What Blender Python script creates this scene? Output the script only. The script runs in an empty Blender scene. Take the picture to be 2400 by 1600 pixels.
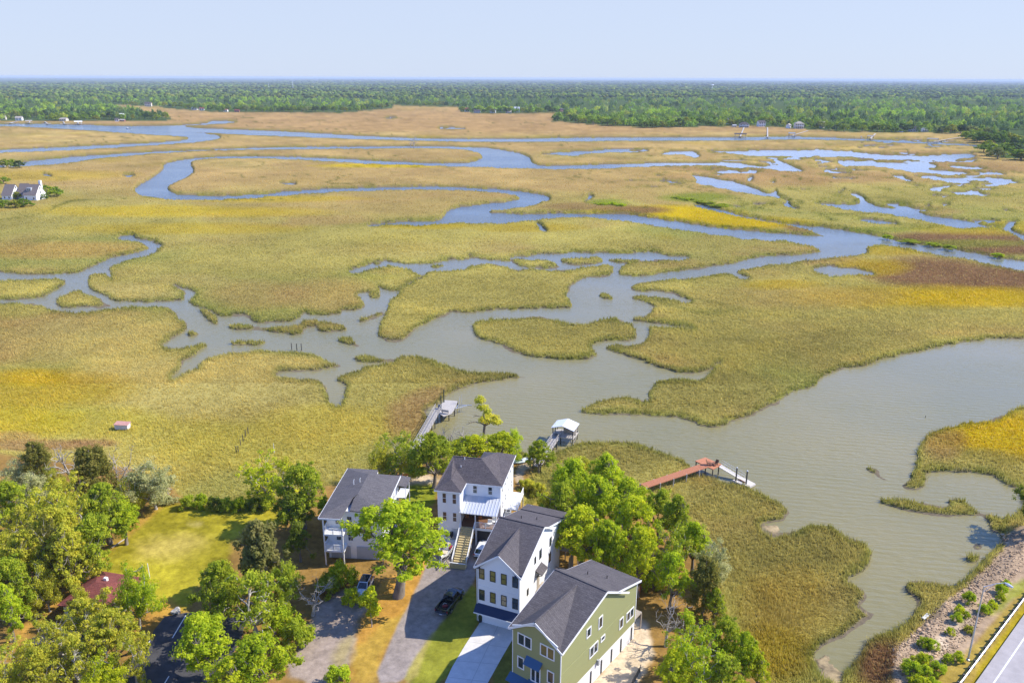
import bpy, bmesh, math, random
import numpy as np
from mathutils import Vector, Matrix

# ---------------------------------------------------------------- camera
S = bpy.context.scene
F, H = 1867.0, 75.0                      # focal length in photo pixels, height of the drone in metres
PITCH, ROLL = math.radians(18.3), math.radians(0.22)
cp_, sp_ = math.cos(PITCH), math.sin(PITCH)
FW = np.array([0, cp_, -sp_]); _u = np.array([0, sp_, cp_]); _r = np.array([1.0, 0, 0])
RT = _r*math.cos(ROLL) + _u*math.sin(ROLL); UP = _u*math.cos(ROLL) - _r*math.sin(ROLL)
cam = bpy.data.cameras.new('camera'); cam_o = bpy.data.objects.new('camera', cam)
S.collection.objects.link(cam_o)
cam.sensor_width = 36; cam.lens = 36*F/2400.0; cam.clip_start = 1.0; cam.clip_end = 200000
M_ = Matrix(((RT[0], UP[0], -FW[0], 0), (RT[1], UP[1], -FW[1], 0), (RT[2], UP[2], -FW[2], H), (0, 0, 0, 1)))
cam_o.matrix_world = M_
S.camera = cam_o
S.render.resolution_x, S.render.resolution_y = 1024, 682

# ---------------------------------------------------------------- sky, sun, exposure
SUN_EL, SUN_AZ = math.radians(42.5), math.radians(81)      # azimuth from +Y (away from camera) to +X
w = bpy.data.worlds.new('World'); S.world = w; w.use_nodes = True
nt = w.node_tree; bg = nt.nodes['Background']
sky = nt.nodes.new('ShaderNodeTexSky'); sky.sky_type = 'NISHITA'; sky.sun_disc = False
sky.sun_elevation = SUN_EL; sky.sun_rotation = SUN_AZ
sky.altitude = 0; sky.air_density = 1.0; sky.dust_density = 0.15; sky.ozone_density = 3.0
# pale moisture near the horizon: the clear sky thins into an even milky blue below about 25 degrees
tcw = nt.nodes.new('ShaderNodeTexCoord'); sx = nt.nodes.new('ShaderNodeSeparateXYZ'); mrw = nt.nodes.new('ShaderNodeMapRange'); mxw = nt.nodes.new('ShaderNodeMix')
nt.links.new(tcw.outputs['Generated'], sx.inputs[0]); nt.links.new(sx.outputs['Z'], mrw.inputs[0]); mrw.interpolation_type = 'SMOOTHSTEP'
mrw.inputs[1].default_value = 0.085; mrw.inputs[2].default_value = 0.24; mrw.inputs[3].default_value = 0.93; mrw.inputs[4].default_value = 0.0
mxw.data_type = 'RGBA'; mxw.inputs[7].default_value = (2.70, 3.08, 3.82, 1)
tnt = nt.nodes.new('ShaderNodeMix'); tnt.data_type = 'RGBA'; tnt.blend_type = 'MULTIPLY'; tnt.inputs[0].default_value = 1; tnt.inputs[7].default_value = (0.74, 0.88, 1.32, 1)
nt.links.new(sky.outputs[0], tnt.inputs[6]); nt.links.new(mrw.outputs[0], mxw.inputs[0]); nt.links.new(tnt.outputs[2], mxw.inputs[6])
nt.links.new(mxw.outputs[2], bg.inputs[0]); bg.inputs[1].default_value = 0.15
sl = bpy.data.lights.new('sun', 'SUN'); sl.energy = 4.5; sl.angle = math.radians(0.5); sl.color = (1.0, 0.935, 0.81)
so = bpy.data.objects.new('sun', sl); S.collection.objects.link(so)
sd_ = Vector((math.sin(SUN_AZ)*math.cos(SUN_EL), math.cos(SUN_AZ)*math.cos(SUN_EL), math.sin(SUN_EL)))
so.rotation_euler = sd_.to_track_quat('Z', 'Y').to_euler(); so.location = (300, 140, 400)
S.view_settings.view_transform = 'Standard'; S.view_settings.look = 'None'
S.view_settings.exposure = 0.63; S.view_settings.gamma = 1
S.cycles.use_denoising = True
S.cycles.max_bounces = 6; S.cycles.diffuse_bounces = 3; S.cycles.glossy_bounces = 2
S.cycles.transparent_max_bounces = 6; S.cycles.volume_bounces = 0

# ---------------------------------------------------------------- geometry of the photograph -> world
G = 1.5                                   # height of the dry ground above the water
def P(u, v, z=0.0):                       # world point at height z seen at photo pixel (u, v)
    d = FW + RT*((u-1200)/F) + UP*((800-v)/F)
    return np.array([0, 0, H]) + d*((z-H)/d[2])
def J(X, Y, Z):                           # world -> photo pixel, arrays allowed
    c = Y*FW[1] + (Z-H)*FW[2]
    a = X*RT[0] + Y*RT[1] + (Z-H)*RT[2]; b = X*UP[0] + Y*UP[1] + (Z-H)*UP[2]
    return 1200+F*a/c, 800-F*b/c
def pxm(p): return F/(float(p[1])*FW[1] + (float(p[2])-H)*FW[2])

rng = np.random.default_rng(7)
def _hash(ix, iy, seed):
    h = (ix.astype(np.int64)*374761393 + iy.astype(np.int64)*668265263 + seed*974634777) & 0x7fffffff
    h = ((h ^ (h >> 13))*1274126177) & 0x7fffffff
    return ((h ^ (h >> 16)) & 0xffff)/65535.0
def vnoise(x, y, seed=0):                 # value noise in -1..1
    ix, iy = np.floor(x), np.floor(y); fx, fy = x-ix, y-iy
    fx = fx*fx*(3-2*fx); fy = fy*fy*(3-2*fy)
    a = _hash(ix, iy, seed); b = _hash(ix+1, iy, seed); c = _hash(ix, iy+1, seed); d = _hash(ix+1, iy+1, seed)
    return ((a*(1-fx)+b*fx)*(1-fy) + (c*(1-fx)+d*fx)*fy)*2-1
def fbm(x, y, sc, seed=0, n=3):
    t = 0; a = 1.0; s = 0
    for k in range(n):
        t = t + a*vnoise(x/sc*2**k+17.3*k, y/sc*2**k-9.1*k, seed+k*7); s += a; a *= 0.55
    return t/s
def sstep(x): x = np.clip(x, 0, 1); return x*x*(3-2*x)

# ---------------------------------------------------------------- object helpers
COL = S.collection
def tag(o, label=None, cat=None, group=None, kind=None):
    if label: o['label'] = label
    if cat: o['category'] = cat
    if group: o['group'] = group
    if kind: o['kind'] = kind
    return o
def empty(name, loc, rz=0.0, label=None, cat=None, group=None):
    o = bpy.data.objects.new(name, None); COL.objects.link(o)
    o.location = loc; o.rotation_euler = (0, 0, rz); o.empty_display_size = 0.3
    return tag(o, label, cat, group)
def npmesh(name, V, Fq, mats=None, parent=None, smooth=False, attrs=None):
    """V (n,3); Fq (m,k) faces of equal size, or a list of such arrays"""
    Fl = Fq if isinstance(Fq, list) else [Fq]
    me = bpy.data.meshes.new(name)
    V = np.asarray(V, np.float32); me.vertices.add(len(V)); me.vertices.foreach_set('co', V.ravel())
    nl = sum(f.size for f in Fl); nf = sum(len(f) for f in Fl)
    me.loops.add(nl); me.polygons.add(nf)
    me.loops.foreach_set('vertex_index', np.concatenate([f.ravel() for f in Fl]).astype(np.int32))
    tot = np.concatenate([np.full(len(f), f.shape[1]) for f in Fl]); st = np.concatenate([[0], np.cumsum(tot)[:-1]])
    me.polygons.foreach_set('loop_start', st.astype(np.int32)); me.polygons.foreach_set('loop_total', tot.astype(np.int32))
    if smooth: me.polygons.foreach_set('use_smooth', np.ones(nf, bool))
    for an, (typ, dom, data) in (attrs or {}).items():
        at = me.attributes.new(an, typ, dom)
        at.data.foreach_set('color' if 'COLOR' in typ else 'value', np.asarray(data, np.float32).ravel())
    me.update(calc_edges=True); me.validate()
    for m in (mats or []): me.materials.append(m)
    o = bpy.data.objects.new(name, me); COL.objects.link(o)
    if parent: o.parent = parent
    return o
def copy_tree(o, parent=None):
    c = o.copy(); COL.objects.link(c); c.parent = parent
    for ch in o.children: copy_tree(ch, c)
    return c

class MB:                                 # collects boxes, slabs and tubes into ONE mesh
    def __init__(s): s.v = []; s.f = []; s.n = 0
    def add(s, vs, fs):
        s.v += [tuple(map(float, p)) for p in vs]; s.f += [tuple(i+s.n for i in f) for f in fs]; s.n = len(s.v); return s
    def box(s, x0, x1, y0, y1, z0, z1):
        p = [(x, y, z) for z in (z0, z1) for y in (y0, y1) for x in (x0, x1)]
        return s.add(p, [(0, 2, 3, 1), (4, 5, 7, 6), (0, 1, 5, 4), (2, 6, 7, 3), (0, 4, 6, 2), (1, 3, 7, 5)])
    def slab(s, pts, t):                  # polygon thickened downward along its normal
        p = np.array(pts, float); n = np.zeros(3)
        for i in range(len(p)): n += np.cross(p[i], p[(i+1) % len(p)])
        n /= np.linalg.norm(n)
        if n[2] < 0: p = p[::-1]; n = -n
        k = len(p); q = p - n*t
        return s.add(list(p)+list(q), [tuple(range(k)), tuple(range(2*k-1, k-1, -1))] + [(i, i+k, (i+1) % k + k, (i+1) % k) for i in range(k)])
    def prism(s, poly, axis, a, b):       # 2-D polygon extruded along axis 0 (poly is y,z), 1 (x,z) or 2 (x,y)
        mk = {0: lambda p, t: (t, p[0], p[1]), 1: lambda p, t: (p[0], t, p[1]), 2: lambda p, t: (p[0], p[1], t)}[axis]
        k = len(poly); return s.add([mk(p, a) for p in poly]+[mk(p, b) for p in poly],
            [tuple(range(k)), tuple(range(2*k-1, k-1, -1))] + [(i, i+k, (i+1) % k + k, (i+1) % k) for i in range(k)])
    def tube(s, pts, r, k=6):             # r a number or one per point
        pts = [np.array(p, float) for p in pts]; rr = [r]*len(pts) if np.isscalar(r) else r
        vs = []; n0 = len(pts)
        for i, p in enumerate(pts):
            d = pts[min(i+1, n0-1)]-pts[max(i-1, 0)]; d /= np.linalg.norm(d)+1e-9
            a = np.cross(d, (0, 0, 1) if abs(d[2]) < .9 else (1, 0, 0)); a /= np.linalg.norm(a); b = np.cross(d, a)
            vs += [p + rr[i]*(a*math.cos(2*math.pi*j/k)+b*math.sin(2*math.pi*j/k)) for j in range(k)]
        fs = [(i*k+j, i*k+(j+1) % k, (i+1)*k+(j+1) % k, (i+1)*k+j) for i in range(n0-1) for j in range(k)]
        fs += [tuple(range(k-1, -1, -1)), tuple(range((n0-1)*k, n0*k))]
        return s.add(vs, fs)
    def bar(s, a, b, w, h):               # box beam from a to b
        a, b = np.array(a, float), np.array(b, float); d = (b-a)/np.linalg.norm(b-a)
        x = np.cross(d, (0, 0, 1)) if abs(d[2]) < .95 else np.array([1.0, 0, 0]); x /= np.linalg.norm(x); z = np.cross(x, d)
        vs = [c + x*(w/2)*i + z*(h/2)*j for c in (a, b) for i, j in ((-1, -1), (1, -1), (1, 1), (-1, 1))]
        return s.add(vs, [(3, 2, 1, 0), (4, 5, 6, 7), (0, 1, 5, 4), (1, 2, 6, 5), (2, 3, 7, 6), (3, 0, 4, 7)])
    def loft(s, rings, cap=True):         # closed rings with equal counts
        k = len(rings[0]); vs = [p for r in rings for p in r]
        fs = [(i*k+j, i*k+(j+1) % k, (i+1)*k+(j+1) % k, (i+1)*k+j) for i in range(len(rings)-1) for j in range(k)]
        if cap: fs += [tuple(range(k-1, -1, -1)), tuple(range((len(rings)-1)*k, len(rings)*k))]
        return s.add(vs, fs)
    def cyl(s, c, axis, r, h, k=14):      # solid cylinder centred at c
        c = np.array(c, float); a = np.eye(3)[axis]*h/2
        return s.tube([c-a, c+a], r, k)
    def build(s, name, mat, parent=None, smooth=False, bevel=0):
        me = bpy.data.meshes.new(name); me.from_pydata(s.v, [], s.f)
        bm = bmesh.new(); bm.from_mesh(me); bmesh.ops.recalc_face_normals(bm, faces=bm.faces)
        if bevel: bmesh.ops.bevel(bm, geom=bm.edges[:], offset=bevel, segments=1, affect='EDGES')
        bm.to_mesh(me); bm.free()
        if smooth: me.polygons.foreach_set('use_smooth', np.ones(len(me.polygons), bool))
        me.materials.append(mat); o = bpy.data.objects.new(name, me); COL.objects.link(o)
        if parent: o.parent = parent
        return o

# ---------------------------------------------------------------- materials
def mat(name, col, rough=0.7, metal=0.0, noise=0.0, scale=3.0, bump=0.0, spec=0.5, coat=0.0, streak=None):
    m = bpy.data.materials.new(name); m.use_nodes = True; t = m.node_tree; b = t.nodes['Principled BSDF']
    b.inputs['Base Color'].default_value = (*col, 1); b.inputs['Roughness'].default_value = rough
    b.inputs['Metallic'].default_value = metal; b.inputs['Specular IOR Level'].default_value = spec
    if coat: b.inputs['Coat Weight'].default_value = coat; b.inputs['Coat Roughness'].default_value = 0.05
    if noise or bump:
        tc = t.nodes.new('ShaderNodeTexCoord'); n = t.nodes.new('ShaderNodeTexNoise')
        n.inputs['Scale'].default_value = scale; n.inputs['Detail'].default_value = 5; n.inputs['Roughness'].default_value = 0.65
        if streak:
            mp = t.nodes.new('ShaderNodeMapping'); mp.inputs['Scale'].default_value = streak
            t.links.new(tc.outputs['Object'], mp.inputs[0]); t.links.new(mp.outputs[0], n.inputs['Vector'])
        else: t.links.new(tc.outputs['Object'], n.inputs['Vector'])
        r = t.nodes.new('ShaderNodeMapRange'); r.inputs[1].default_value = .3; r.inputs[2].default_value = .7
        r.inputs[3].default_value = 1-noise; r.inputs[4].default_value = 1+noise
        t.links.new(n.outputs['Fac'], r.inputs[0])
        mx = t.nodes.new('ShaderNodeMix'); mx.data_type = 'RGBA'; mx.blend_type = 'MULTIPLY'; mx.inputs[0].default_value = 1
        mx.inputs[6].default_value = (*col, 1); t.links.new(r.outputs[0], mx.inputs[7]); t.links.new(mx.outputs[2], b.inputs['Base Color'])
        if bump:
            bp = t.nodes.new('ShaderNodeBump'); bp.inputs['Strength'].default_value = bump; bp.inputs['Distance'].default_value = 0.05
            t.links.new(n.outputs['Fac'], bp.inputs['Height']); t.links.new(bp.outputs[0], b.inputs['Normal'])
    return m

# ================================================================ LAND AND WATER
WATER = {
 'river': (1.0, [(20,385),(64,379),(170,368),(272,361),(408,354),(544,348),(680,345),(800,344),(936,343),(1072,344),(1140,347),(1191,354),(1225,362),(1242,371),(1246,381),(1266,390),(1344,388),(1446,385),(1600,382),(1668,382),(1702,380),(1736,384),(1777,390),(1818,389),(1835,384),(1804,376),(1820,374),(1850,388),(1882,400),(1876,403),(1838,399),(1770,394),(1702,389),(1600,387),(1463,393),(1412,396),(1310,397),(1208,395),(1106,392),(1004,388),(868,385),(800,380),(680,373),(544,371),(476,373),(449,378),(446,388),(456,402),(439,415),(408,430),(388,442),(405,453),(442,459),(544,460),(612,456),(680,449),(748,444),(800,442),(868,441),(936,439),(1021,438),(1089,441),(1140,443),(1191,446),(1242,451),(1276,458),(1293,468),(1276,473),(1242,485),(1201,490),(1157,493),(1143,498),(1184,502),(1276,502),(1351,502),(1442,502),(1506,508),(1570,517),(1612,523),(1698,536),(1783,545),(1868,552),(1931,555),(1930,553),(1889,538),(1838,528),(1770,517),(1702,504),(1644,490),(1620,479),(1668,485),(1722,502),(1777,514),(1838,524),(1892,531),(1931,532),(1995,542),(2038,551),(2089,559),(2097,566),(2131,568),(2178,576),(2229,585),(2284,596),(2335,604),(2400,615),(2700,650),(2700,690),(2400,634),(2335,621),(2272,608),(2208,598),(2161,591),(2123,583),(2080,576),(2038,577),(2027,583),(2038,591),(2000,598),(1930,592),(1925,587),(1885,576),(1846,566),(1770,564),(1698,555),(1591,540),(1506,525),(1471,521),(1401,514),(1349,510),(1296,512),(1244,519),(1173,525),(1128,525),(1103,523),(1051,525),(1016,531),(910,528),(868,533),(858,530),(910,523),(1009,519),(1037,514),(1045,500),(1058,490),(1089,483),(1140,478),(1191,473),(1225,466),(1201,458),(1174,453),(1106,448),(1004,445),(882,448),(800,449),(714,456),(646,461),(578,466),(507,471),(425,469),(357,465),(326,458),(315,446),(326,434),(360,415),(384,398),(384,383),(425,375),(476,369),(544,366),(680,368),(800,373),(868,377),(970,382),(1055,384),(1106,381),(1133,371),(1126,359),(1092,351),(1038,348),(936,348),(800,349),(646,351),(510,352),(374,359),(238,371),(136,385),(61,390),(20,393)]),
 'bay': (1.0, [(-200,636),(0,638),(28,638),(49,647),(140,644),(189,637),(224,623),(252,605),(273,601),(316,593),(345,583),(351,579),(316,566),(274,563),(281,554),(309,552),(320,560),(365,568),(382,575),(370,588),(351,597),(298,609),(281,616),(249,628),(263,647),(258,652),(245,640),(212,643),(205,655),(203,668),(221,682),(238,693),(288,710),(351,711),(421,708),(438,693),(440,684),(420,674),(407,670),(449,681),(463,691),(452,700),(435,710),(470,722),(486,728),(501,732),(515,742),(545,738),(579,741),(596,758),(640,756),(666,757),(698,750),(712,733),(724,738),(754,742),(800,735),(798,728),(840,726),(858,717),(850,704),(838,690),(858,686),(886,690),(894,685),(886,672),(905,680),(928,682),(955,665),(980,654),(991,647),(1001,641),(985,652),(942,675),(931,689),(910,710),(910,724),(896,752),(886,780),(889,793),(917,801),(945,801),(952,794),(977,770),(1016,749),(1047,745),(1054,735),(1086,735),(1142,728),(1226,726),(1331,723),(1342,717),(1331,703),(1328,686),(1342,666),(1366,654),(1426,647),(1441,640),(1447,646),(1500,648),(1570,640),(1655,630),(1672,624),(1715,621),(1727,613),(1761,606),(1825,600),(1889,596),(1925,587),(1960,585),(2025,585),(2038,591),(2025,596),(1995,600),(1948,608),(1910,608),(1902,611),(1868,613),(1842,619),(1783,623),(1740,633),(1723,638),(1757,651),(1740,653),(1710,642),(1655,647),(1621,655),(1528,657),(1489,662),(1477,674),(1485,683),(1540,683),(1583,691),(1621,706),(1608,709),(1549,696),(1502,694),(1477,698),(1502,704),(1528,719),(1530,732),(1510,742),(1485,745),(1477,753),(1528,760),(1604,768),(1638,777),(1583,768),(1523,764),(1523,772),(1513,796),(1498,808),(1443,808),(1413,815),(1438,825),(1477,840),(1519,851),(1549,866),(1600,880),(1630,880),(1659,870),(1693,844),(1672,866),(1655,882),(1625,889),(1540,887),(1523,908),(1517,925),(1523,942),(1498,940),(1468,930),(1430,935),(1388,952),(1352,966),(1400,968),(1455,972),(1502,978),(1549,978),(1630,985),(1638,997),(1672,1002),(1723,985),(1761,972),(1795,959),(1825,946),(1846,929),(1868,914),(1906,906),(1931,883),(1970,868),(2029,853),(2059,846),(2097,836),(2144,827),(2187,815),(2221,808),(2301,798),(2352,793),(2400,793),(2700,775),(2700,930),(2400,949),(2365,967),(2312,983),(2236,994),(2195,1005),(2164,1023),(2153,1052),(2146,1074),(2140,1101),(2131,1128),(2111,1139),(2120,1148),(2146,1148),(2169,1137),(2171,1114),(2195,1108),(2245,1107),(2294,1109),(2343,1121),(2374,1137),(2396,1152),(2402,1178),(2387,1195),(2345,1208),(2343,1239),(2345,1270),(2320,1293),(2312,1315),(2285,1333),(2262,1360),(2240,1375),(2205,1372),(2178,1366),(2129,1364),(2120,1378),(2146,1404),(2146,1427),(2133,1453),(2102,1480),(2070,1489),(2039,1498),(2030,1520),(2012,1543),(1986,1570),(1965,1590),(1941,1587),(1914,1565),(1910,1543),(1923,1525),(1950,1511),(1972,1494),(2012,1462),(2053,1442),(2030,1431),(2008,1418),(2035,1404),(2026,1382),(1999,1364),(1986,1357),(2021,1337),(2037,1315),(2039,1288),(2021,1270),(1977,1253),(1950,1233),(1923,1228),(1879,1241),(1834,1246),(1816,1253),(1789,1244),(1785,1230),(1820,1226),(1852,1204),(1843,1186),(1803,1163),(1771,1145),(1740,1132),(1700,1125),(1664,1110),(1654,1108),(1640,1108),(1622,1096),(1602,1078),(1575,1066),(1544,1053),(1513,1042),(1475,1037),(1437,1036),(1398,1038),(1352,1040),(1330,1048),(1299,1061),(1272,1069),(1219,1056),(1176,1050),(1120,1044),(1083,1040),(1032,1021),(1019,1019),(1004,985),(1002,964),(1025,949),(1038,932),(1049,923),(1070,913),(1102,906),(1156,893),(1208,889),(1237,886),(1222,881),(1191,875),(1149,875),(1110,875),(1082,870),(1058,860),(1026,852),(998,845),(974,835),(945,837),(925,842),(925,851),(889,856),(851,866),(805,879),(784,888),(802,900),(809,907),(802,924),(798,952),(784,952),(770,924),(765,907),(744,889),(701,884),(649,882),(659,873),(722,873),(800,861),(803,852),(772,851),(722,830),(666,824),(561,821),(519,830),(470,847),(466,858),(435,875),(403,893),(417,872),(426,861),(424,852),(452,837),(487,816),(487,805),(452,809),(420,815),(372,813),(410,792),(435,777),(438,760),(421,752),(417,738),(396,717),(351,717),(259,724),(189,735),(119,730),(98,709),(0,714),(-200,716),(-200,705),(0,705),(98,700),(112,686),(165,661),(123,652),(0,659),(-200,660)]),
 'pond_creek': (1.4, [(820,638),(826,633),(858,619),(924,614),(945,622),(998,620),(1030,615),(1033,608),(1096,608),(1100,601),(1121,604),(1156,608),(1191,615),(1203,603),(1261,596),(1317,593),(1401,594),(1485,593),(1540,587),(1557,600),(1621,600),(1600,612),(1570,612),(1500,612),(1450,625),(1447,650),(1438,647),(1440,620),(1384,624),(1331,632),(1247,633),(1198,635),(1187,625),(1156,617),(1114,622),(1072,635),(1001,635),(990,645),(975,640),(945,628),(900,626),(860,630),(835,640)]),
 'far_creek': (1.0, [(-200,291),(0,291),(136,291),(272,296),(374,296),(486,290),(490,284),(544,284),(558,287),(510,291),(408,297),(510,303),(646,307),(800,316),(902,322),(1038,326),(1208,326),(1378,323),(1600,323),(1702,323),(1838,320),(1906,322),(2042,327),(2178,334),(2280,339),(2500,350),(2500,356),(2273,342),(2110,335),(2008,329),(1838,327),(1702,330),(1600,330),(1378,331),(1208,333),(1038,332),(902,328),(800,325),(748,323),(646,319),(544,315),(442,309),(510,317),(519,323),(503,329),(442,335),(306,344),(136,354),(0,358),(-200,364),(-200,357),(0,352),(136,346),(306,338),(408,332),(449,325),(435,320),(340,315),(238,308),(136,301),(0,295),(-200,294)]),
}
def f3(*p): return [(1600+x*.34014, 150+y*.34014) for x, y in p]
WATER.update({
 'pan_a': (3.0, [(1255,362),(1310,356),(1378,352),(1480,352),(1524,353),(1500,357),(1429,359),(1378,361),(1344,368),(1310,364)]),
 'pan_b': (2.5, [(1535,366),(1565,356),(1600,355),(1620,354),(1641,364),(1631,373),(1618,367),(1600,361)]),
 'pan_c': (4.0, f3((150,600),(400,605),(870,592),(1000,600),(1180,605),(1400,625),(1700,632),(1980,622),(2030,640),(1900,650),(1850,680),(1700,670),(1400,655),(1200,645),(1000,635),(880,635),(740,658),(720,648),(800,640),(600,632),(440,638),(400,622),(250,612))),
 'pan_d': (4.0, f3((1010,668),(1250,673),(1500,680),(1720,690),(1750,710),(1680,720),(1700,735),(2000,745),(1880,768),(1700,755),(1550,738),(1480,720),(1380,705),(1200,713),(1100,713),(1110,690))),
 'pan_e': (3.0, f3((1830,698),(2020,712),(2120,718),(1980,728),(1850,712))),
 'pan_f': (3.0, f3((45,763),(130,780),(220,788),(260,800),(380,822),(510,858),(560,888),(620,893),(640,866),(650,872),(640,905),(700,930),(765,943),(725,965),(805,1000),(795,1012),(680,972),(715,945),(600,922),(400,885),(250,850),(85,825),(120,800))),
 'pan_g': (4.0, f3((890,955),(1000,963),(1170,978),(1230,950),(1215,920),(1150,890),(1200,902),(1310,975),(1350,985),(1480,1000),(1560,990),(1640,1030),(1750,1060),(1900,1065),(1950,1085),(2150,1120),(2215,1130),(2235,1082),(2290,1078),(2335,1100),(2280,1110),(2270,1150),(2352,1185),(2500,1240),(2500,1280),(2352,1225),(2290,1172),(2100,1135),(1900,1130),(1780,1113),(1580,1080),(1500,1062),(1430,1035),(1200,1018),(1050,992),(950,975))),
 'pan_h': (2.0, f3((1680,862),(1770,845),(1845,838),(1850,848),(1780,862),(1785,885),(1740,880))),
 'pan_i': (2.0, f3((2035,832),(2150,830),(2200,812),(2255,815),(2230,835),(2120,845))),
 'pan_j': (2.0, f3((1430,768),(1530,772),(1520,785),(1580,805),(1560,815),(1480,790))),
 'pan_k': (2.0, f3((960,742),(1000,728),(1030,742),(1200,755),(1020,756))),
 'pan_l': (2.0, f3((1375,1095),(1420,1085),(1480,1098),(1450,1105))),
 'pan_m': (2.0, f3((1655,982),(1700,972),(1715,983),(1690,992))),
 'pan_n': (2.0, f3((1775,962),(1830,965),(1845,980),(1790,985))),
 'pan_o': (2.0, f3((435,808),(460,785),(485,783),(470,815))),
 'pan_p': (2.0, f3((600,815),(630,805),(642,815),(620,822))),
 'pan_q': (1.5, f3((1060,885),(1105,868),(1115,873),(1080,892))),
 'pan_r': (1.5, [(1908,632),(1923,625),(1961,625),(2012,636),(2055,643),(2010,641),(1953,650),(1935,641)]),
 'pan_s': (1.5, [(1258,526),(1266,528),(1281,541),(1276,544),(1262,533)]),
 'pan_t': (1.5, [(1025,299),(1055,299),(1100,303),(1040,303)]),
 'pan_u': (1.5, [(905,276),(925,275),(930,277),(905,278)]),
 'pan_v': (1.5, [(98,407),(112,410),(122,415),(112,416)]),
 'pan_w': (1.5, [(285,411),(310,410),(317,414),(300,415)]),
 'pan_x': (1.5, [(655,431),(676,429),(700,432),(670,434)]),
 'pan_y': (1.5, [(1373,463),(1386,457),(1392,463),(1380,470),(1365,476),(1378,466)]),
})
ISLANDS = [
 [(189,679),(196,689),(235,703),(270,717),(231,724),(180,723),(140,721),(130,707),(145,697),(158,686)],
 [(1107,761),(1138,749),(1191,747),(1244,742),(1279,742),(1331,758),(1366,758),(1419,746),(1454,751),(1482,760),(1494,777),(1486,798),(1437,801),(1387,807),(1394,823),(1405,835),(1366,842),(1296,840),(1240,835),(1191,819),(1149,805),(1121,795),(1109,777)],
 [(1403,692),(1420,689),(1440,700),(1430,705),(1414,701)],
 [(820,839),(850,836),(890,841),(925,838),(930,848),(890,853),(850,846)],
 [(2028,1094),(2057,1100),(2071,1117),(2086,1128),(2057,1122),(2035,1106)],
 [(2062,1175),(2102,1172),(2146,1181),(2187,1190),(2231,1188),(2222,1171),(2253,1171),(2278,1188),(2298,1197),(2334,1206),(2360,1225),(2352,1246),(2318,1246),(2320,1230),(2303,1213),(2276,1208),(2236,1213),(2182,1208),(2129,1196),(2088,1184)],
 [(2258,1303),(2290,1296),(2305,1303),(2290,1321),(2264,1321)], [(2281,1283),(2291,1274),(2300,1283),(2290,1289)],
 [(466,726),(480,724),(510,745),(515,760),(498,763),(483,746)],
 [(533,769),(545,760),(575,762),(620,766),(690,764),(730,747),(750,752),(738,768),(714,771),(710,786),(680,786),(620,776),(560,774)],
 [(738,766),(745,757),(790,755),(818,768),(812,780),(760,782),(742,776)],
 [(785,797),(800,788),(820,789),(847,808),(845,815),(815,812),(788,804)],
 [(842,749),(860,737),(895,727),(904,735),(893,746),(860,754),(845,753)],
 [(540,806),(560,800),(600,799),(622,797),(628,806),(610,812),(560,811)],
 [(437,785),(450,776),(464,779),(464,788),(448,790)],
 [(404,735),(414,752),(440,753),(440,770),(425,776),(408,775),(420,760),(396,735)],
 [(864,690),(880,688),(894,693),(885,698),(868,697)],
 [(1191,612),(1200,608),(1260,607),(1290,612),(1325,626),(1290,631),(1240,629),(1210,620)],
 [(1312,612),(1318,606),(1365,607),(1395,601),(1415,606),(1410,615),(1370,622),(1330,622)],
 [(1421,609),(1450,608),(1500,606),(1505,612),(1480,622),(1440,616)],
 [(1005,626),(1020,620),(1045,622),(1030,628)],
]
UPLAND = [(-400,1010),(0,1055),(120,1075),(300,1085),(400,1120),(430,1165),(520,1180),(640,1165),(740,1135),(850,1120),(930,1098),(985,1075),(1060,1062),(1120,1058),(1190,1060),(1262,1085),(1245,1120),(1222,1160),(1235,1180),(1300,1150),(1400,1120),(1500,1140),(1580,1190),(1640,1250),(1680,1330),(1700,1420),(1740,1490),(1790,1560),(1830,1640),(1850,1900),(-400,1900)]
SHORE = [(2343,1236),(2420,1215),(2800,1150),(2800,1900),(2160,1900),(2095,1620),(2090,1550),(2100,1500),(2146,1456),(2185,1425),(2235,1382),(2262,1362),(2287,1335),(2314,1316),(2324,1294),(2348,1268)]
def chaikin(p, n=1):
    p = np.array(p, float)
    for _ in range(n):
        q = np.roll(p, -1, 0); p = np.stack([p*.75+q*.25, p*.25+q*.75], 1).reshape(-1, 2)
    return p
def sdpoly(U, V, poly, cap=60.0):          # signed distance in pixels, + inside, clipped at cap
    p = np.array(poly, float); out = np.full(U.shape, -cap)
    m = (U > p[:, 0].min()-cap) & (U < p[:, 0].max()+cap) & (V > p[:, 1].min()-cap) & (V < p[:, 1].max()+cap)
    u, v = U[m], V[m]; d = np.full(u.shape, cap*cap); ins = np.zeros(u.shape, bool)
    for i in range(len(p)):
        a, b = p[i], p[(i+1) % len(p)]; e = b-a; L = e@e+1e-9
        k = (u > min(a[0], b[0])-cap) & (u < max(a[0], b[0])+cap) & (v > min(a[1], b[1])-cap) & (v < max(a[1], b[1])+cap)
        if k.any():
            uu, vv = u[k]-a[0], v[k]-a[1]; t = np.clip((uu*e[0]+vv*e[1])/L, 0, 1)
            d[k] = np.minimum(d[k], (uu-e[0]*t)**2+(vv-e[1]*t)**2)
        if a[1] != b[1]:
            c = (a[1] > v) != (b[1] > v); ins ^= c & (u < e[0]*(v-a[1])/(e[1])+a[0])
    r = np.sqrt(d); out[m] = np.where(ins, r, -r); return out

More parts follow.
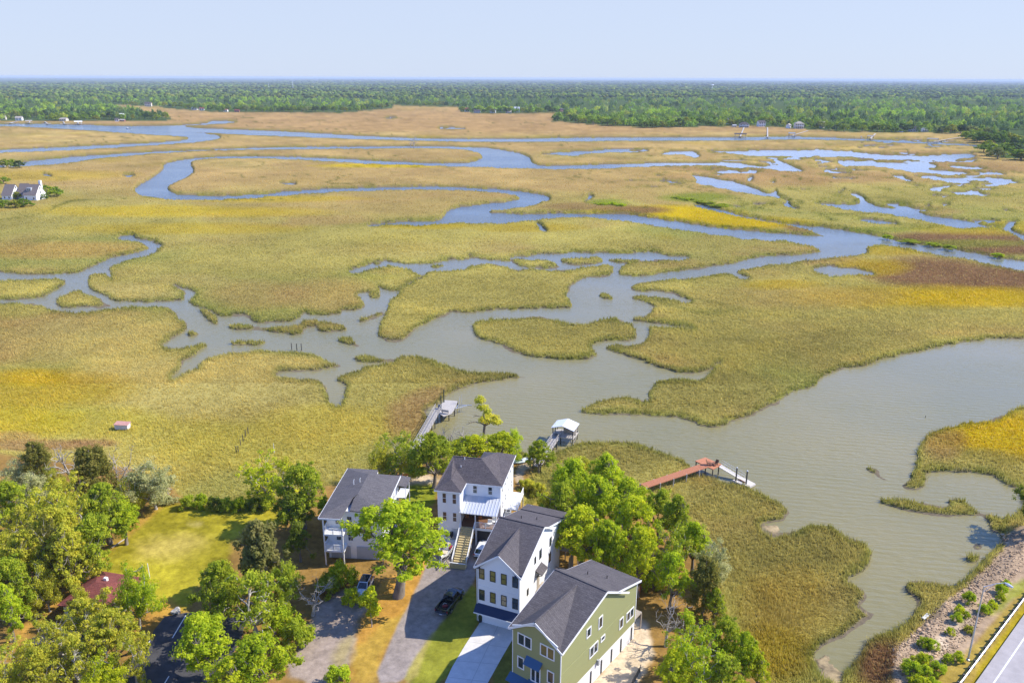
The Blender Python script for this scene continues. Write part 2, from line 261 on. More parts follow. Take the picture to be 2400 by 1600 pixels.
cols = np.concatenate([np.array([-4200, -3000, -2200, -1600, -1100, -800, -550, -400, -300, -220, -160]), np.arange(-120, 2523, 3.0), 2520+np.array([20, 60, 120, 200, 300, 420, 600, 900, 1300, 1900, 2700, 4000])])
rows = np.concatenate([np.array([200, 203, 206, 209, 212]), np.arange(215, 1720, 3.0), np.array([1730, 1760, 1800, 1860, 1950, 2100, 2400])])
UU, VV = np.meshgrid(cols, rows)
HZ = 800-F*0                                   # rays straight to the ground plane
D = FW[None, None]+RT[None, None]*((UU-1200)/F)[..., None]+UP[None, None]*((800-VV)/F)[..., None]
tt = -H/np.minimum(D[..., 2], -0.0016); X = D[..., 0]*tt; Y = D[..., 1]*tt
PM = F/(Y*FW[1]-H*FW[2])
def land_s(U, V, X, Y, PM):
    """signed distance (photo pixels) to the nearest waterline, + on land; rough edges in metres"""
    edge = (vnoise(X/7, Y/7, 3)*0.9+vnoise(X/2.6, Y/2.6, 4)*0.6+vnoise(X/1.1, Y/1.1, 5)*.25)*PM*0.5
    pan = fbm(X, Y, 26, 11, 4)*5.5+fbm(X, Y, 7, 12, 3)*3.5
    s = np.full(U.shape, 60.0)
    for k, (ro, poly) in WATER.items():
        q = sdpoly(U, V, chaikin(poly)); 
        q = q + (pan*(ro/4.0)-.3 if ro >= 2.0 else edge*ro)
        s = np.minimum(s, -q)
    wet = np.clip(1.25-np.sqrt(((U-2000)/430)**2+((V-430)/95)**2), 0, 1)      # scattered puddles on the wet flats
    pud = fbm(X, Y, 20, 14, 4)+.45*fbm(X, Y, 90, 15, 2)
    s = np.where(wet > 0, np.minimum(s, (.80-.42*np.minimum(wet*2, 1)-pud)*13-.2), s)
    for poly in ISLANDS: s = np.maximum(s, sdpoly(U, V, chaikin(poly))+edge)
    return s
SS = land_s(UU, VV, X, Y, PM)
U1, V1 = J(X, Y, np.full(X.shape, G))          # where the same spot shows when raised to the dry ground
UPS = np.maximum(sdpoly(U1, V1, chaikin(UPLAND, 2)), sdpoly(U1, V1, chaikin(SHORE)))+vnoise(X/5, Y/5, 9)*.9*PM*.4
near = sstep((VV-520)/130)                     # where the grass is built blade by blade
bank = np.maximum(3.2, (0.45+1.3*np.clip(fbm(X, Y, 11, 24, 3)*2-.15, 0, 1))*PM)
hh = np.clip(SS/bank, -1, 1)
top = 0.30*near + 1.2*(1-near) + fbm(X, Y, 22, 21)*0.10 + fbm(X, Y, 3.0, 22, 2)*0.07
ZM = np.where(hh > 0, sstep(hh)*top, hh*0.5)
ushape = sstep(UPS/(2.6*PM*.6)*.5+.5)
Z = np.where(SS > -1, ZM*(1-ushape)+(G+fbm(X, Y, 1.6, 31, 2)*.03)*ushape, ZM)
SHS = sdpoly(U1, V1, chaikin(SHORE))
Z = np.where((SHS > -30) & (SS > 0), np.minimum(Z, .1+SS/PM*.30), Z)  # the rubble shore slopes into the water

# ---- colour of what grows there (albedo only)
def C(h, g=1.0):                               # sRGB hex -> linear
    c = np.array([int(h[i:i+2], 16) for i in (0, 2, 4)])/255.0
    return np.where(c < .04045, c/12.92, ((c+.055)/1.055)**2.4)*g
tan, olive, gold, green, brown, straw = (np.array(c) for c in ((.345,.230,.085), (.29,.245,.064), (.40,.285,.010), (.165,.19,.024), (.165,.095,.042), (.39,.315,.10)))
BL = [  # photo-pixel ellipse (u, v, ru, rv), colour, strength
 (1100,285,1400,32,tan*np.array([1.0,.95,1.0]),.9),(900,350,700,18,tan,.6),(1200,420,900,40,tan*.97,.6),(300,420,300,40,tan,.6),(900,480,420,30,tan*.95,.5),
 (420,500,330,14,gold,.55),(430,540,280,14,gold*.9,.45),(900,392,160,5,gold,.8),(620,470,240,8,gold,.5),(130,588,230,20,tan*np.array([1.05,.98,.75]),.55),(120,415,200,14,gold*.9,.4),
 (1560,505,190,17,gold*1.02,1.0),(1720,525,170,14,gold*.95,.9),(1880,538,60,10,brown*1.3,.7),(1500,498,90,10,brown,.8),(1370,488,110,10,brown*1.1,.6),
 (2230,565,210,16,brown,.9),(2330,585,150,16,brown,.9),(2050,543,120,7,green*.9,.6),(2250,575,190,9,green,.5),(2330,540,180,18,gold*.8,.5),
 (1650,468,90,12,green,.8),(1430,478,50,7,green,.8),(1750,400,160,10,brown*1.4,.5),(2150,370,150,14,brown*1.3,.6),(1900,420,320,16,brown*1.5,.45),(2300,400,160,20,brown*1.5,.5),(2100,460,330,24,olive,.7),(1900,480,200,20,olive,.6),
 (2170,640,150,34,brown*1.05,.95),(2310,655,150,32,brown*1.05,.95),(2050,630,90,20,gold*.75,.6),(2080,590,90,12,gold*.8,.5),
 (2150,700,300,30,gold*.8,.6),(1850,700,260,30,tan*.8,.35),(2300,700,200,26,gold*.9,.7),(1830,670,100,12,gold*.8,.5),(2200,750,260,30,olive*.85,.6),(1800,790,300,70,olive*.85,.6),(1650,920,200,60,olive*.75,.8),(2000,800,180,30,olive*.7,.5),(1640,700,120,20,olive*.9,.5),
 (1340,770,180,50,olive*.82,.8),(1150,690,220,40,olive*.9,.8),(1000,560,400,25,olive*1.05,.6),(1250,540,130,12,gold*.75,.5),(1000,535,120,8,gold*.8,.6),(1000,590,300,18,straw*.8,.4),(1600,580,250,16,olive*.9,.5),
 (760,690,130,40,tan*.9,.45),(600,690,120,35,tan*.9,.45),(640,620,220,30,olive,.5),(320,690,110,22,straw*.85,.7),(450,660,90,18,straw*.8,.6),(250,800,220,60,straw*.85,.65),(620,870,230,40,straw*.95,.8),(330,880,150,40,straw,.7),(470,930,260,60,straw*.9,.6),
 (120,920,220,46,gold*.8,.6),(90,890,80,22,gold,.5),(40,1000,170,46,gold*np.array([.90,.98,1.5]),.65),(250,1000,170,40,gold*np.array([.82,.95,2]),.45),(120,1050,140,14,brown*1.5,.65),(250,1045,60,10,brown*1.6,.6),(60,1030,60,14,tan*.9,.6),
 (600,1050,260,60,olive*np.array([1.12,1.12,.8]),.8),(760,1000,180,50,olive*np.array([1.2,1.15,.8]),.8),(960,980,60,50,brown*1.5,.55),(1000,930,60,20,brown*1.4,.45),(880,890,100,30,olive*1.1,.6),(1080,880,120,12,olive*.75,.7),
 (2330,1020,160,60,gold*.9,.95),(2260,1080,120,30,olive*.8,.7),(2200,1040,50,40,brown*1.2,.5),
 (1420,1080,130,40,olive*.8,.8),(1530,1060,60,20,olive*.65,.6),(1690,1180,130,50,olive*.85,.9),(1900,1290,110,60,olive*.7,.8),(1760,1300,120,80,olive*.8,.7),(1850,1420,120,90,olive*np.array([.95,.85,.7]),.8),(1800,1540,120,70,gold*.6,.6),(2060,1560,60,60,brown*1.1,.9),(1980,1400,60,60,straw*.6,.4),
]
W1, W2, W3 = fbm(X, Y, 60, 41, 4), fbm(X, Y, 18, 42, 3), fbm(X, Y, 4.5, 43, 2)
def marsh_colour(U, V, X, Y):
    a = fbm(X, Y, 130, 51, 4); b = fbm(X, Y, 28, 52, 4); c = fbm(X, Y, 6, 53, 2)
    far = sstep((520-V)/170)[..., None]
    col = (olive*1.05)[None]*(1-far)+(tan*.85+olive*.2)[None]*far
    du = a*40+b*26; dv = (a*9+b*7)
    e = (b*.5+.5)[..., None]
    col = col*(1+.26*a[..., None]+.26*b[..., None]+.10*c[..., None])
    gg = np.clip(fbm(X, Y, 90, 68, 4)*1.8-.2, 0, .55)[..., None]*(1-far*.6); col = col*(1-gg)+np.array((.20,.21,.05))*gg
    ts = np.clip(fbm(X, Y, 48, 69, 4)*1.9-.3, 0, .6)[..., None]; col = col*(1-ts)+(tan*.78+brown*.15)*ts
    mix = np.clip(fbm(X, Y, 75, 55, 4)*1.5-.4, 0, .5)[..., None]; col = col*(1-mix)+brown*1.35*mix*.5+col*mix*.5
    mix = np.clip(fbm(X, Y, 55, 57, 4)*1.3-.35, 0, .35)[..., None]; col = col*(1-mix)+gold*.8*mix
    for (u, v, ru, rv, cc, k) in BL:
        m = np.abs(V-v) < rv*2.2
        if not m.any(): continue
        r = ((U[m]-u+du[m])/ru)**2+((V[m]-v+dv[m]*rv/30)/rv)**2
        f = (k*np.clip(1.35-r, 0, 1)**.8)[:, None]; f = np.clip(f*1.12, 0, 1); col[m] = col[m]*(1-f)+cc*(1+.16*b[m]+.10*c[m]+.10*a[m])[:, None]*f
    # old winding ditches: thin, dark and green
    t = np.abs(fbm(X, Y, 95, 58, 3)); di = (np.clip(1-t/.026, 0, 1)*np.clip(fbm(X, Y, 160, 59, 2)*3+.2, 0, 1))[..., None]
    fine = (fbm(X, Y, 14, 64, 3)*.22+fbm(X, Y, 38, 65, 3)*.20)[..., None]*far; col = col*(1+fine)
    t2 = np.abs(fbm(X, Y, 60, 66, 3)); d2 = (np.clip(1-t2/.04, 0, 1)*np.clip(fbm(X, Y, 120, 67, 2)*3, 0, 1))[..., None]*far
    col = col*(1-d2*.45)+green*.5*d2*.45
    return np.clip(col*(1-di*.75)+green*.45*di*.75, .01, .8)
MC = marsh_colour(UU.ravel(), VV.ravel(), X.ravel(), Y.ravel()).reshape(X.shape+(3,))
em = (np.clip(1-np.maximum(SS, 0)/np.maximum(5, 1.6*PM), 0, 1)*.75)[..., None]
MC = MC*(1-em)+(green*.7)*em                    # taller, greener cordgrass along the creeks
mud = np.array((.155,.125,.085))
mk = sstep((.17-Z)/.12)[..., None]; MC = MC*(1-mk)+mud*mk
FOREST = [(-700,284),(0,285),(391,285),(405,280),(335,263),(268,246),(306,249),(374,252),(442,259),(510,264),(680,265),(800,265.5),(919,255),(922,248.6),(1072,252),(1082,264),(1140,267),(1242,267),(1303,265.6),(1293,286),(1344,289.5),(1446,298),(1497,301),(1600,301),(1770,296.5),(1906,305),(1988,311.6),(2178,312.6),(2263,317),(2330,324),(2322,345),(2335,368),(2400,376),(2900,390),(3600,420),(3600,195.5),(-700,195.5)]
FS = sdpoly(UU, VV, FOREST, 12)+vnoise(X/14, Y/30, 17)*np.where(UU > 2240, 5, .8)
fk = sstep(FS/1.5+.5)[..., None]*np.where(VV[..., None] < 190, 1, 1); MC = MC*(1-fk)+np.array((.065,.098,.028))*fk
def cr(*p): return [(x*.38273, 1000+y*.38273) for x, y in p]
def c2(*p): return [(600+x*.38273, 1000+y*.38273) for x, y in p]
def c3(*p): return [(1100+x*.38273, 1000+y*.38273) for x, y in p]
def r4(*p): return [(1700+x*.44643, 900+y*.44643) for x, y in p]
litter, lawn, dry, gravel, sand, dirt, bright = (np.array(c) for c in ((.26,.155,.045), (.31,.262,.022), (.42,.225,.045), (.29,.245,.215), (.58,.46,.31), (.37,.265,.165), (.20,.25,.02)))
UPC = np.zeros(X.shape+(3,))+litter
b1, b2, b3 = fbm(X, Y, 9, 61, 4), fbm(X, Y, 2.5, 62, 3), fbm(X, Y, .7, 63, 2)
UPC = UPC*(1+.25*b1+.2*b2)[..., None]
def paint(poly, col, soft=.5, k=1.0, rough=.5, var=.18):
    s = sdpoly(U1, V1, chaikin(poly))+(b2*rough+b1*rough*.6)*PM
    f = (k*sstep(s/(soft*PM)*.5+.5))[..., None]; f = np.where(s[..., None] <= -59, 0, f)
    UPC[:] = UPC*(1-f)+np.array(col)*(1+var*(b1+b2*.8+b3*.5))[..., None]*f
gm = sstep((b1+.1)*2)[..., None]
paint([(-300,1300),(120,1250),(330,1330),(330,1620),(-300,1620)], litter*.9, 1)
paint(cr((930,470),(1500,455),(1720,470),(1730,620),(1480,660),(1400,720),(1420,900),(1180,960),(1150,1120),(1000,1170),(800,1080),(540,900),(600,800),(740,650),(880,540)), lawn, .8, var=.42)
paint(cr((1150,580),(1250,575),(1240,610),(1140,612)), straw*1.05, .6, .8)
paint(cr((850,690),(1200,640),(1320,720),(1100,800),(820,790)), (.44,.34,.08), 1.5, .8, 1.2)
paint(cr((1200,720),(1400,640),(1420,900),(1250,880),(1080,860)), (.26,.22,.02), 1.5, .6, 1.2)
paint(cr((960,470),(1000,500),(640,800),(480,960),(380,1080),(200,1220),(60,1400),(0,1500),(0,1380),(200,1150),(420,980),(560,860),(760,640),(880,540)), dry*np.array([1,1.05,1.1]), .7, .85)
paint(cr((850,1120),(1000,1050),(1110,1100),(1120,1160),(960,1200),(820,1260)), dry, .6, .8)
paint(c2((560,1568),(600,1330),(650,1150),(740,1020),(780,940),(900,900),(1010,820),(1080,730),(1130,720),(1010,980),(960,1080),(830,1290),(715,1568)), dry, .5, 1, .4, .25)
paint(c2((560,1568),(590,1380),(700,1280),(860,1150),(930,1120),(830,1290),(715,1568)), (.36,.27,.045), .8, .55, 1.2)
paint(c2((240,1568),(170,1470),(270,1330),(370,1100),(430,1020),(600,1000),(710,1050),(660,1150),(600,1330),(540,1568)), gravel*np.array([1.15,1.1,1.05]), .5, .9, .8, .15)
paint(c2((440,1440),(560,1280),(620,1180),(580,1380),(520,1500)), straw*.95, .8, .6, 1.0)
paint(c2((715,1568),(830,1290),(960,1040),(1080,760),(1130,690),(1250,640),(1400,680),(1420,760),(1340,830),(1350,930),(1240,1080),(1100,1250),(1000,1400),(905,1568)), gravel, .25, 1, .18, .12)
paint(c2((890,1590),(990,1400),(1090,1250),(1240,1075),(1345,930),(1360,1180),(1375,1190),(1300,1310),(1150,1590)), (.22,.22,.028), .3, 1, .3, .3)
paint(c2((895,1590),(985,1400),(1080,1255),(1100,1265),(1030,1380),(950,1590)), straw*.9, .4, .7, .5)
paint(c2((1400,1590),(1560,1290),(1600,1220),(1640,1400),(1600,1590)), (.16,.15,.03), .3, 1)
paint(c3((700,1600),(860,1440),(1000,1290),(1010,1170),(1075,1200),(1110,1290),(1130,1420),(1060,1480),(1010,1600)), sand, .5, 1, .6, .10)
paint(c2((780,322),(950,280),(1070,300),(1160,330),(1060,352),(900,362),(820,345)), sand*.95, .5, .95, .8)
paint(c2((870,362),(1060,352),(1110,345),(1100,500),(900,500)), (.20,.22,.02), .5, 1, .4, .3)
paint(c2((1585,250),(1650,210),(1700,215),(1640,290),(1625,360),(1590,330)), sand*.75, .4, .8, .6)
paint(c2((1620,390),(1700,330),(1760,480),(1640,490)), (.40,.30,.05), .8, .8, .8)
paint(c2((120,480),(0,500),(0,600),(140,640)), lawn, .6, .8)
paint(r4((1440,740),(1800,640),(1800,1100),(1568,1080),(1500,1150),(1330,1330),(1240,1430),(1130,1480),(920,1590),(880,1480),(880,1360),(1000,1260),(1080,1170),(1220,1060),(1290,990),(1385,900)), dirt, .5, 1, .6, .30)
paint(r4((1100,1340),(1170,1330),(1170,1400),(1080,1410)), sand*.95, .5, .9, .7)
paint(r4((1180,1200),(1300,1130),(1340,1240),(1180,1330)), sand*.7, .8, .6, 1.0)
paint(r4((1800,900),(1568,1060),(1460,1180),(1340,1320),(1240,1440),(1140,1480),(1060,1600),(1350,1600),(1800,1150)), (.33,.235,.05), .5, .95, .7, .25)
paint(r4((1568,1000),(1480,1090),(1380,1200),(1440,1180),(1600,1060)), (.25,.27,.03), .5, .8, .7)
paint(r4((1255,1600),(1568,1140),(1600,1100),(1700,1100),(1640,1220),(1568,1225),(1320,1600)), (.33,.25,.018), .3, 1, .3, .2)
SANDM = np.zeros(X.shape)
ua = sstep(UPS/(1.2*PM)*.5+.5)[..., None]
TC = MC*(1-ua)+UPC*ua
for poly, k in ((r4((185,735),(280,728),(275,795),(230,792)), .9), (r4((470,1420),(540,1395),(560,1470),(620,1500),(640,1560),(540,1590),(470,1500)), .95)):   # sand bars
    s = sdpoly(UU, VV, chaikin(poly))+b2*1.2*PM+b3*.5*PM-.4*PM; f = (k*sstep(s/(.6*PM)*.5+.5))[..., None]; f = np.where(s[..., None] <= -59, 0, f)
    SANDM = np.maximum(SANDM, f[..., 0]); TC = TC*(1-f)+np.array((.36,.275,.15))*(1+.25*b2+.2*b3)[..., None]*f; Z = np.where(f[..., 0] > .3, .05+.05*f[..., 0], Z)
flat = sstep((240-VV)/20)[..., None]
TC = TC*(1-flat*.0)

nr, nc = X.shape; idx = np.arange(nr*nc).reshape(nr, nc)
quad = np.stack([idx[:-1, :-1], idx[1:, :-1], idx[1:, 1:], idx[:-1, 1:]], -1).reshape(-1, 4)
# far ground out to the horizon: one more ring of vertices joined to the same sheet
far_d = [9000, 16000, 30000, 60000]
top_dir = np.stack([X[0], Y[0]], -1); top_dir /= np.linalg.norm(top_dir, axis=1, keepdims=True)
ext = np.concatenate([top_dir*d/np.maximum(top_dir[:, 1:2], .30) for d in far_d[::-1]])
VTX = np.concatenate([np.stack([X, Y, Z], -1).reshape(-1, 3), np.c_[ext, np.full(len(ext), .6)]])
ei = nr*nc+np.arange(len(far_d)*nc).reshape(len(far_d), nc); alli = np.concatenate([ei, idx[:1]])
quad2 = np.stack([alli[:-1, :-1], alli[1:, :-1], alli[1:, 1:], alli[:-1, 1:]], -1).reshape(-1, 4)
EC = np.concatenate([np.tile(np.array(c), (nc, 1)) for c in ((.05,.08,.03), (.05,.08,.03), (.06,.09,.03), (.055,.085,.022))])
COLR = np.concatenate([TC.reshape(-1, 3), EC]); COLR = np.c_[np.clip(COLR, 0, 1), np.ones(len(COLR))]

def ground_mat():
    m = bpy.data.materials.new('ground'); m.use_nodes = True; t = m.node_tree; b = t.nodes['Principled BSDF']
    b.inputs['Roughness'].default_value = 1.0; b.inputs['Specular IOR Level'].default_value = 0.0
    a = t.nodes.new('ShaderNodeAttribute'); a.attribute_name = 'Col'
    ge = t.nodes.new('ShaderNodeNewGeometry')
    n = t.nodes.new('ShaderNodeTexNoise'); n.inputs['Scale'].default_value = .9; n.inputs['Detail'].default_value = 6; n.inputs['Roughness'].default_value = .75
    t.links.new(ge.outputs['Position'], n.inputs['Vector'])
    r = t.nodes.new('ShaderNodeMapRange'); r.inputs[1].default_value = .3; r.inputs[2].default_value = .7; r.inputs[3].default_value = .68; r.inputs[4].default_value = 1.3
    t.links.new(n.outputs['Fac'], r.inputs[0])
    mx = t.nodes.new('ShaderNodeMix'); mx.data_type = 'RGBA'; mx.blend_type = 'MULTIPLY'; mx.inputs[0].default_value = 1
    t.links.new(a.outputs['Color'], mx.inputs[6]); t.links.new(r.outputs[0], mx.inputs[7]); t.links.new(mx.outputs[2], b.inputs['Base Color'])
    bp = t.nodes.new('ShaderNodeBump'); bp.inputs['Strength'].default_value = .5; bp.inputs['Distance'].default_value = .15
    t.links.new(n.outputs['Fac'], bp.inputs['Height']); t.links.new(bp.outputs[0], b.inputs['Normal'])
    return m
gr = npmesh('ground', VTX, np.concatenate([quad, quad2]), [ground_mat()], attrs={'Col': ('FLOAT_COLOR', 'POINT', COLR)}, smooth=True)
tag(gr, kind='structure')

def water_mat():
    m = bpy.data.materials.new('water'); m.use_nodes = True; t = m.node_tree; b = t.nodes['Principled BSDF']
    b.inputs['Roughness'].default_value = .16; b.inputs['IOR'].default_value = 1.33
    ge = t.nodes.new('ShaderNodeNewGeometry')
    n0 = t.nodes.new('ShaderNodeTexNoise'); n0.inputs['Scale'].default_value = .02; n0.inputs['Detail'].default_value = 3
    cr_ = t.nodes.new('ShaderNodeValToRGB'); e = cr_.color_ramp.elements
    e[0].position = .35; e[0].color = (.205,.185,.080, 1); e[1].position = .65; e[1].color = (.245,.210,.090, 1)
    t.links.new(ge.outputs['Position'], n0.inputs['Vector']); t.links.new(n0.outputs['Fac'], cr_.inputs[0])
    # turbid olive-beige by the houses; farther off, blue sky reflection painted into the colour
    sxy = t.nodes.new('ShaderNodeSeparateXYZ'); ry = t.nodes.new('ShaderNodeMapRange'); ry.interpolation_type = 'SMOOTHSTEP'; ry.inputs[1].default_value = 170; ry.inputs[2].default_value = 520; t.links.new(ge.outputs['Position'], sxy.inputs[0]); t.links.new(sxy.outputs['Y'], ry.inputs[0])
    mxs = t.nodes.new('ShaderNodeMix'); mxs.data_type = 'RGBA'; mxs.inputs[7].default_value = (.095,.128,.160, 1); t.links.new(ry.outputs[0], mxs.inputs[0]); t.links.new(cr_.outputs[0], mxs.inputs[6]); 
    # the shallow pans on the right: bright sky reflection painted in as pale colour
    c0 = P(2020, 430, 0); e0 = P(2020, 345, 0); vs = t.nodes.new('ShaderNodeVectorMath'); vs.operation = 'SUBTRACT'; vs.inputs[1].default_value = (c0[0]+20, (c0[1]+e0[1])/2*.93, 0)
    vd = t.nodes.new('ShaderNodeVectorMath'); vd.operation = 'DIVIDE'; vd.inputs[1].default_value = (190, (e0[1]-c0[1])/2*1.5, 1e6); vl = t.nodes.new('ShaderNodeVectorMath'); vl.operation = 'LENGTH'
    rp = t.nodes.new('ShaderNodeMapRange'); rp.inputs[1].default_value = .75; rp.inputs[2].default_value = 1.1; rp.inputs[3].default_value = .75; rp.inputs[4].default_value = 0
    mp2 = t.nodes.new('ShaderNodeMix'); mp2.data_type = 'RGBA'; mp2.inputs[7].default_value = (.36,.41,.47, 1)
    t.links.new(ge.outputs['Position'], vs.inputs[0]); t.links.new(vs.outputs[0], vd.inputs[0]); t.links.new(vd.outputs[0], vl.inputs[0]); t.links.new(vl.outputs['Value'], rp.inputs[0])
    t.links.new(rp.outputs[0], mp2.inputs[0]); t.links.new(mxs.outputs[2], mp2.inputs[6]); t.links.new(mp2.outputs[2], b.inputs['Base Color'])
    mp = t.nodes.new('ShaderNodeMapping'); mp.inputs['Rotation'].default_value = (0, 0, math.radians(28)); mp.inputs['Scale'].default_value = (.35, 1.0, 1)
    t.links.new(ge.outputs['Position'], mp.inputs[0])
    n1 = t.nodes.new('ShaderNodeTexNoise'); n1.inputs['Scale'].default_value = 1.1; n1.inputs['Detail'].default_value = 4; n1.inputs['Roughness'].default_value = .55
    t.links.new(mp.outputs[0], n1.inputs['Vector'])
    wv = t.nodes.new('ShaderNodeTexWave'); wv.wave_type = 'BANDS'; wv.bands_direction = 'Y'; wv.inputs['Scale'].default_value = .22; wv.inputs['Distortion'].default_value = 5; wv.inputs['Detail'].default_value = 3; wv.inputs['Detail Scale'].default_value = .6
    t.links.new(mp.outputs[0], wv.inputs['Vector'])
    ad = t.nodes.new('ShaderNodeMath'); ad.operation = 'MULTIPLY_ADD'; ad.inputs[1].default_value = .10
    t.links.new(wv.outputs['Fac'], ad.inputs[0]); t.links.new(n1.outputs['Fac'], ad.inputs[2])
    bp = t.nodes.new('ShaderNodeBump'); bp.inputs['Strength'].default_value = .8; bp.inputs['Distance'].default_value = .26
    nw = t.nodes.new('ShaderNodeTexNoise'); nw.inputs['Scale'].default_value = .018; nw.inputs['Detail'].default_value = 4; mw = t.nodes.new('ShaderNodeMapping'); mw.inputs['Scale'].default_value = (.5, 1.4, 1); mw.inputs['Rotation'].default_value = (0, 0, .5)
    t.links.new(ge.outputs['Position'], mw.inputs[0]); t.links.new(mw.outputs[0], nw.inputs['Vector'])
    rw2 = t.nodes.new('ShaderNodeMapRange'); rw2.inputs[1].default_value = .38; rw2.inputs[2].default_value = .62; rw2.inputs[3].default_value = .35; rw2.inputs[4].default_value = 1.0
    t.links.new(nw.outputs['Fac'], rw2.inputs[0]); t.links.new(rw2.outputs[0], bp.inputs['Strength'])
    t.links.new(ad.outputs[0], bp.inputs['Height']); t.links.new(bp.outputs[0], b.inputs['Normal'])
    return m
wx = 70000
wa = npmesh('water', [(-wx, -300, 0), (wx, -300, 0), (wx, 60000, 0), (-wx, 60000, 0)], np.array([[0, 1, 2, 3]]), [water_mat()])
tag(wa, kind='structure')

def haze():
    m = bpy.data.materials.new('haze'); m.use_nodes = True; t = m.node_tree
    t.nodes.remove(t.nodes['Principled BSDF']); v = t.nodes.new('ShaderNodeVolumePrincipled')
    v.inputs['Color'].default_value = (.74,.86,1.0, 1); v.inputs['Density'].default_value = 5.5e-5; v.inputs['Anisotropy'].default_value = .0
    t.links.new(v.outputs[0], t.nodes['Material Output'].inputs['Volume'])
    o = MB().box(-75000, 75000, -400, 65000, -1.6, 79).build('haze', m); tag(o, kind='stuff')
haze()

# ---- height of the ground under a world point
def ground_z(x, y):
    u, v = J(np.array([x]), np.array([y]), np.zeros(1))
    i = np.clip(np.searchsorted(rows, v)-1, 0, nr-2)[0]; j = np.clip(np.searchsorted(cols, u)-1, 0, nc-2)[0]
    return float(Z[i:i+2, j:j+2].max())

# ================================================================ HOUSES
m_white = mat('white_siding', (.82,.82,.82), .6, noise=.04, scale=1.5, streak=(1, 1, 8))
m_trim = mat('white_trim', (.80,.80,.79), .5)
m_sage = mat('sage_siding', (.295,.300,.130), .65, noise=.05, scale=1.2, streak=(1, 1, 10))
m_cream = mat('cream_siding', (.66,.60,.50), .6, noise=.04)
m_grey = mat('grey_siding', (.40,.43,.47), .65, noise=.05)
def shingle(name, col, sc=1.0, noise=.3):
    m = mat(name, col, .92, noise=noise, scale=5.5, bump=.25, spec=.2); t = m.node_tree
    b = t.nodes['Principled BSDF']; mx = [n for n in t.nodes if n.type == 'MIX'][0]
    tc = t.nodes.new('ShaderNodeTexCoord'); br = t.nodes.new('ShaderNodeTexBrick')
    br.inputs['Scale'].default_value = 1.0; br.inputs['Brick Width'].default_value = .9; br.inputs['Row Height'].default_value = .28; br.inputs['Mortar Size'].default_value = .02
    br.inputs['Color1'].default_value = (1.12, 1.12, 1.12, 1); br.inputs['Color2'].default_value = (.86, .86, .88, 1); br.inputs['Mortar'].default_value = (.7, .7, .7, 1)
    t.links.new(tc.outputs['Object'], br.inputs['Vector'])
    m2 = t.nodes.new('ShaderNodeMix'); m2.data_type = 'RGBA'; m2.blend_type = 'MULTIPLY'; m2.inputs[0].default_value = 1
    t.links.new(mx.outputs[2], m2.inputs[6]); t.links.new(br.outputs['Color'], m2.inputs[7]); t.links.new(m2.outputs[2], b.inputs['Base Color'])
    return m
m_shA = shingle('charcoal_shingle', (.098,.088,.090)); m_shB = shingle('grey_shingle', (.102,.092,.092)); m_shC = shingle('weathered_shingle', (.092,.080,.082), noise=.45); m_shD = shingle('pale_grey_shingle', (.118,.110,.112))
m_red = shingle('red_shingle', (.20,.062,.050), noise=.4)
m_metal = mat('pale_metal_roof', (.62,.64,.67), .35, .3, noise=.05)
m_navy = mat('navy_metal_roof', (.022,.035,.075), .4, .3); m_blue = mat('blue_metal_roof', (.045,.105,.19), .45, .1)
m_glass = mat('window_glass', (.035,.05,.055), .06, noise=.5, scale=.35, spec=1.0)
m_glassw = mat('warm_window_glass', (.14,.12,.05), .08, noise=.5, scale=.3, spec=1.0)
m_black = mat('black_frame', (.018,.016,.016), .45)
m_wood = mat('weathered_wood', (.36,.31,.25), .85, noise=.25, scale=4); m_newwood = mat('new_lumber', (.50,.40,.20), .75, noise=.15, scale=5)
m_brownwood = mat('brown_deck', (.16,.075,.035), .7, noise=.2, scale=4)
m_conc = mat('concrete', (.60,.575,.54), .85, noise=.10, scale=1.2)
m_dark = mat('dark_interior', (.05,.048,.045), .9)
m_greyp = mat('grey_plastic', (.35,.36,.37), .5)
m_terra = mat('terracotta', (.42,.16,.05), .7)

def house(name, th, x0, y0, label, cat='house'):
    return empty(name, (x0, y0, G), math.radians(th), label, cat)
def window(par, face, a, z0, z1, w_, wallpos, fm, gm=None, name='window', mull=True, cols=1):
    """face F: front wall at y=wallpos, a = left x; R: right wall at x=wallpos, a = near y; L: left wall"""
    fr, pn = MB(), MB(); t = .09 if fm is m_black else .14
    def bx(mb, u0, u1, v0, v1, d0, d1):
        if face == 'F': mb.box(u0, u1, wallpos-d1, wallpos-d0, v0, v1)
        elif face == 'R': mb.box(wallpos+d0, wallpos+d1, u0, u1, v0, v1)
        elif face == 'L': mb.box(wallpos-d1, wallpos-d0, u0, u1, v0, v1)
        else: mb.box(u0, u1, wallpos+d0, wallpos+d1, v0, v1)
    b = a+w_
    bx(fr, a, a+t, z0, z1, -.02, .07); bx(fr, b-t, b, z0, z1, -.02, .07); bx(fr, a+t, b-t, z0, z0+t, -.02, .07); bx(fr, a+t, b-t, z1-t, z1, -.02, .07)
    for k in range(1, cols):
        c = a+w_*k/cols; bx(fr, c-t*.6, c+t*.6, z0+t, z1-t, -.02, .065)
    if mull: bx(fr, a+t, b-t, (z0+z1)/2-.035, (z0+z1)/2+.035, -.02, .06)
    o = fr.build(name, fm, par); bx(pn, a+t*.9, b-t*.9, z0+t*.9, z1-t*.9, .0, .03)
    pn.build('pane', gm or m_glass, o); return o
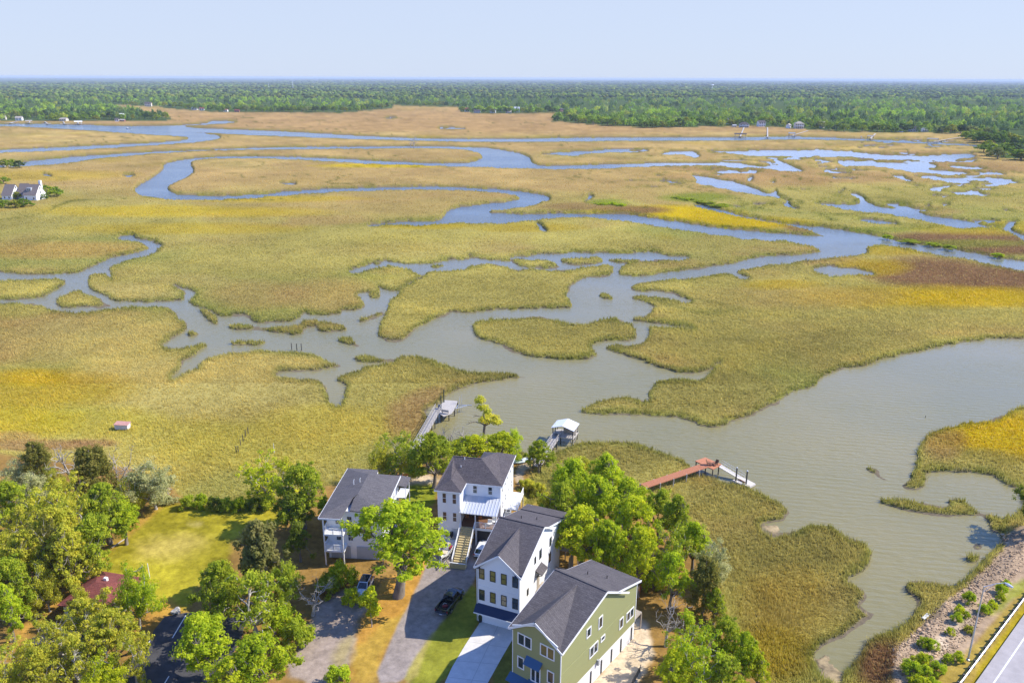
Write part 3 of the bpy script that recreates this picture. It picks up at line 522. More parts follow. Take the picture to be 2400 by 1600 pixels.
def rail(par, a, b, h=1.0, n=5, m=None, name='railing', posts=True, horizontal=True):
    mb = MB(); a, b = np.array(a, float), np.array(b, float); L = np.linalg.norm(b-a)
    mb.bar(a+(0, 0, h), b+(0, 0, h), .09, .07)
    for k in range(1, n): mb.bar(a+(0, 0, h*k/n), b+(0, 0, h*k/n), .04, .05)
    for k in range(int(L/1.8)+2):
        p = a+(b-a)*k/(int(L/1.8)+1); mb.box(p[0]-.05, p[0]+.05, p[1]-.05, p[1]+.05, p[2], p[2]+h+.05)
    return mb.build(name, m or m_trim, par)
def stairs(par, x0, x1, ya, za, yb, zb, n, m, name='stairs', axis='y'):
    mb = MB()
    for k in range(n):
        f0, f1 = k/n, (k+1)/n; y_, y2 = ya+(yb-ya)*f0, ya+(yb-ya)*f1; z_ = za+(zb-za)*f1
        mb.box(x0, x1, min(y_, y2), max(y_, y2), z_-.06, z_); mb.box(x0, x1, y_-.012, y_+.012, z_-(zb-za)/n+.001, z_-.061)
    for x in (x0-.05, x1+.05): mb.slab([(x-.04, ya, za-.05), (x+.04, ya, za-.05), (x+.04, yb, zb-.05), (x-.04, yb, zb-.05)], .3)
    return mb.build(name, m, par)

def gable_house(name, th, x0, y0, W, D, ze, zr, yr, gx, zg, zb, wm, rm, label, yk, zk, zf, fm):
    """front gable on a roof whose ridge runs across, low-slope rear roof; yk,zk: where the rear slope eases off"""
    h = house(name, th, x0, y0, label); o = .38; s = (zr-ze)/yr
    MB().prism([(0, zf), (0, ze), (yr, zr-.12), (yk, zk-.12), (D, zb-.12), (D, zf)], 0, 0, W).build('wall', wm, h)
    MB().prism([(.02, ze-.5), (W-.02, ze-.5), (W-.02, ze-.22), (gx, zg-.16), (.02, ze-.22)], 1, -.015, .18).build('front_gable', wm, h)
    MB().box(.04, W-.04, .04, D-.04, -.1, zf).build('foundation', fm, h)
    T = .16; e = lambda y: ze+y*s+.06
    yd = yr*(zg-ze)/(zr-ze)
    r = MB()
    ym = -o
    # main front slope left of and right of the gable valley
    zt = zg+.07
    gl = gx*(1); sl = (zg-ze)/gx; sr = (zg-ze)/(W-gx)
    r.slab([(-o, -o, e(-o)), (0.0, -o, e(-o)), (gx, yd, zt), (gx, yr, zr+.06), (-o, yr, zr+.06)], T)
    r.slab([(W+o, -o, e(-o)), (W+o, yr, zr+.06), (gx, yr, zr+.06), (gx, yd, zt), (W, -o, e(-o))], T)
    r.slab([(gx, -o, zt), (gx, yd, zt), (0, -o, e(-o)+.005)], T); r.slab([(gx, -o, zt), (W, -o, e(-o)+.005), (gx, yd, zt)], T)
    r.slab([(-o, yr, zr+.06), (W+o, yr, zr+.06), (W+o, yk, zk+.05), (-o, yk, zk+.05)], T)
    sb = (zb-zk)/(D-yk)
    r.slab([(-o, yk, zk+.05), (W+o, yk, zk+.05), (W+o, D+o, zb+.05+sb*o), (-o, D+o, zb+.05+sb*o)], T)
    r.bar((-o, yr, zr+.08), (W+o, yr, zr+.08), .28, .07); r.bar((gx, -o, zt+.02), (gx, yd, zt+.02), .24, .06)
    roof = r.build('roof', rm, h)
    for (px, py) in ((W*.30, yk+1.2), (W*.62, yk+2.4)):
        pz = zk+.05+sb*(py-yk); MB().tube([(px, py, pz-.1), (px, py, pz+.45)], .06, 6).build('vent_pipe', m_black, roof)
    t = MB(); q = .10      # barge boards and fascia
    def board(a, b): t.bar(np.array(a)-(0, 0, .16), np.array(b)-(0, 0, .16), .06, .26)
    for x in (-o-.03, W+o+.03):
        board((x, -o, e(-o)), (x, yr, zr+.06)); board((x, yr, zr+.06), (x, yk+3.0, zk-(zr-zk)/(yk-yr)*3.0)); board((x, yk, zk+.05), (x, D+o, zb+.05+sb*o))
    board((-o, -o-.03, e(-o)), (gx, -o-.03, zt)); board((gx, -o-.03, zt), (W+o, -o-.03, e(-o)))
    board((-o, D+o+.03, zb+sb*o), (W+o, D+o+.03, zb+sb*o))
    t.build('trim', m_trim, h)
    cm_ = m_trim if wm is not m_white else m_white
    for x in (-.02, W-.08): MB().box(x, x+.1, -.03, .08, zf, ze-.25).build('corner_board', cm_, h)
    MB().box(W-.06, W+.03, D-.1, D+.03, zf, zb-.3).build('corner_board', cm_, h)
    return h, e

# ---- white house with the double garage
W, D = 6.35, 16.2
hB, eB = gable_house('garage_house', -23.0, -4.67, 95.43, W, D, 9.15, 12.15, 8.35, 3.3, 11.75, 9.1, m_white, m_shA,
    'tall narrow white house with black framed windows above a white garage door', 10.1, 11.2, .0, m_conc)
for a in (.2, 1.89, 3.57, 5.27):
    window(hB, 'F', a, 7.15, 8.85, .85, 0, m_black, m_glassw if a != 5.27 else m_glass); window(hB, 'F', a, 3.68, 5.38, .85, 0, m_black, m_glassw if 1 < a < 5 else m_glass)
for y, z0, z1, w_ in ((7.4, 7.2, 8.7, .85), (5.45, 7.6, 8.7, .55), (2.68, 4.15, 5.2, .55), (11.6, 6.9, 8.3, .8), (11.4, 4.2, 5.8, .8)): window(hB, 'R', y, z0, z1, w_, W, m_black)
MB().box(0.02, W-.02, -.028, 0, 5.93, 6.03).build('band_board', m_white, hB)
MB().slab([(-.25, -1.0, 2.12), (W+.05, -1.0, 2.12), (W+.05, 0, 3.05), (-.25, 0, 3.05)], .12).build('garage_awning', m_navy, hB)
g = MB(); g.box(.48, 5.3, -.05, 0, 0.05, 2.0)
for z in (.52, 1.0, 1.48): g.box(.48, 5.3, -.062, -.05, z+.05, z+.40)
gd = g.build('garage_door', m_trim, hB)
tb = MB(); tb.bar((-.25, -1.02, 2.05), (W+.05, -1.02, 2.05), .08, .14); tb.build('awning_fascia', m_trim, hB)
for x0_, x1_ in ((-.38, .45), (5.65, W+.38)): MB().slab([(x0_, -.36, eB(-.36)-.13), (x1_, -.36, eB(-.36)-.13), (x1_, .0, eB(-.36)+.2), (x0_, .0, eB(-.36)+.2)], .06).build('eave_return', m_navy, hB)
MB().box(W, W+.07, 6.55, 7.5, 2.85, 5.0).build('side_door', m_wood, hB)
aw = MB().slab([(W, 5.9, 6.35), (W+1.1, 5.9, 5.7), (W+1.1, 8.3, 5.7), (W, 8.3, 6.35)], .1); aw.bar((W+.02, 6.0, 5.2), (W+1.0, 6.0, 5.65), .08, .08); aw.bar((W+.02, 8.2, 5.2), (W+1.0, 8.2, 5.65), .08, .08); aw.build('door_hood', m_shA, hB)
st = MB()
for k in range(14): st.box(W+.08, W+1.15, .9+k*.4, 1.3+k*.4, .15+k*.2, .2+k*.2)
st.bar((W+.1, .9, .05), (W+.1, 6.5, 2.8), .06, .24); st.bar((W+1.15, .9, .05), (W+1.15, 6.5, 2.8), .06, .24)
st.box(W+.08, W+1.5, 6.5, 8.6, 2.7, 2.82)
for y in (6.6, 8.5): st.box(W+1.35, W+1.47, y, y+.12, 0, 2.7)
st.build('side_stairs', m_wood, hB)
rail(hB, (W+1.2, .9, .2), (W+1.2, 6.5, 2.85), .95, 3, m_wood); rail(hB, (W+1.45, 6.5, 2.82), (W+1.45, 8.6, 2.82), .95, 4, m_wood)
pd = MB(); pd.box(.3, W+2.3, D+.0, D+3.0, 3.6, 3.75)
for x in (.4, 3.2, W, W+2.1): pd.box(x, x+.14, D+2.7, D+2.84, 0, 3.6)
for x in (.4, W-.2): pd.box(x, x+.14, D+2.7, D+2.84, 3.75, 8.7)
pd.build('rear_deck', m_wood, hB)
MB().slab([(-.35, D+.4, 9.15), (W+.38, D+.4, 9.15), (W+.38, D+3.2, 8.55), (-.35, D+3.2, 8.55)], .14).build('porch_roof', m_shA, hB)
rail(hB, (W+2.2, D+.1, 3.75), (W+2.2, D+2.9, 3.75), 1, 6, m_wood); rail(hB, (W, D+.1, 3.75), (W+2.2, D+.1, 3.75), 1, 6, m_wood); rail(hB, (.4, D+2.9, 3.75), (W+2.2, D+2.9, 3.75), 1, 6, m_wood)
ft = MB()
for k in range(9): ft.box(W+2.25+k*.0, W+2.29, D-2.0+k*.25, D-1.8+k*.25, 0, 3.9)
ft.box(W+.2, W+2.3, D-2.1, D-2.04, 0.0, 2.0); ft.build('lattice_screen', m_wood, hB)
for y, z in ((.08, 0),): MB().tube([(-.1, -.08, .1), (-.1, -.08, 8.6), (-.25, -.3, 8.95)], .05, 6).build('downpipe', m_trim, hB)
MB().box(-.02+.3, .42, -.16, -.03, 1.65, 1.9).build('wall_lamp', m_black, hB)

# ---- sage green house
W, D = 7.11, 18.55
hG, eG = gable_house('sage_house', -36.9, .21, 81.3, W, D, 10.05, 12.73, 9.73, 3.56, 12.5, 9.4, m_sage, m_shB,
    'large sage green house with white trim on a white ground floor', 12.6, 11.1, 2.75, m_trim)
def tw(face, a, z0, z1, w_, pos, cols=1, gm=None): return window(hG, face, a, z0, z1, w_, pos, m_trim, gm, mull=False, cols=cols)
tw('F', .79, 8.0, 9.7, 2.1, 0, 2); tw('F', 4.12, 8.05, 9.75, 2.1, 0, 2, m_glassw); tw('F', .78, 4.5, 6.25, 1.02, 0); tw('F', 5.2, 4.6, 6.4, 1.02, 0)
tw('F', 2.8, 3.6, 5.85, 1.45, 0, 2)
MB().slab([(2.15, -.85, 6.2), (4.5, -.85, 6.2), (4.5, 0, 6.95), (2.15, 0, 6.95)], .12).build('door_awning', m_blue, hG)
MB().slab([(-.3, -1.1, 2.75), (W+.2, -1.1, 2.75), (W+.2, 0, 3.35), (-.3, 0, 3.35)], .12).build('garage_awning', m_blue, hG)
MB().slab([(2.5, -1.3, 3.2), (4.6, -1.3, 3.2), (4.6, 0, 3.62), (2.5, 0, 3.62)], .1).build('balcony_cover', m_blue, hG)
MB().box(.8, 6.2, -.04, .04, .1, 2.3).build('garage_door', m_brownwood, hG)
for y, z0, z1, w_, c_ in ((5.6, 8.05, 9.45, 1.05, 1), (8.45, 7.6, 9.4, 1.0, 1), (14.0, 4.1, 5.75, 1.05, 1), (15.9, 4.05, 5.6, 2.05, 2), (9.2, 5.2, 6.0, 1.05, 1), (6.5, 4.45, 6.1, 2.05, 2)): tw('R', y, z0, z1, w_, W, c_, m_glass if y < 9 else None)
MB().box(W, W+.025, .05, D-.02, 6.35, 6.45).build('band_board', m_sage, hG)
MB().box(-.02, W+.03, -.03, .0, 2.75, 3.0).build('skirt_board', m_trim, hG)
for y in (3.9, 7.0, 9.6, 12.2, 14.7, 17.6): MB().box(W-.03, W+.03, y, y+.28, .12, 2.2).build('vent_slot', m_dark, hG)
bk = MB(); bk.bar((.25, -.36, 10.6), (3.56, -.36, 12.05), .09, .16); bk.bar((3.56, -.36, 12.05), (6.85, -.36, 10.6), .09, .16); bk.build('gable_bracket', m_trim, hG)
MB().box(W+.02, W+.3, 8.4, 8.7, 2.3, 3.1).build('meter_box', m_greyp, hG)
MB().box(1.2, W-.2, D, D+2.4, 2.6, 2.75).build('rear_deck', m_wood, hG)
MB().box(W-.3, W-.15, D+2.2, D+2.35, 0, 2.6).build('deck_post', m_wood, hG)

# ---- white house at the end of the gravel drive
W, D, wx_, ym_, ze = 9.92, 14.4, 3.79, 3.35, 9.55; zr, yr, xl, xr = 12.0, 7.4, .75, 5.75
hC = house('marsh_house', -10.9, -12.16, 116.3, 'white house with a dark weathered roof and a long wooden front stair')
MB().box(0, wx_, 0, ym_, 0, ze-.05).box(0, W, ym_, 11, 0, ze-.05).box(4.4, W, 11, D, 0, ze-.12).box(0, 4.4, 11, D-.01, 0, 8.2).build('wall', m_white, hC)
o = .4; r = MB(); T = .15; zt = ze-.02
pa = (zr-ze)/(yr-ym_); apz = ze+wx_/2*pa
L0, WR_, ME, MR, BRr, BLl = (-o, -o, zt), (wx_+o, -o, zt), (wx_+o, ym_-o, zt), (W+o, ym_-o, zt), (W+o, D+o, zt), (-o, D+o, zt)
RLp, RRp = (xl, yr, zr), (xr, yr, zr); rw = (7.2, D+o, 11.35); rwi = (6.2, yr+1.0, 11.6)
ap1 = (wx_/2, wx_/2-.2, apz); ap2 = (wx_/2, ym_+ (apz-ze)/pa-.1, apz)
r.slab([L0, WR_, ap1], T); r.slab([WR_, ME, ap2, ap1], T); r.slab([L0, ap1, ap2, RLp], T)
r.slab([ME, MR, RRp, RLp, ap2], T)
Q = (7.3, 13.4, 10.45); Q2 = (6.75, 11.0, 10.15); Q3 = (4.7, 11.0, 9.85)
r.slab([MR, BRr, Q], T); r.slab([MR, Q, RRp], T); r.slab([RRp, Q, Q2], T); r.slab([RRp, Q2, Q3], T); r.slab([Q, BRr, (7.3, D+o, 9.62)], T)
r.slab([RLp, RRp, Q3, (1.0, 11.0, 9.7)], T); r.slab([RLp, (1.0, 11.0, 9.7), (-o, D-3, zt)], T); r.slab([L0, RLp, (-o, D-3, zt)], T)
r.bar(RLp, RRp, .22, .08)
rf = r.build('roof', m_shC, hC)
for p in ((2.9, yr-.4, zr-.25), (2.6, 5.6, zr-1.1)): MB().tube([(p[0], p[1], p[2]-.3), (p[0], p[1], p[2]+.4)], .06, 6).build('vent_pipe', m_trim, rf)
MB().slab([(4.5, D+o, 9.60), (7.3, D+o, 9.64), Q, (6.75, 11.0, 10.17), (4.5, 11.0, 9.87)], .14).build('flat_roof', mat('dark_flat_roof', (.055,.052,.058), .9, noise=.2), hC)  # flat rear part, darker base colour than the shingles around it
t = MB()
def fas(a, b): t.bar(np.array(a)-(0, 0, .13), np.array(b)-(0, 0, .13), .07, .22)
fas(L0, WR_); fas(WR_, ME); fas(ME, MR); fas(MR, BRr); fas(L0, (-o, D-3, zt)); fas(BRr, (4.5, D+o, zt+.08)); t.build('trim', m_trim, hC)
m_bl = mat('brown_blind_glass', (.10,.065,.045), .25, noise=.2, scale=.5)
for a in (.75, 2.45):
    window(hC, 'F', a, 7.05, 9.05, .85, 0, m_trim, m_bl); window(hC, 'F', a, 3.75, 5.6, .85, 0, m_trim, m_bl)
for a in (5.1, 7.7): window(hC, 'F', a, 7.5, 9.1, .9, ym_, m_trim)
for y, z0 in ((4.2, 7.4), (6.5, 7.4), (8.8, 7.4), (11.2, 7.4), (4.6, 4.2), (6.8, 4.4), (9.2, 4.2), (12, 4.2), (13, 7.4)): window(hC, 'R', y, z0, z0+1.6, .8, W, m_trim)
zp = 3.35
pf = MB().box(wx_, W, -.4, ym_, zp-.2, zp).build('porch_floor', m_brownwood, hC)
MB().box(wx_, W, -.42, -.38, zp-.45, zp+.0).build('porch_skirt', m_trim, hC)
MB().slab([(wx_+.05, -.7, 6.0), (W+.25, -.7, 6.0), (W+.25, ym_, 7.1), (wx_+.05, ym_, 7.1)], .1).build('porch_roof', m_metal, hC)
sm = MB()
for k in range(12): x = wx_+.3+k*.53; sm.bar((x, -.7, 6.03), (x, ym_-.02, 7.13), .07, .09)
sm.build('roof_seam', m_metal, hC)
for x in (wx_+.05, 6.35, W-.15): MB().box(x, x+.16, -.38, -.22, zp, 5.85).build('porch_post', m_trim, hC)
MB().box(4.7, 6.2, ym_-.06, ym_, zp, zp+2.2).build('front_door', mat('pale_blue_door', (.30,.48,.58), .4), hC)
window(hC, 'F', 7.0, 4.1, 5.1, .7, ym_, m_trim); window(hC, 'F', 8.6, 4.1, 5.1, .8, ym_, m_trim)
rail(hC, (6.45, -.3, zp), (W-.1, -.3, zp), 1.0, 5)
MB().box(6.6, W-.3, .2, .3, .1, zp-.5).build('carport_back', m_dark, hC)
for x in (6.4, W-.25): MB().box(x, x+.25, -.35, -.1, 0, zp-.2).build('carport_post', m_trim, hC)
stairs(hC, 4.15, 6.2, -6.4, 0.0, -.4, zp, 16, m_newwood, 'front_stairs')
for x in (4.0, 6.35):
    s_ = MB(); s_.slab([(x-.05, -6.4, 1.05), (x+.05, -6.4, 1.05), (x+.05, -.4, zp+1.05), (x-.05, -.4, zp+1.05)], .12)
    for k in range(5): yy = -6.4+k*1.5; zz = zp*(k*1.5/6.0); s_.box(x-.06, x+.06, yy, yy+.12, max(0, zz-.3), zz+1.0)
    for q in (.3, .6): s_.bar((x, -6.4, .1+q), (x, -.4, zp+.1+q), .04, .05)
    s_.build('stair_rail', m_trim, hC)
g_ = MB(); g_.box(3.95, 6.45, -7.45, -7.35, .1, .9)
for z in (.25, .5, .75): g_.box(3.95, 6.45, -7.47, -7.33, z, z+.06)
g_.build('stair_gate', m_newwood, hC); MB().box(3.9, 6.5, -7.5, -6.4, .05, .15).build('stair_landing', m_newwood, hC)
MB().bar((3.9, -7.4, 1.0), (6.5, -7.4, 1.0), .14, .08).build('gate_rail', m_trim, hC)
lv = MB()
for k in range(8): lv.box(2.3, wx_-.1, -.03, .0, 1.0+k*.2, 1.1+k*.2)
lv.build('louvre_panel', m_grey, hC)
dk = MB(); dk.box(W, W+2.3, 6.5, 12.5, zp-.15, zp)
for y in (6.6, 9.4, 12.3): dk.box(W+2.1, W+2.25, y, y+.14, 0, zp)
dk.build('side_deck', m_trim, hC)
rail(hC, (W+2.2, 6.5, zp), (W+2.2, 12.5, zp), 1.05, 4); rail(hC, (W, 6.5, zp), (W+2.2, 6.5, zp), 1.05, 4)
for z_, y_ in ((1.5, 5.2), (.15, 5.0)):
    ac = MB().box(W+.4, W+1.3, y_, y_+.9, z_+1.2, z_+2.0).build('air_conditioner', m_greyp, hC); MB().cyl((W+.85, y_+.45, z_+2.02), 2, .33, .05).build('fan_guard', m_black, ac)
MB().box(W+.1, W+1.7, 4.6, 6.4, 2.55, 2.7).box(W+1.5, W+1.62, 4.7, 4.82, 0, 2.6).build('equipment_stand', m_trim, hC)
rl = MB().box(2.6, 3.6, D, D+3, zp-.15, zp); 
MB().box(.5, W-.5, D, D+3, zp-.15, zp).build('rear_deck', m_wood, hC)
# on the porch: chairs and a plant pot, things of their own
def placed(par_house, name, loc, label, cat, rz=0):
    th = par_house.rotation_euler[2]; c, s = math.cos(th), math.sin(th)
    return empty(name, (par_house.location[0]+c*loc[0]-s*loc[1], par_house.location[1]+s*loc[0]+c*loc[1], par_house.location[2]+loc[2]), th+rz, label, cat)
for i, (x, y) in enumerate(((4.3, 2.6), (6.6, 2.6))):
    e_ = placed(hC, 'planter_box', (x, y, zp), ['orange planter box left of the pale blue front door', 'orange planter box right of the pale blue front door'][i], 'planter'); e_['group'] = 'planters on the front porch'
    MB().box(-.25, .25, -.25, .25, 0, .55).build('pot', m_terra, e_); MB().box(-.2, .2, -.2, .2, .55, .8).build('plant', mat('porch_plant', (.07,.11,.03), .8), e_)
for i, (x, y, lab) in enumerate(((8.6, .8, 'round white patio seat nearest the porch rail'), (9.2, 1.6, 'white patio seat with dark cushion near the house corner'))):
    e_ = placed(hC, 'patio_seat', (x, y, zp), lab, 'chair'); e_['group'] = 'seats on the front porch'
    MB().cyl((0, 0, .35), 2, .42, .12).build('seat', m_trim, e_); MB().box(-.4, .4, .3, .4, .4, .9).build('backrest', m_trim, e_); MB().cyl((0, 0, .15), 2, .15, .3).build('leg', m_black, e_)

# ---- grey roofed house behind the oak
W, D = 8.94, 15.9; ze, zr, xr, yh = 8.7, 9.75, 4.3, 5.7
hA = house('porch_house', -4.6, -29.49, 108.92, 'white house with stacked front porches half hidden behind the bright oak')
MB().box(.0, W, 2.2, D-2.0, 0, ze-.12).box(0, 5, D-2.0, D, 0, ze-.12).build('wall', m_white, hA)
MB().prism([(W*.45, ze-.1), (W, ze-.1), (W, ze+.2)], 1, 2.2, 2.3).build('gable_wall', m_white, hA)
r = MB(); o = .4; T = .15
r.slab([(-o, -o, ze), (3.1, -o, ze), (xr-.6, yh-1.0, zr-.15), (xr, yh, zr)], T)
r.slab([(-o, -o, ze), (xr, yh, zr), (xr, 12.6, zr), (1.8, 14.2, zr-.55), (-o, D+o, ze)], T)
r.slab([(xr, yh, zr), (W+o, 3.6, ze), (W+o, D-1.6, ze), (xr, 12.6, zr)], T)
r.slab([(3.9, 2.0, ze+.1), (W+o, 1.6, ze-.02), (W+o, 3.6, ze), (xr, yh, zr), (xr-.4, yh-1.2, zr-.25)], T)
r.slab([(xr, 12.6, zr), (W+o, D-1.6, ze), (5.2, D-1.4, ze+.1), (1.8, 14.2, zr-.55)], T); r.slab([(1.8, 14.2, zr-.55), (5.2, D-1.4, ze+.1), (5.0, D+.2, ze), (-o, D+o, ze)], T)
rf = r.build('roof', m_shD, hA)
for p in ((2.6, 9.3), (3.5, 9.9)): MB().tube([(p[0], p[1], zr-.5), (p[0], p[1], zr+.45), (p[0]+.12, p[1], zr+.6)], .06, 6).build('vent_pipe', m_trim, rf)
for a_, b_ in (((-o-.03, -o, ze-.12), (-o-.03, D+o, ze-.12)), ((-o, -o-.03, ze-.12), (3.1, -o-.03, ze-.12)), ((W+o+.03, 1.6, ze-.12), (W+o+.03, D-1.6, ze-.12))): MB().bar(a_, b_, .06, .24).build('fascia', m_trim, hA)
for z in (2.7, 5.6):
    MB().box(0, 3.2, 0, 2.2, z-.28, z).build('porch_floor', m_trim, hA)
    rail(hA, (.1, .1, z), (3.1, .1, z), 1.0, 6); rail(hA, (.1, .1, z), (.1, 2.1, z), 1.0, 6)
    for a in (1.3, 3.2, 5.6): window(hA, 'F', a, z+.5, z+2.2, 1.0, 2.2, m_trim)
for x in (.02, 2.95): MB().box(x, x+.2, .02, .2, 0, ze-.2).build('porch_post', m_trim, hA)
for y, z in ((4, 6.3), (7, 6.3), (10, 6.3), (13, 6.3), (5, 3.2), (9, 3.2), (12.5, 3.2)): window(hA, 'R', y, z, z+1.5, .9, W, m_trim)
MB().box(W, W+1.6, D-3.5, D-.4, 5.5, 5.65).build('rear_balcony', m_trim, hA); MB().slab([(W, D-3.8, 8.1), (W+1.9, D-3.8, 7.75), (W+1.9, D-.2, 7.75), (W, D-.2, 8.1)], .1).build('balcony_roof', m_shD, hA)
for y in (D-3.5, D-.5): MB().box(W+1.5, W+1.62, y, y+.12, 0, 7.7).build('balcony_post', m_trim, hA)
MB().box(.4, 3.6, 2.1, 2.19, .05, 2.3).build('garage_door', m_grey, hA); MB().box(4.6, 7.8, 2.1, 2.19, .05, 2.3).build('garage_door', m_grey, hA)

# ---- low red roofed building under the trees on the left
pr = P(219, 1372, G+3.6)
hR = empty('red_roof_house', (pr[0]+.3, pr[1]-3.6, G), math.radians(-13), 'low building with a faded red hip roof under the trees', 'house')
MB().box(-3.5, 3.5, 0, 7.5, 0, 2.7).build('wall', m_cream, hR)
r = MB(); e0 = 2.65
r.slab([(-4, -.5, e0), (4, -.5, e0), (.9, 3.7, 4.1), (-.9, 3.7, 4.1)], .15); r.slab([(4, -.5, e0), (4, 8, e0), (.9, 3.7, 4.1)], .15)
r.slab([(4, 8, e0), (-4, 8, e0), (-.9, 3.7, 4.1), (.9, 3.7, 4.1)], .15); r.slab([(-4, 8, e0), (-4, -.5, e0), (-.9, 3.7, 4.1)], .15)
r.build('roof', m_red, hR); window(hR, 'F', -3, 1, 2.2, 1.2, 0, m_trim, mull=True); window(hR, 'F', 1.4, 1, 2.2, 1.2, 0, m_trim); MB().box(-.6, .4, -.05, 0, .05, 2.1).build('door', m_brownwood, hR)
MB().box(-.3, .2, 4.6, 5.0, 3.4, 4.25).build('roof_vent', m_trim, hR)

# ================================================================ TREES
def leaf_mat(name, transl=.35):
    m = bpy.data.materials.new(name); m.use_nodes = True; t = m.node_tree; t.nodes.remove(t.nodes['Principled BSDF'])
    oi = t.nodes.new('ShaderNodeObjectInfo'); at = t.nodes.new('ShaderNodeAttribute'); at.attribute_name = 'tint'
    hs = t.nodes.new('ShaderNodeHueSaturation')
    mr = t.nodes.new('ShaderNodeMapRange'); mr.inputs[3].default_value = .95; mr.inputs[4].default_value = 1.95; t.links.new(at.outputs['Fac'], mr.inputs[0])
    mh = t.nodes.new('ShaderNodeMapRange'); mh.inputs[3].default_value = .525; mh.inputs[4].default_value = .478; t.links.new(at.outputs['Fac'], mh.inputs[0])
    t.links.new(mh.outputs[0], hs.inputs['Hue']); t.links.new(mr.outputs[0], hs.inputs['Value']); t.links.new(oi.outputs['Color'], hs.inputs['Color'])
    d = t.nodes.new('ShaderNodeBsdfDiffuse'); tr = t.nodes.new('ShaderNodeBsdfTranslucent'); mx = t.nodes.new('ShaderNodeMixShader'); mx.inputs[0].default_value = transl
    t.links.new(hs.outputs[0], d.inputs[0]); t.links.new(hs.outputs[0], tr.inputs[0]); t.links.new(d.outputs[0], mx.inputs[1]); t.links.new(tr.outputs[0], mx.inputs[2])
    t.links.new(mx.outputs[0], t.nodes['Material Output'].inputs[0]); return m
m_leaf = leaf_mat('leaves', .55)
m_bark = mat('bark', (.20,.165,.13), .95, noise=.35, scale=3, streak=(1, 1, .2)); m_pale = mat('pale_bark', (.38,.35,.31), .95, noise=.3, scale=3); m_deadw = mat('dead_wood', (.36,.32,.28), .95, noise=.3, scale=3)

def tube_np(P0, R0, k):
    """polyline tube -> verts, quads"""
    P0 = np.array(P0); n = len(P0); d = np.gradient(P0, axis=0); d /= np.linalg.norm(d, axis=1, keepdims=True)+1e-9
    ref = np.where(np.abs(d[:, 2:3]) < .9, np.array([[0, 0, 1.0]]), np.array([[1.0, 0, 0]]))
    a = np.cross(d, ref); a /= np.linalg.norm(a, axis=1, keepdims=True)+1e-9; b = np.cross(d, a)
    th = np.arange(k)*2*np.pi/k
    V = P0[:, None]+np.array(R0)[:, None, None]*(a[:, None]*np.cos(th)[None, :, None]+b[:, None]*np.sin(th)[None, :, None])
    i = np.arange(n-1)[:, None]*k; j = np.arange(k)[None]; j2 = (j+1) % k
    return V.reshape(-1, 3), np.stack([i+j, i+j2, i+k+j2, i+k+j], -1).reshape(-1, 4)
def grow(seed, H_, R_, trunk=.28, mains=6, lean=0.0, up=.55, r0=.035, sub=4, twig=3, wig=.22):
    """skeleton of a broad tree: polylines with radii, and the twig ends that carry the leaves"""
    g = np.random.default_rng(seed); lines = []; tips = []
    th = H_*trunk; base_r = H_*r0
    ang = g.uniform(0, 6.28); top = np.array([math.cos(ang)*lean*th, math.sin(ang)*lean*th, th])
    pts = [np.zeros(3)-np.array([0, 0, .3]), top*.5+g.normal(0, .06, 3)*th*.3, top]; lines.append((pts, [base_r*1.5, base_r, base_r*.85], 7))
    def limb(p, d, L, r, lev):
        n = 5; q = [p]; dd = d/np.linalg.norm(d)
        for i in range(n):
            dd = dd+g.normal(0, wig, 3)+np.array([0, 0, .04 if lev < 2 else .0]); dd /= np.linalg.norm(dd); q.append(q[-1]+dd*L/n)
        lines.append((q, list(np.linspace(r, r*.38, n+1)), 5 if lev == 1 else (4 if lev == 2 else 3)))
        if lev >= 3: tips.append(q[-1]); tips.append(q[-3]); return
        m = sub if lev == 1 else twig
        for k in range(m):
            i = g.integers(2, n+1); a = g.normal(0, .75, 3); a[2] = a[2]*.6+.12
            limb(q[i], dd*.6+a, L*g.uniform(.42, .62), r*.5, lev+1)
        tips.append(q[-1])
    for k in range(mains):
        a = ang+k*2*math.pi/mains+g.uniform(-.4, .4); e = up*g.uniform(.6, 1.5) if k < mains-1 or mains < 4 else 2.2
        d = np.array([math.cos(a), math.sin(a), e]); d /= np.linalg.norm(d)
        rr = math.hypot(R_*math.hypot(d[0], d[1])*1.0, 0); L = 1/max(1e-3, math.hypot(math.hypot(d[0], d[1])/R_, d[2]/(H_-th)))*.66
        limb(top+np.array([0, 0, -th*.12*g.random()]), d, L, base_r*.55*g.uniform(.7, 1.1), 1)
    return lines, np.array(tips)
def wood(lines):
    Vs, Fs, n = [], [], 0
    for p, r, k in lines:
        v, f = tube_np(p, r, k); Vs.append(v); Fs.append(f+n); n += len(v)
    return np.concatenate(Vs), np.concatenate(Fs)
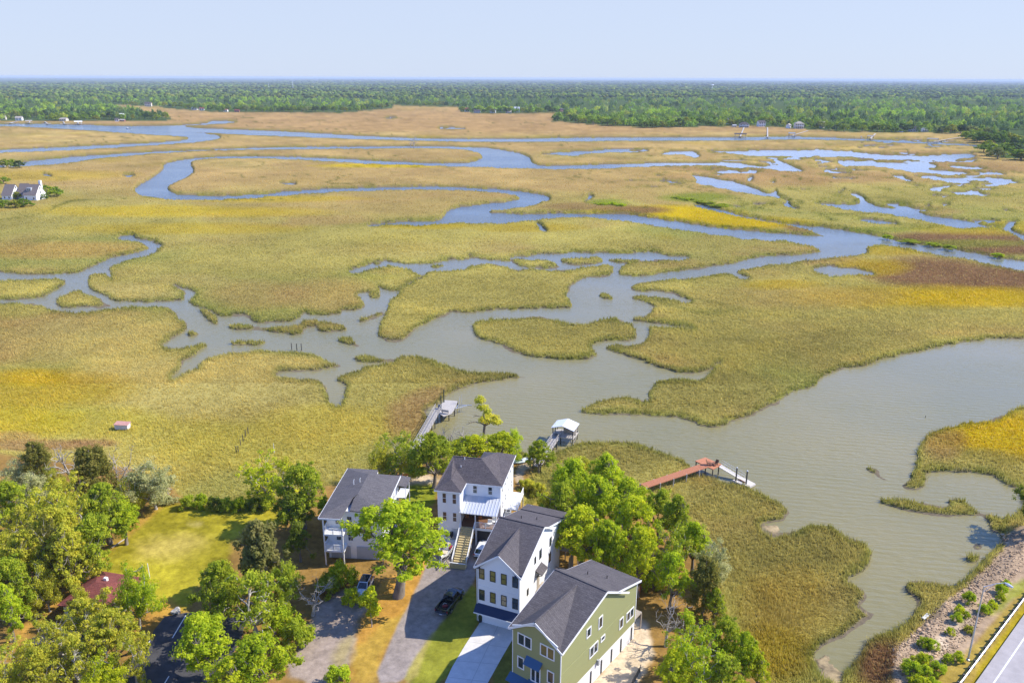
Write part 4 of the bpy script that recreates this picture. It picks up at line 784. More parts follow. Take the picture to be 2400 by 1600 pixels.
def leaves(g, cen, rad, per, size, flat=.75, up=.5):
    """leaf sprays: small bent quads spread through clumps round the given centres"""
    n = len(cen)*per; ci = np.repeat(np.arange(len(cen)), per)
    d = g.normal(0, 1, (n, 3)); d /= np.linalg.norm(d, axis=1, keepdims=True); rr = g.random(n)**.45
    off = d*rr[:, None]*np.repeat(rad, per)[:, None]; off[:, 2] *= flat
    c = cen[ci]+off
    nrm = d*.9+g.normal(0, .42, (n, 3)); nrm[:, 2] += up*1.3; nrm /= np.linalg.norm(nrm, axis=1, keepdims=True)
    t = np.cross(nrm, g.normal(0, 1, (n, 3))); t /= np.linalg.norm(t, axis=1, keepdims=True)+1e-9; b = np.cross(nrm, t)
    s = size*g.uniform(.6, 1.4, n)[:, None]; t = t*s; b = b*s*g.uniform(.5, .9, n)[:, None]
    V = np.stack([c-t-b*.3, c-b, c+t+b*.2, c+b+nrm*s*.25], 1).reshape(-1, 3)
    cl = g.random(len(cen)); tint = np.clip(.55*cl[ci]+.45*g.random(n), 0, 1)
    return V, np.arange(4*n).reshape(n, 4), tint
PROTO = {}
def proto(key, H_, R_, lines, cen, rad, per, size, bark, flat=.75, up=.5, seed=0):
    g = np.random.default_rng(seed+100)
    if per and len(cen) > 30 and key != 'pine':                          # no clump hanging away from its neighbours
        dd_ = np.sort(np.linalg.norm(cen[:, None]-cen[None], axis=2), axis=1)[:, 2]; ok_ = dd_ < np.percentile(dd_, 93); cen, rad = cen[ok_], rad[ok_]
    if per and key[:3] in ('oak', 'rou', 'spa', 'gre', 'mag', 'pin'):      # a twig from the nearest limb to every clump
        ends = np.array([q for p, r, k in lines for q in p[1:]])
        lines = lines+[([ends[i0], (ends[i0]+c)/2+g.normal(0, .08, 3), c], [.045, .03, .012], 3) for c in cen for i0 in [int(((ends-c)**2).sum(1).argmin())] if ((ends[i0]-c)**2).sum() > .05]
    V, Fq = wood(lines); tm = bpy.data.meshes.new('trunk')
    o = npmesh('trunk', V, Fq, [bark], smooth=True); tm = o.data; bpy.data.objects.remove(o)
    cm = None
    if per:
        V, Fq, ti = leaves(g, cen, rad, per, size, flat, up)
        o = npmesh('crown', V, Fq, [m_leaf], attrs={'tint': ('FLOAT', 'FACE', ti)}); cm = o.data; bpy.data.objects.remove(o)
    Q = V if per else V[V[:, 2] > H_*.3]
    PROTO[key] = (float(np.percentile(Q[:, 2], 99.5)), float(np.percentile(np.hypot(Q[:, 0], Q[:, 1]), 96)), tm, cm)
def clump_r(g, n, a, b): return g.uniform(a, b, n)
def dome(g, tips, H_, R_, n, lo=.35):
    """extra clump centres over an uneven dome so the crown closes without becoming a ball"""
    a = g.uniform(0, 6.28, n); e = g.uniform(0, 1, n)**.6*math.pi/2; k = g.uniform(.72, 1.0, n)
    lob = 1+.22*np.sin(3*a+g.uniform(0, 6))+.12*np.sin(5*a+2)
    z = H_*lo+(H_*(1-lo)-.6)*np.sin(e)*k; r = R_*np.cos(e)*k*lob*.86
    return np.concatenate([tips, np.c_[r*np.cos(a), r*np.sin(a), z]])
for i in range(3):      # live oak: wide, clumped
    g = np.random.default_rng(i+1); L, T_ = grow(11+i, 11, 7, .24, 7, .15, .55, .036)
    cc = dome(g, T_, 11, 6.9, 150, .30); proto(f'oak{i}', 11, 7.4, L, cc, clump_r(g, len(cc), .28, 1.1), 44, .175, m_bark, .6, .5, i)
for i in range(2):      # rounder, fuller, bright
    g = np.random.default_rng(i+20); L, T_ = grow(31+i, 12, 5.2, .28, 6, .1, .9, .03)
    cc = dome(g, T_, 12, 5.2, 170, .24); proto(f'round{i}', 12, 5.6, L, cc, clump_r(g, len(cc), .28, 1.05), 44, .165, m_bark, .7, .5, i+5)
for i in range(2):      # sparse oak hung with pale limbs
    g = np.random.default_rng(i+40); L, T_ = grow(51+i, 10, 6.5, .2, 7, .25, .6, .034, 4, 3, .28)
    cc = dome(g, T_[::2], 10, 6.3, 26, .4); proto(f'sparse{i}', 10, 7, L, cc, clump_r(g, len(cc), .5, 1.05), 40, .17, m_pale, .55, .5, i+9)
for i in range(2):      # fine grey-green, twiggy
    g = np.random.default_rng(i+60); L, T_ = grow(71+i, 8, 5, .15, 8, .15, .8, .024, 5, 3, .25)
    cc = dome(g, T_, 8, 4.8, 30, .3); proto(f'grey{i}', 8, 5.4, L, cc, clump_r(g, len(cc), .5, .95), 42, .12, m_pale, .7, .3, i+13)
for i in range(2):      # bare dead tree
    L, T_ = grow(91+i, 8, 4.2, .2, 6, .3, .9, .03, 4, 3, .32); proto(f'dead{i}', 8, 4.6, L, None, None, 0, 0, m_deadw)
g = np.random.default_rng(80)   # red cedar: dense dark cone
L = [([np.array([0, 0, -.3]), np.array([0, 0, 4.0]), np.array([0, 0, 9.2])], [.28, .18, .04], 6)]
zz = g.uniform(1.0, 9.3, 150); a = g.uniform(0, 6.28, 150); rr = (3.3*(1-zz/10.8)**.55)*g.uniform(.45, 1.15, 150); cc = np.c_[rr*np.cos(a), rr*np.sin(a), zz]
proto('cedar', 10, 3.3, L, cc, clump_r(g, 150, .5, .9), 70, .15, m_bark, 1.0, .3, 21)
g = np.random.default_rng(79); L, T_ = grow(84, 15, 8, .34, 7, .1, .62, .034)     # the big oak: high crown on a thick clear trunk
cc = dome(g, T_[T_[:, 2] > 5], 15, 7.8, 190, .44); proto('oak9', 15, 8, L, cc, clump_r(g, len(cc), .28, 1.1), 46, .18, m_bark, .6, .5, 41)
g = np.random.default_rng(81); L, T_ = grow(85, 11, 4.6, .15, 6, .05, 1.0, .03); cc = dome(g, T_[::2], 11, 4.7, 170, .12)
proto('magnolia', 11, 5, L, cc, clump_r(g, len(cc), .5, .9), 46, .24, m_bark, .9, .4, 22)
g = np.random.default_rng(82)   # wind-shaped pine with separate pads
L, T_ = grow(87, 9.5, 3.2, .42, 6, .12, .75, .026, 2, 2, .22); cc = np.array([t for t in T_ if t[2] > 4.6]); cc = cc[g.permutation(len(cc))[:34]]
proto('pine', 9.5, 3.6, L, cc, clump_r(g, len(cc), .55, 1.0), 90, .15, m_bark, .55, .6, 23)
g = np.random.default_rng(83); L = [([np.array([0, 0, -.2]), np.array([.05, 0, 2.2]), np.array([0, .05, 5])], [.07, .05, .02], 5)]
zz = g.uniform(1.4, 5.1, 46); a = g.uniform(0, 6.28, 46); rr = 1.15*np.sin(np.clip((zz-1.0)/4.3, 0, 1)*math.pi)**.7*g.uniform(.3, 1.05, 46)
proto('sapling', 5.4, 1.5, L, np.c_[rr*np.cos(a), rr*np.sin(a), zz], clump_r(g, 46, .3, .5), 42, .13, m_pale, .9, .4, 24)
for i in range(2):
    g = np.random.default_rng(i+90); L, T_ = grow(95+i, 2.4, 1.7, .08, 7, .1, .8, .02); cc = dome(g, T_[::3], 2.4, 1.6, 46, .15)
    proto(f'shrub{i}', 2.4, 1.9, L, cc, clump_r(g, len(cc), .22, .42), 40, .085, m_bark, .85, .5, i+30)

BRIGHT, LIME, MID, DEEP, OLIVE, GREYG, DARKC, MAG = ((.325,.390,.022), (.390,.425,.022), (.290,.335,.028), (.170,.205,.028), (.385,.375,.040), (.370,.365,.160), (.195,.185,.040), (.210,.200,.060))
NAMES = {'oak': ('oak_tree', 'tree'), 'round': ('broadleaf_tree', 'tree'), 'sparse': ('sparse_oak', 'tree'), 'grey': ('scrub_tree', 'tree'), 'dead': ('dead_tree', 'dead tree'), 'cedar': ('cedar_tree', 'tree'), 'magnolia': ('magnolia_tree', 'tree'), 'pine': ('pine_tree', 'tree'), 'sapling': ('young_tree', 'young tree'), 'shrub': ('shrub', 'shrub')}
def plant(key, base, h, R, col, label, group=None, rot=None):
    H0, R0, tm, cm = PROTO[key]; nm, cat = NAMES[key.rstrip('0123456789')]
    e = empty(nm, tuple(base), rng.uniform(0, 6.28) if rot is None else rot, label, cat, group); e.scale = (R/R0, R/R0, h/H0)
    o = bpy.data.objects.new('trunk', tm); COL.objects.link(o); o.parent = e
    if cm:
        o = bpy.data.objects.new('crown', cm); COL.objects.link(o); o.parent = e
        k = rng.uniform(.9, 1.12); o.color = (col[0]*k, col[1]*k, col[2]*k, 1)
    return e
def tree(key, cu, cv, ru, h, col, label, group=None, base=None, rot=None):
    """crown centre (cu, cv) and half width ru in photo pixels, height in metres"""
    if base is None:
        p = P(cu, cv, G+h*.60)
    else: p = P(base[0], base[1], G)
    z = ground_z(p[0], p[1]); q = np.array([p[0], p[1], z+h*.6])
    return plant(key, (p[0], p[1], z-.05), h, ru/pxm(q), col, label, group, rot)
T_ = tree
# --- wood on the left, from the marsh edge down
T_('grey0', 38, 1103, 42, 6.5, GREYG, 'small pale tree at the marsh edge, leftmost of the wood')
T_('cedar', 84, 1080, 36, 9, DARKC, 'dark pointed cedar left of the bare grey snags')
T_('dead0', 168, 1082, 52, 9, GREYG, 'bleached bare tree between the two dark cedars')
T_('cedar', 216, 1106, 52, 11.5, DARKC, 'broad dark cedar amid bleached bare branches at the marsh edge')
T_('dead1', 277, 1100, 42, 9.5, GREYG, 'bare forked tree right of the broad dark cedar')
T_('grey1', 356, 1126, 66, 9.5, GREYG, 'wide grey green tree at the top corner of the yellow field')
T_('dead0', 96, 1134, 36, 6, GREYG, 'low bleached bush in front of the pointed cedar')
T_('grey0', 128, 1124, 40, 6, OLIVE, 'small olive tree below the bleached snags')
T_('oak1', 245, 1190, 66, 11, MID, 'green oak beside the upper edge of the yellow field')
T_('sparse0', 118, 1196, 62, 11, OLIVE, 'olive tree with open twigs in the middle of the left wood')
T_('oak2', 28, 1180, 60, 10, MID, 'round green tree cut by the left edge of the photo, upper')
T_('round1', 286, 1216, 40, 8, BRIGHT, 'bright green tree leaning over the edge of the field')
T_('oak0', 130, 1252, 74, 12, OLIVE, 'broad olive crown in the heart of the left wood')
T_('sparse1', 52, 1244, 64, 11, OLIVE, 'thin crowned tree with long pale branch at far left')
T_('oak2', 218, 1270, 64, 11, MID, 'green oak whose shade falls on the lower field edge')
T_('round0', 160, 1300, 62, 12, OLIVE, 'tall olive tree above the red roof')
T_('oak1', 64, 1306, 66, 11, OLIVE, 'mossy oak left of the tree with the dark straight trunk')
T_('sparse0', 132, 1334, 48, 12, DARKC, 'tree with a dark straight trunk above the red roof', base=(130, 1382))
T_('oak0', 22, 1366, 60, 10, MID, 'shaded green tree at the left edge below the mossy oak')
T_('grey1', 190, 1336, 30, 5, BRIGHT, 'small bushy tree beside the pale post by the red roof')
T_('round0', 16, 1424, 44, 9, BRIGHT, 'leafy tree at the left edge beside the orange path')
T_('grey0', 64, 1404, 26, 5.5, OLIVE, 'mossy grey tree between the orange path and the red roof')
T_('grey0', 330, 1362, 56, 10, BRIGHT, 'airy light green tree right of the red roof', base=(329, 1473))
T_('sparse1', 204, 1446, 60, 8, OLIVE, 'sprawling lichen covered oak in front of the red roof')
T_('sparse0', 136, 1490, 60, 8, OLIVE, 'grey limbed oak over the left of the car park')
T_('oak1', 262, 1486, 70, 9, OLIVE, 'spreading yellow green oak over the car park corner')
T_('sparse1', 180, 1540, 76, 9, OLIVE, 'low spreading oak at the bottom above orange leaf litter')
T_('oak2', 92, 1576, 64, 8, OLIVE, 'yellow green tree at the bottom left corner')
T_('sparse0', 310, 1536, 46, 8, OLIVE, 'twiggy oak at the bottom beside the shaded car park')
for a in (('grey1', 66, 1150, 46, 8, GREYG, 'grey green scrub below the pointed cedar'), ('sparse1', 176, 1152, 50, 9, OLIVE, 'olive tree filling the gap under the bleached snags'), ('grey0', 300, 1152, 42, 7.5, OLIVE, 'olive scrub left of the wide grey green tree'),
          ('sparse0', 178, 1222, 56, 11, OLIVE, 'olive tree between the two green oaks of the left wood'), ('grey1', 10, 1300, 50, 9, OLIVE, 'grey olive tree cut by the left edge, middle of the wood'), 
          ('grey0', 104, 1366, 42, 8, OLIVE, 'mossy tree left of the dark straight trunk'), ('sparse1', 250, 1424, 52, 8, OLIVE, 'lichen grey oak in front of the right end of the red roof'), ('grey1', 180, 1414, 34, 6.5, OLIVE, 'thin olive tree before the middle of the red roof'),
          ('sparse0', 36, 1548, 50, 8, OLIVE, 'olive oak at the left edge below the orange path'), ('grey0', 232, 1580, 56, 7, LIME, 'yellow green tree at the bottom edge of the car park'), ('sparse0', 8, 1580, 50, 8, OLIVE, 'olive tree in the bottom left corner')): T_(*a)
# --- between the field and the first house
T_('sparse0', 622, 1112, 62, 9.5, LIME, 'leaning oak with pale limbs at the far right corner of the field')
T_('oak0', 706, 1150, 72, 12, MID, 'dense green oak touching the left side of the porch house')
T_('sparse1', 672, 1110, 44, 9, OLIVE, 'open topped oak just behind the dense oak by the porch house')
T_('round1', 690, 1196, 44, 8, DEEP, 'dark understorey tree in the shade beside the porch house')
T_('magnolia', 610, 1290, 62, 12, MAG, 'dark rounded magnolia beside the right edge of the field')
T_('round0', 700, 1262, 36, 7, DEEP, 'dark leafy tree in shadow between magnolia and porch house')
T_('oak1', 515, 1376, 66, 10, MID, 'green tree at the top of the car park below the magnolia')
T_('sparse1', 618, 1420, 104, 11, MID, 'multi trunked oak with white bare limbs above the gravel drive', base=(606, 1496))
T_('dead1', 728, 1392, 54, 6, GREYG, 'bare grey branches reaching over the gravel drive')
T_('grey1', 668, 1366, 40, 8, MID, 'light tree behind the bare grey branches')
T_('round1', 470, 1506, 74, 9.5, BRIGHT, 'bright green tree over the right edge of the car park')
T_('oak2', 604, 1546, 86, 8.5, BRIGHT, 'wide bright green tree at the bottom left of the gravel drive')
T_('round0', 540, 1588, 76, 7, LIME, 'yellow green crown at the bottom edge beside the car park')
T_('shrub0', 694, 1484, 40, 4, MID, 'bushy green growth at the left edge of the gravel drive')
T_('shrub1', 662, 1450, 42, 4.5, BRIGHT, 'leafy bush beneath the white limbed oak')
# --- round the houses
T_('oak9', 896, 1256, 122, 15.0, BRIGHT, 'big bright oak with a thick trunk in front of the porch house', base=(933, 1397), rot=2.2)
T_('sapling', 872, 1420, 24, 6.6, LIME, 'young tree on the dry grass between the two gravel drives', base=(872, 1468))
T_('shrub0', 791, 1580, 33, 2.6, BRIGHT, 'bright round bush at the bottom between the gravel drives')
T_('shrub1', 800, 1340, 36, 4.2, LIME, 'yellow green bush by the garage of the porch house')
T_('shrub0', 770, 1362, 30, 3.4, MID, 'darker bush left of the yellow green one by the porch house')
T_('shrub1', 826, 1394, 26, 2.6, LIME, 'low sprawling bush beside the silver and white car')
T_('sparse0', 935, 1058, 54, 9, MID, 'sparse green tree at the foot of the left dock')
T_('oak0', 1010, 1078, 66, 11, MID, 'large leafy oak behind the sandy patch and red kayak', base=(1017, 1142))
T_('grey0', 886, 1076, 36, 8, OLIVE, 'thin twin stemmed tree right behind the porch house', base=(890, 1119))
T_('dead0', 1078, 1022, 54, 7.5, GREYG, 'bare grey tree on the shore right of the left dock')
T_('dead1', 1040, 1014, 30, 6, GREYG, 'smaller bare shrub tree beside the left dock')
T_('round1', 1112, 1050, 50, 7, LIME, 'yellow green tree behind the weathered roof, left of the pine')
T_('oak2', 1170, 1044, 48, 7, LIME, 'yellow green crown on the shore just right of the pine')
T_('grey1', 1202, 1036, 30, 6.5, BRIGHT, 'small airy tree on the shore between pine and boathouse')
T_('oak1', 1252, 1056, 36, 7.0, MID, 'green tree at the land end of the boathouse dock', base=(1262, 1098))
T_('pine', 1125, 966, 46, 11.5, OLIVE, 'lone wind shaped pine standing at the water edge', base=(1133, 1032))
T_('grey0', 962, 1086, 30, 6, OLIVE, 'small twiggy tree under the left dock walkway')
# --- wood to the right of the houses
GR = [('oak0', 1342, 1138, 70, 11.5, BRIGHT, 'bright green oak at the upper left of the right hand wood'), ('round0', 1420, 1118, 62, 11, BRIGHT, 'bright crown at the top of the right hand wood near the marsh'),
 ('oak2', 1318, 1192, 62, 11, MID, 'green oak beside the rear deck path of the right hand wood'), ('oak1', 1398, 1180, 72, 12, BRIGHT, 'broad bright oak in the middle of the right hand wood'),
 ('round1', 1472, 1178, 56, 10.5, BRIGHT, 'tall bright tree behind the landward end of the red dock'), ('oak0', 1548, 1196, 54, 9, MID, 'green oak under the landward end of the red dock'),
 ('round0', 1586, 1216, 50, 10.5, MID, 'round green tree on the marsh side below the red dock'), ('oak2', 1486, 1232, 66, 12.5, LIME, 'large yellow green oak in front of the wood centre'),
 ('round1', 1360, 1252, 64, 11.5, LIME, 'yellow green tree right behind the tall narrow white house'), ('oak1', 1424, 1282, 58, 11, BRIGHT, 'leafy oak above the rear of the green roof'),
 ('round0', 1500, 1304, 54, 11.5, LIME, 'bright tree hanging over the rear corner of the sage house'), ('sparse0', 1570, 1286, 56, 10, MID, 'mossy oak on the marsh side of the right hand wood'),
 ('oak2', 1576, 1348, 50, 9.5, BRIGHT, 'green oak with a visible dark trunk behind the sage house'), ('round1', 1628, 1272, 40, 9, BRIGHT, 'bright tree bordering the marsh, midway down the wood'),
 ('grey0', 1668, 1310, 44, 8, GREYG, 'pale twiggy tree leaning over the marsh'), ('cedar', 1652, 1364, 40, 9.5, DARKC, 'dark cedar at the marsh edge right of the sage house'),
 ('round0', 1676, 1412, 34, 6, MID, 'green tree just below the dark cedar'), ('dead1', 1566, 1450, 52, 7.5, GREYG, 'bare grey brush beside the sandy side yard'),
 ('sparse1', 1612, 1490, 68, 9, BRIGHT, 'mossy limbed oak at the edge of the sandy side yard'), ('oak0', 1700, 1494, 48, 7.5, MID, 'green oak between the mossy oak and the marsh'),
 ('sparse0', 1650, 1546, 66, 9, BRIGHT, 'open oak with hanging moss at the bottom right of the sand'), ('oak1', 1744, 1534, 50, 8, BRIGHT, 'bright oak bordering the golden marsh at the bottom'),
 ('round1', 1580, 1572, 52, 7, LIME, 'yellow green crown at the bottom edge beside the grey fence'), ('oak2', 1700, 1584, 56, 7.5, MID, 'green crown at the bottom edge near the marsh'),
 ('round0', 1776, 1570, 34, 6, LIME, 'small bright tree lowest on the marsh border'), ('oak0', 2440, 1172, 50, 9, DEEP, 'dark tree at the right edge shading the pond'),
 ('shrub0', 1532, 1352, 24, 4, BRIGHT, 'bright sapling bush behind the sage house'), ('shrub1', 1262, 1130, 24, 2.6, OLIVE, 'round bush on the grassy path right of the marsh house'),
 ('shrub0', 1282, 1176, 24, 3.2, OLIVE, 'yellow green bush at the path by the right hand wood'), ('shrub1', 1236, 1126, 26, 2.2, OLIVE, 'tawny reed clump beside the sandy path'),
 ('shrub0', 1480, 1350, 22, 3.5, BRIGHT, 'small bush just behind the rear corner of the green roof'), ('grey1', 1352, 1078, 40, 5, OLIVE, 'grey scrub with pale dead twigs at the marsh edge above the wood')]
for a in GR: T_(*a)
for i, (u, v, r_, lab) in enumerate(((440, 1172, 20, 'first bush of the hedge, next to the grey green tree'), (470, 1170, 21, 'second bush of the hedge along the top of the field'), (502, 1176, 19, 'dark bush near the middle of the hedge'), (532, 1178, 18, 'low bush right of the middle of the hedge'),
        (562, 1176, 20, 'green bush in the hedge left of the leaning oak'), (594, 1176, 20, 'hedge bush beneath the leaning oak'), (628, 1174, 22, 'last bush of the hedge before the dense oak'))):
    T_(f'shrub{i%2}', u, v, r_, 2.6, (MID, BRIGHT, DEEP)[i % 3], lab, 'bushes of the hedge above the field')
for i, (u, v, r_, h_, lab) in enumerate(((2275, 1392, 14, 1.5, 'bush left of the lamp post top on the rubble bank'), (2251, 1421, 11, 1.3, 'upper of the pair of round bushes left of the lamp post'), (2245, 1439, 11, 1.2, 'lower of the pair of round bushes left of the lamp post'),
        (2268, 1433, 8, .9, 'little bush beside the pair on the rubble bank'), (2229, 1471, 9, 1.0, 'lone small bush in the middle of the rubble bank'), (2274, 1468, 11, .9, 'brownish low bush touching the lamp post'), (2310, 1418, 13, 1.3, 'left half of the long bush right of the lamp post'), (2328, 1408, 11, 1.3, 'right half of the long bush right of the lamp post'),
        (2348, 1374, 13, 1.3, 'bush under the lamp head'), (2361, 1362, 10, 1.1, 'bush just beyond the lamp head'), (2348, 1392, 9, 1.2, 'thin bush below the lamp head'), (2169, 1496, 14, 1.2, 'left part of the ring of bushes by the pale sand'), (2187, 1500, 13, 1.2, 'right part of the ring of bushes by the pale sand'),
        (2160, 1536, 20, 1.6, 'large bush at the lower end of the rubble bank'), (2138, 1556, 22, 1.7, 'broad bush closest to the marsh at the lower bank'), (2170, 1562, 20, 1.5, 'middle bush of the lower bank thicket'), (2246, 1529, 13, 1.2, 'bush near the foot of the lamp post'), (2224, 1534, 12, 1.0, 'small bush left of the lamp post foot'),
        (2200, 1556, 18, 1.3, 'bush crossed by the lamp post shadow'), (2160, 1588, 22, 1.3, 'bush at the bottom edge of the lower bank'), (2188, 1592, 16, 1.2, 'rightmost bush at the bottom edge of the lower bank'), (2182, 1533, 8, .8, 'tiny bush above the lower bank thicket'))):
    T_(f'shrub{i%2}', u, v, r_*1.15, h_*1.2, (BRIGHT, LIME, BRIGHT)[i % 3] if 'brown' not in lab else OLIVE, lab, 'bushes on the rubble bank')

# ================================================================ PAVED SURFACES
def sheet(name, px, z, m):
    pts = [P(u, v, z) for u, v in px]; o = MB().add(pts, [tuple(range(len(pts)))]).build(name, m); tag(o, kind='structure'); return o
m_asph = mat('asphalt', (.055,.053,.056), .9, noise=.35, scale=.8); m_roadm = mat('worn_asphalt', (.36,.33,.315), .9, noise=.12, scale=.6); m_paint = mat('road_paint', (.74,.74,.72), .7, noise=.1, scale=6)
conc = sheet('concrete_driveway', c2((1130,1640),(1155,1568),(1200,1470),(1280,1335),(1378,1186),(1480,1196),(1606,1222),(1570,1300),(1500,1420),(1400,1600),(1370,1640)), G+.05, m_conc)
sm = MB()
for a, b in (((1300,1312),(1545,1352)), ((1230,1430),(1480,1452)), ((1180,1530),(1420,1560)), ((1490,1200),(1300,1600))):
    A, B = (P(*c2(q)[0], G+.058) for q in (a, b)); d = (B-A)/np.linalg.norm(B-A); n = np.array([-d[1], d[0], 0])*.02
    sm.add([A-n, B-n, B+n, A+n], [(0, 1, 2, 3)])
tag(sm.build('driveway_joint', mat('joint', (.30,.29,.27), .9)), kind='structure')
sheet('parking_lot', cr((430,1640),(560,1560),(700,1500),(830,1400),(900,1330),(945,1240),(1010,1160),(1140,1135),(1300,1150),(1440,1165),(1500,1200),(1480,1290),(1420,1400),(1300,1640)), G+.04, m_asph)
sheet('parking_lot_edge', cr((120,1400),(200,1290),(360,1230),(560,1230),(700,1290),(640,1420),(400,1500),(200,1490)), G+.045, m_asph)
def stripe(a, b, w_, z, name='parking_line'):
    A, B = P(*a, z), P(*b, z); d = (B-A)/np.linalg.norm(B-A); n = np.array([-d[1], d[0], 0])*w_/2
    tag(MB().add([A-n, B-n, B+n, A+n], [(0, 1, 2, 3)]).build(name, m_paint), kind='structure')
stripe((436,1440), (404,1494), .14, G+.05); stripe((524,1444), (497,1488), .14, G+.05); stripe((396,1583), (374,1620), .14, G+.05); stripe((352,1500), (322,1546), .14, G+.05)
# the road at the right
ra, rb = P(2286, 1600, G), P(2400, 1440, G); rd = (rb-ra)/np.linalg.norm(rb-ra); rn = np.array([rd[1], -rd[0], 0])
la, lb = P(2329, 1600, G), P(2400, 1495, G); off = float((la-ra)@rn)
def along(t, n, z): return ra+rd*t+rn*n+np.array([0, 0, z])
tag(MB().add([along(-60, 0, .05), along(-60, 11, .05), along(90, 11, .05), along(90, 0, .05)], [(0, 1, 2, 3)]).build('road', m_roadm), kind='structure')
tag(MB().add([along(-60, off-.09, .058), along(-60, off+.09, .058), along(90, off+.09, .058), along(90, off-.09, .058)], [(0, 1, 2, 3)]).build('road_line', m_paint), kind='structure')
m_galv = mat('galvanised_steel', (.52,.53,.54), .45, .6, noise=.1); m_post = mat('dark_post', (.085,.078,.07), .9, noise=.2)
g0, g1 = P(2255.7, 1593, G+.75), P(2400, 1402, G+.75); gd_ = (g1-g0)[:2]/np.linalg.norm((g1-g0)[:2]); gn = np.array([gd_[1], -gd_[0]])
gr_ = empty('guardrail', (g0[0], g0[1], G), math.atan2(gd_[1], gd_[0]), 'long steel guardrail on dark posts beside the road', 'guardrail')
prof = [(-.04, .42), (.05, .47), (.05, .55), (-.01, .60), (.05, .65), (.05, .73), (-.04, .78), (-.07, .78), (-.04, .60), (-.07, .42)]
MB().prism([(-y, z) for y, z in prof], 0, -30, 70).build('rail', m_galv, gr_)
bmp = MB().box(-.12, .12, .06, .34, -.3, .82)
pm = bmp.build('post', m_post, gr_); pm.location = (-28, 0, 0)
for k in range(1, 42):
    o = pm.copy(); COL.objects.link(o); o.parent = gr_; o.location = (-28+k*1.95, 0, 0)
# street lamp
lb_ = P(2268, 1547, G); top_z = 11.6
lamp = empty('street_lamp', tuple(lb_), 0, 'tall grey lamp post with a long arm beside the guardrail', 'street lamp')
MB().tube([(0, 0, 0), (0, 0, .25), (0, 0, .3), (0, 0, top_z)], [.22, .22, .13, .075], 8).build('pole', m_galv, lamp)
pe = P(2355, 1365, G+top_z+.5)-lb_; ph = P(2374, 1376, G+top_z+.45)-lb_
am = MB().tube([(0, 0, top_z-.1), pe*np.array([.5, .5, 0])+np.array([0, 0, top_z+.35]), pe], .045, 6); am.tube([(0, 0, top_z-.9), pe*np.array([.45, .45, 0])+np.array([0, 0, top_z+.2])], .03, 5); am.build('arm', m_galv, lamp)
MB().tube([pe, pe+(ph-pe)*.4, ph], [.09, .2, .12], 8).build('lamp_head', mat('lamp_shell', (.62,.64,.68), .35), lamp)

# ================================================================ DOCKS
m_gwood = mat('grey_dock_wood', (.42,.385,.34), .9, noise=.25, scale=5); m_redw = mat('red_stained_wood', (.47,.185,.085), .75, noise=.2, scale=4); m_pile = mat('wet_piling', (.085,.075,.06), .9, noise=.3); m_float = mat('float_deck', (.58,.53,.46), .8, noise=.12, scale=4); m_alu = mat('aluminium', (.66,.67,.69), .35, .7)
def walkway(name, root, a, b, w_, m, pile=True, sp=3.0, thick=.14, rails=None, pm=None, label=None):
    a, b = np.array(a)-np.array(root.location), np.array(b)-np.array(root.location); d = (b-a); L = np.linalg.norm(d); d /= L; n = np.array([-d[1], d[0], 0]); n /= np.linalg.norm(n)
    mb = MB(); k = int(L/.16)
    mb.slab([a+n*w_/2, a-n*w_/2, b-n*w_/2, b+n*w_/2], thick)
    for i in range(0, k, 2): c = a+d*L*(i+.5)/k; mb.bar(c-n*w_*.51+np.array([0, 0, .012]), c+n*w_*.51+np.array([0, 0, .012]), .13, .03)
    mb.build('walkway', m, root)
    if pile:
        for i in range(int(L/sp)+1):
            for s in (-1, 1):
                c = a+d*min(L, i*sp)+n*s*(w_/2+.05); zb = -root.location[2]-.8
                MB().tube([(c[0], c[1], zb), (c[0], c[1], c[2]+.02)], .12, 7).build('piling', pm or m_pile, root)
    for s in (rails or []):
        r = MB(); q = n*s*(w_/2-.05)
        for z in (.45, .95): r.bar(a+q+(0, 0, z), b+q+(0, 0, z), .10, .05)
        for i in range(int(L/2)+1): c = a+q+d*min(L, i*2.0); r.box(c[0]-.05, c[0]+.05, c[1]-.05, c[1]+.05, c[2]-.1, c[2]+1.0)
        r.build('handrail', m, root)
zd = 1.9
p0 = P(955, 1085, zd); p1 = P(1028, 955, zd)
dkA = empty('left_dock', (p1[0], p1[1], 0), 0, 'long grey wooden dock with railings and a boat lift, left of the pine', 'dock'); dkA.name = 'wooden_dock'
walkway('w', dkA, p0, p1, 1.5, m_gwood, rails=(-1, 1))
cor = [P(*q, zd)-p1*np.array([1, 1, 0]) for q in ((1022,964),(1042,937),(1073,939),(1065,958),(1058,968),(1040,975))]
MB().slab(cor, .18).build('platform', m_gwood, dkA)
for q in ((1036,958),(1042,939),(1072,940),(1065,957),(1052,968),(1034,972)):
    c = P(*q, zd)-p1*np.array([1, 1, 0]); MB().tube([(c[0], c[1], -1), (c[0], c[1], zd)], .13, 7).build('piling', m_pile, dkA)
for q, h_ in (((1034,951), 2.6), ((1040.5,942), 3.2)):
    c = P(*q, zd)-p1*np.array([1, 1, 0]); MB().tube([(c[0], c[1], -1), (c[0], c[1], zd+h_)], .14, 8).build('tall_piling', mat('algae_piling', (.07,.075,.04), .9, noise=.3), dkA)
lift = MB(); A, B, C_, D_ = (P(*q, 1.5)-p1*np.array([1, 1, 0]) for q in ((1068,957),(1098,949),(1074,949),(1106,950)))
lift.bar(A, B, .16, .2); lift.bar(C_, D_, .14, .2)
for q in ((1077,950),(1082,947)): c = P(*q, 1.5)-p1*np.array([1, 1, 0]); lift.tube([(c[0], c[1], 0), (c[0], c[1], 3.9)], .06, 6)
lift.bar(A, C_, .12, .12); lift.build('boat_lift', m_alu, dkA)
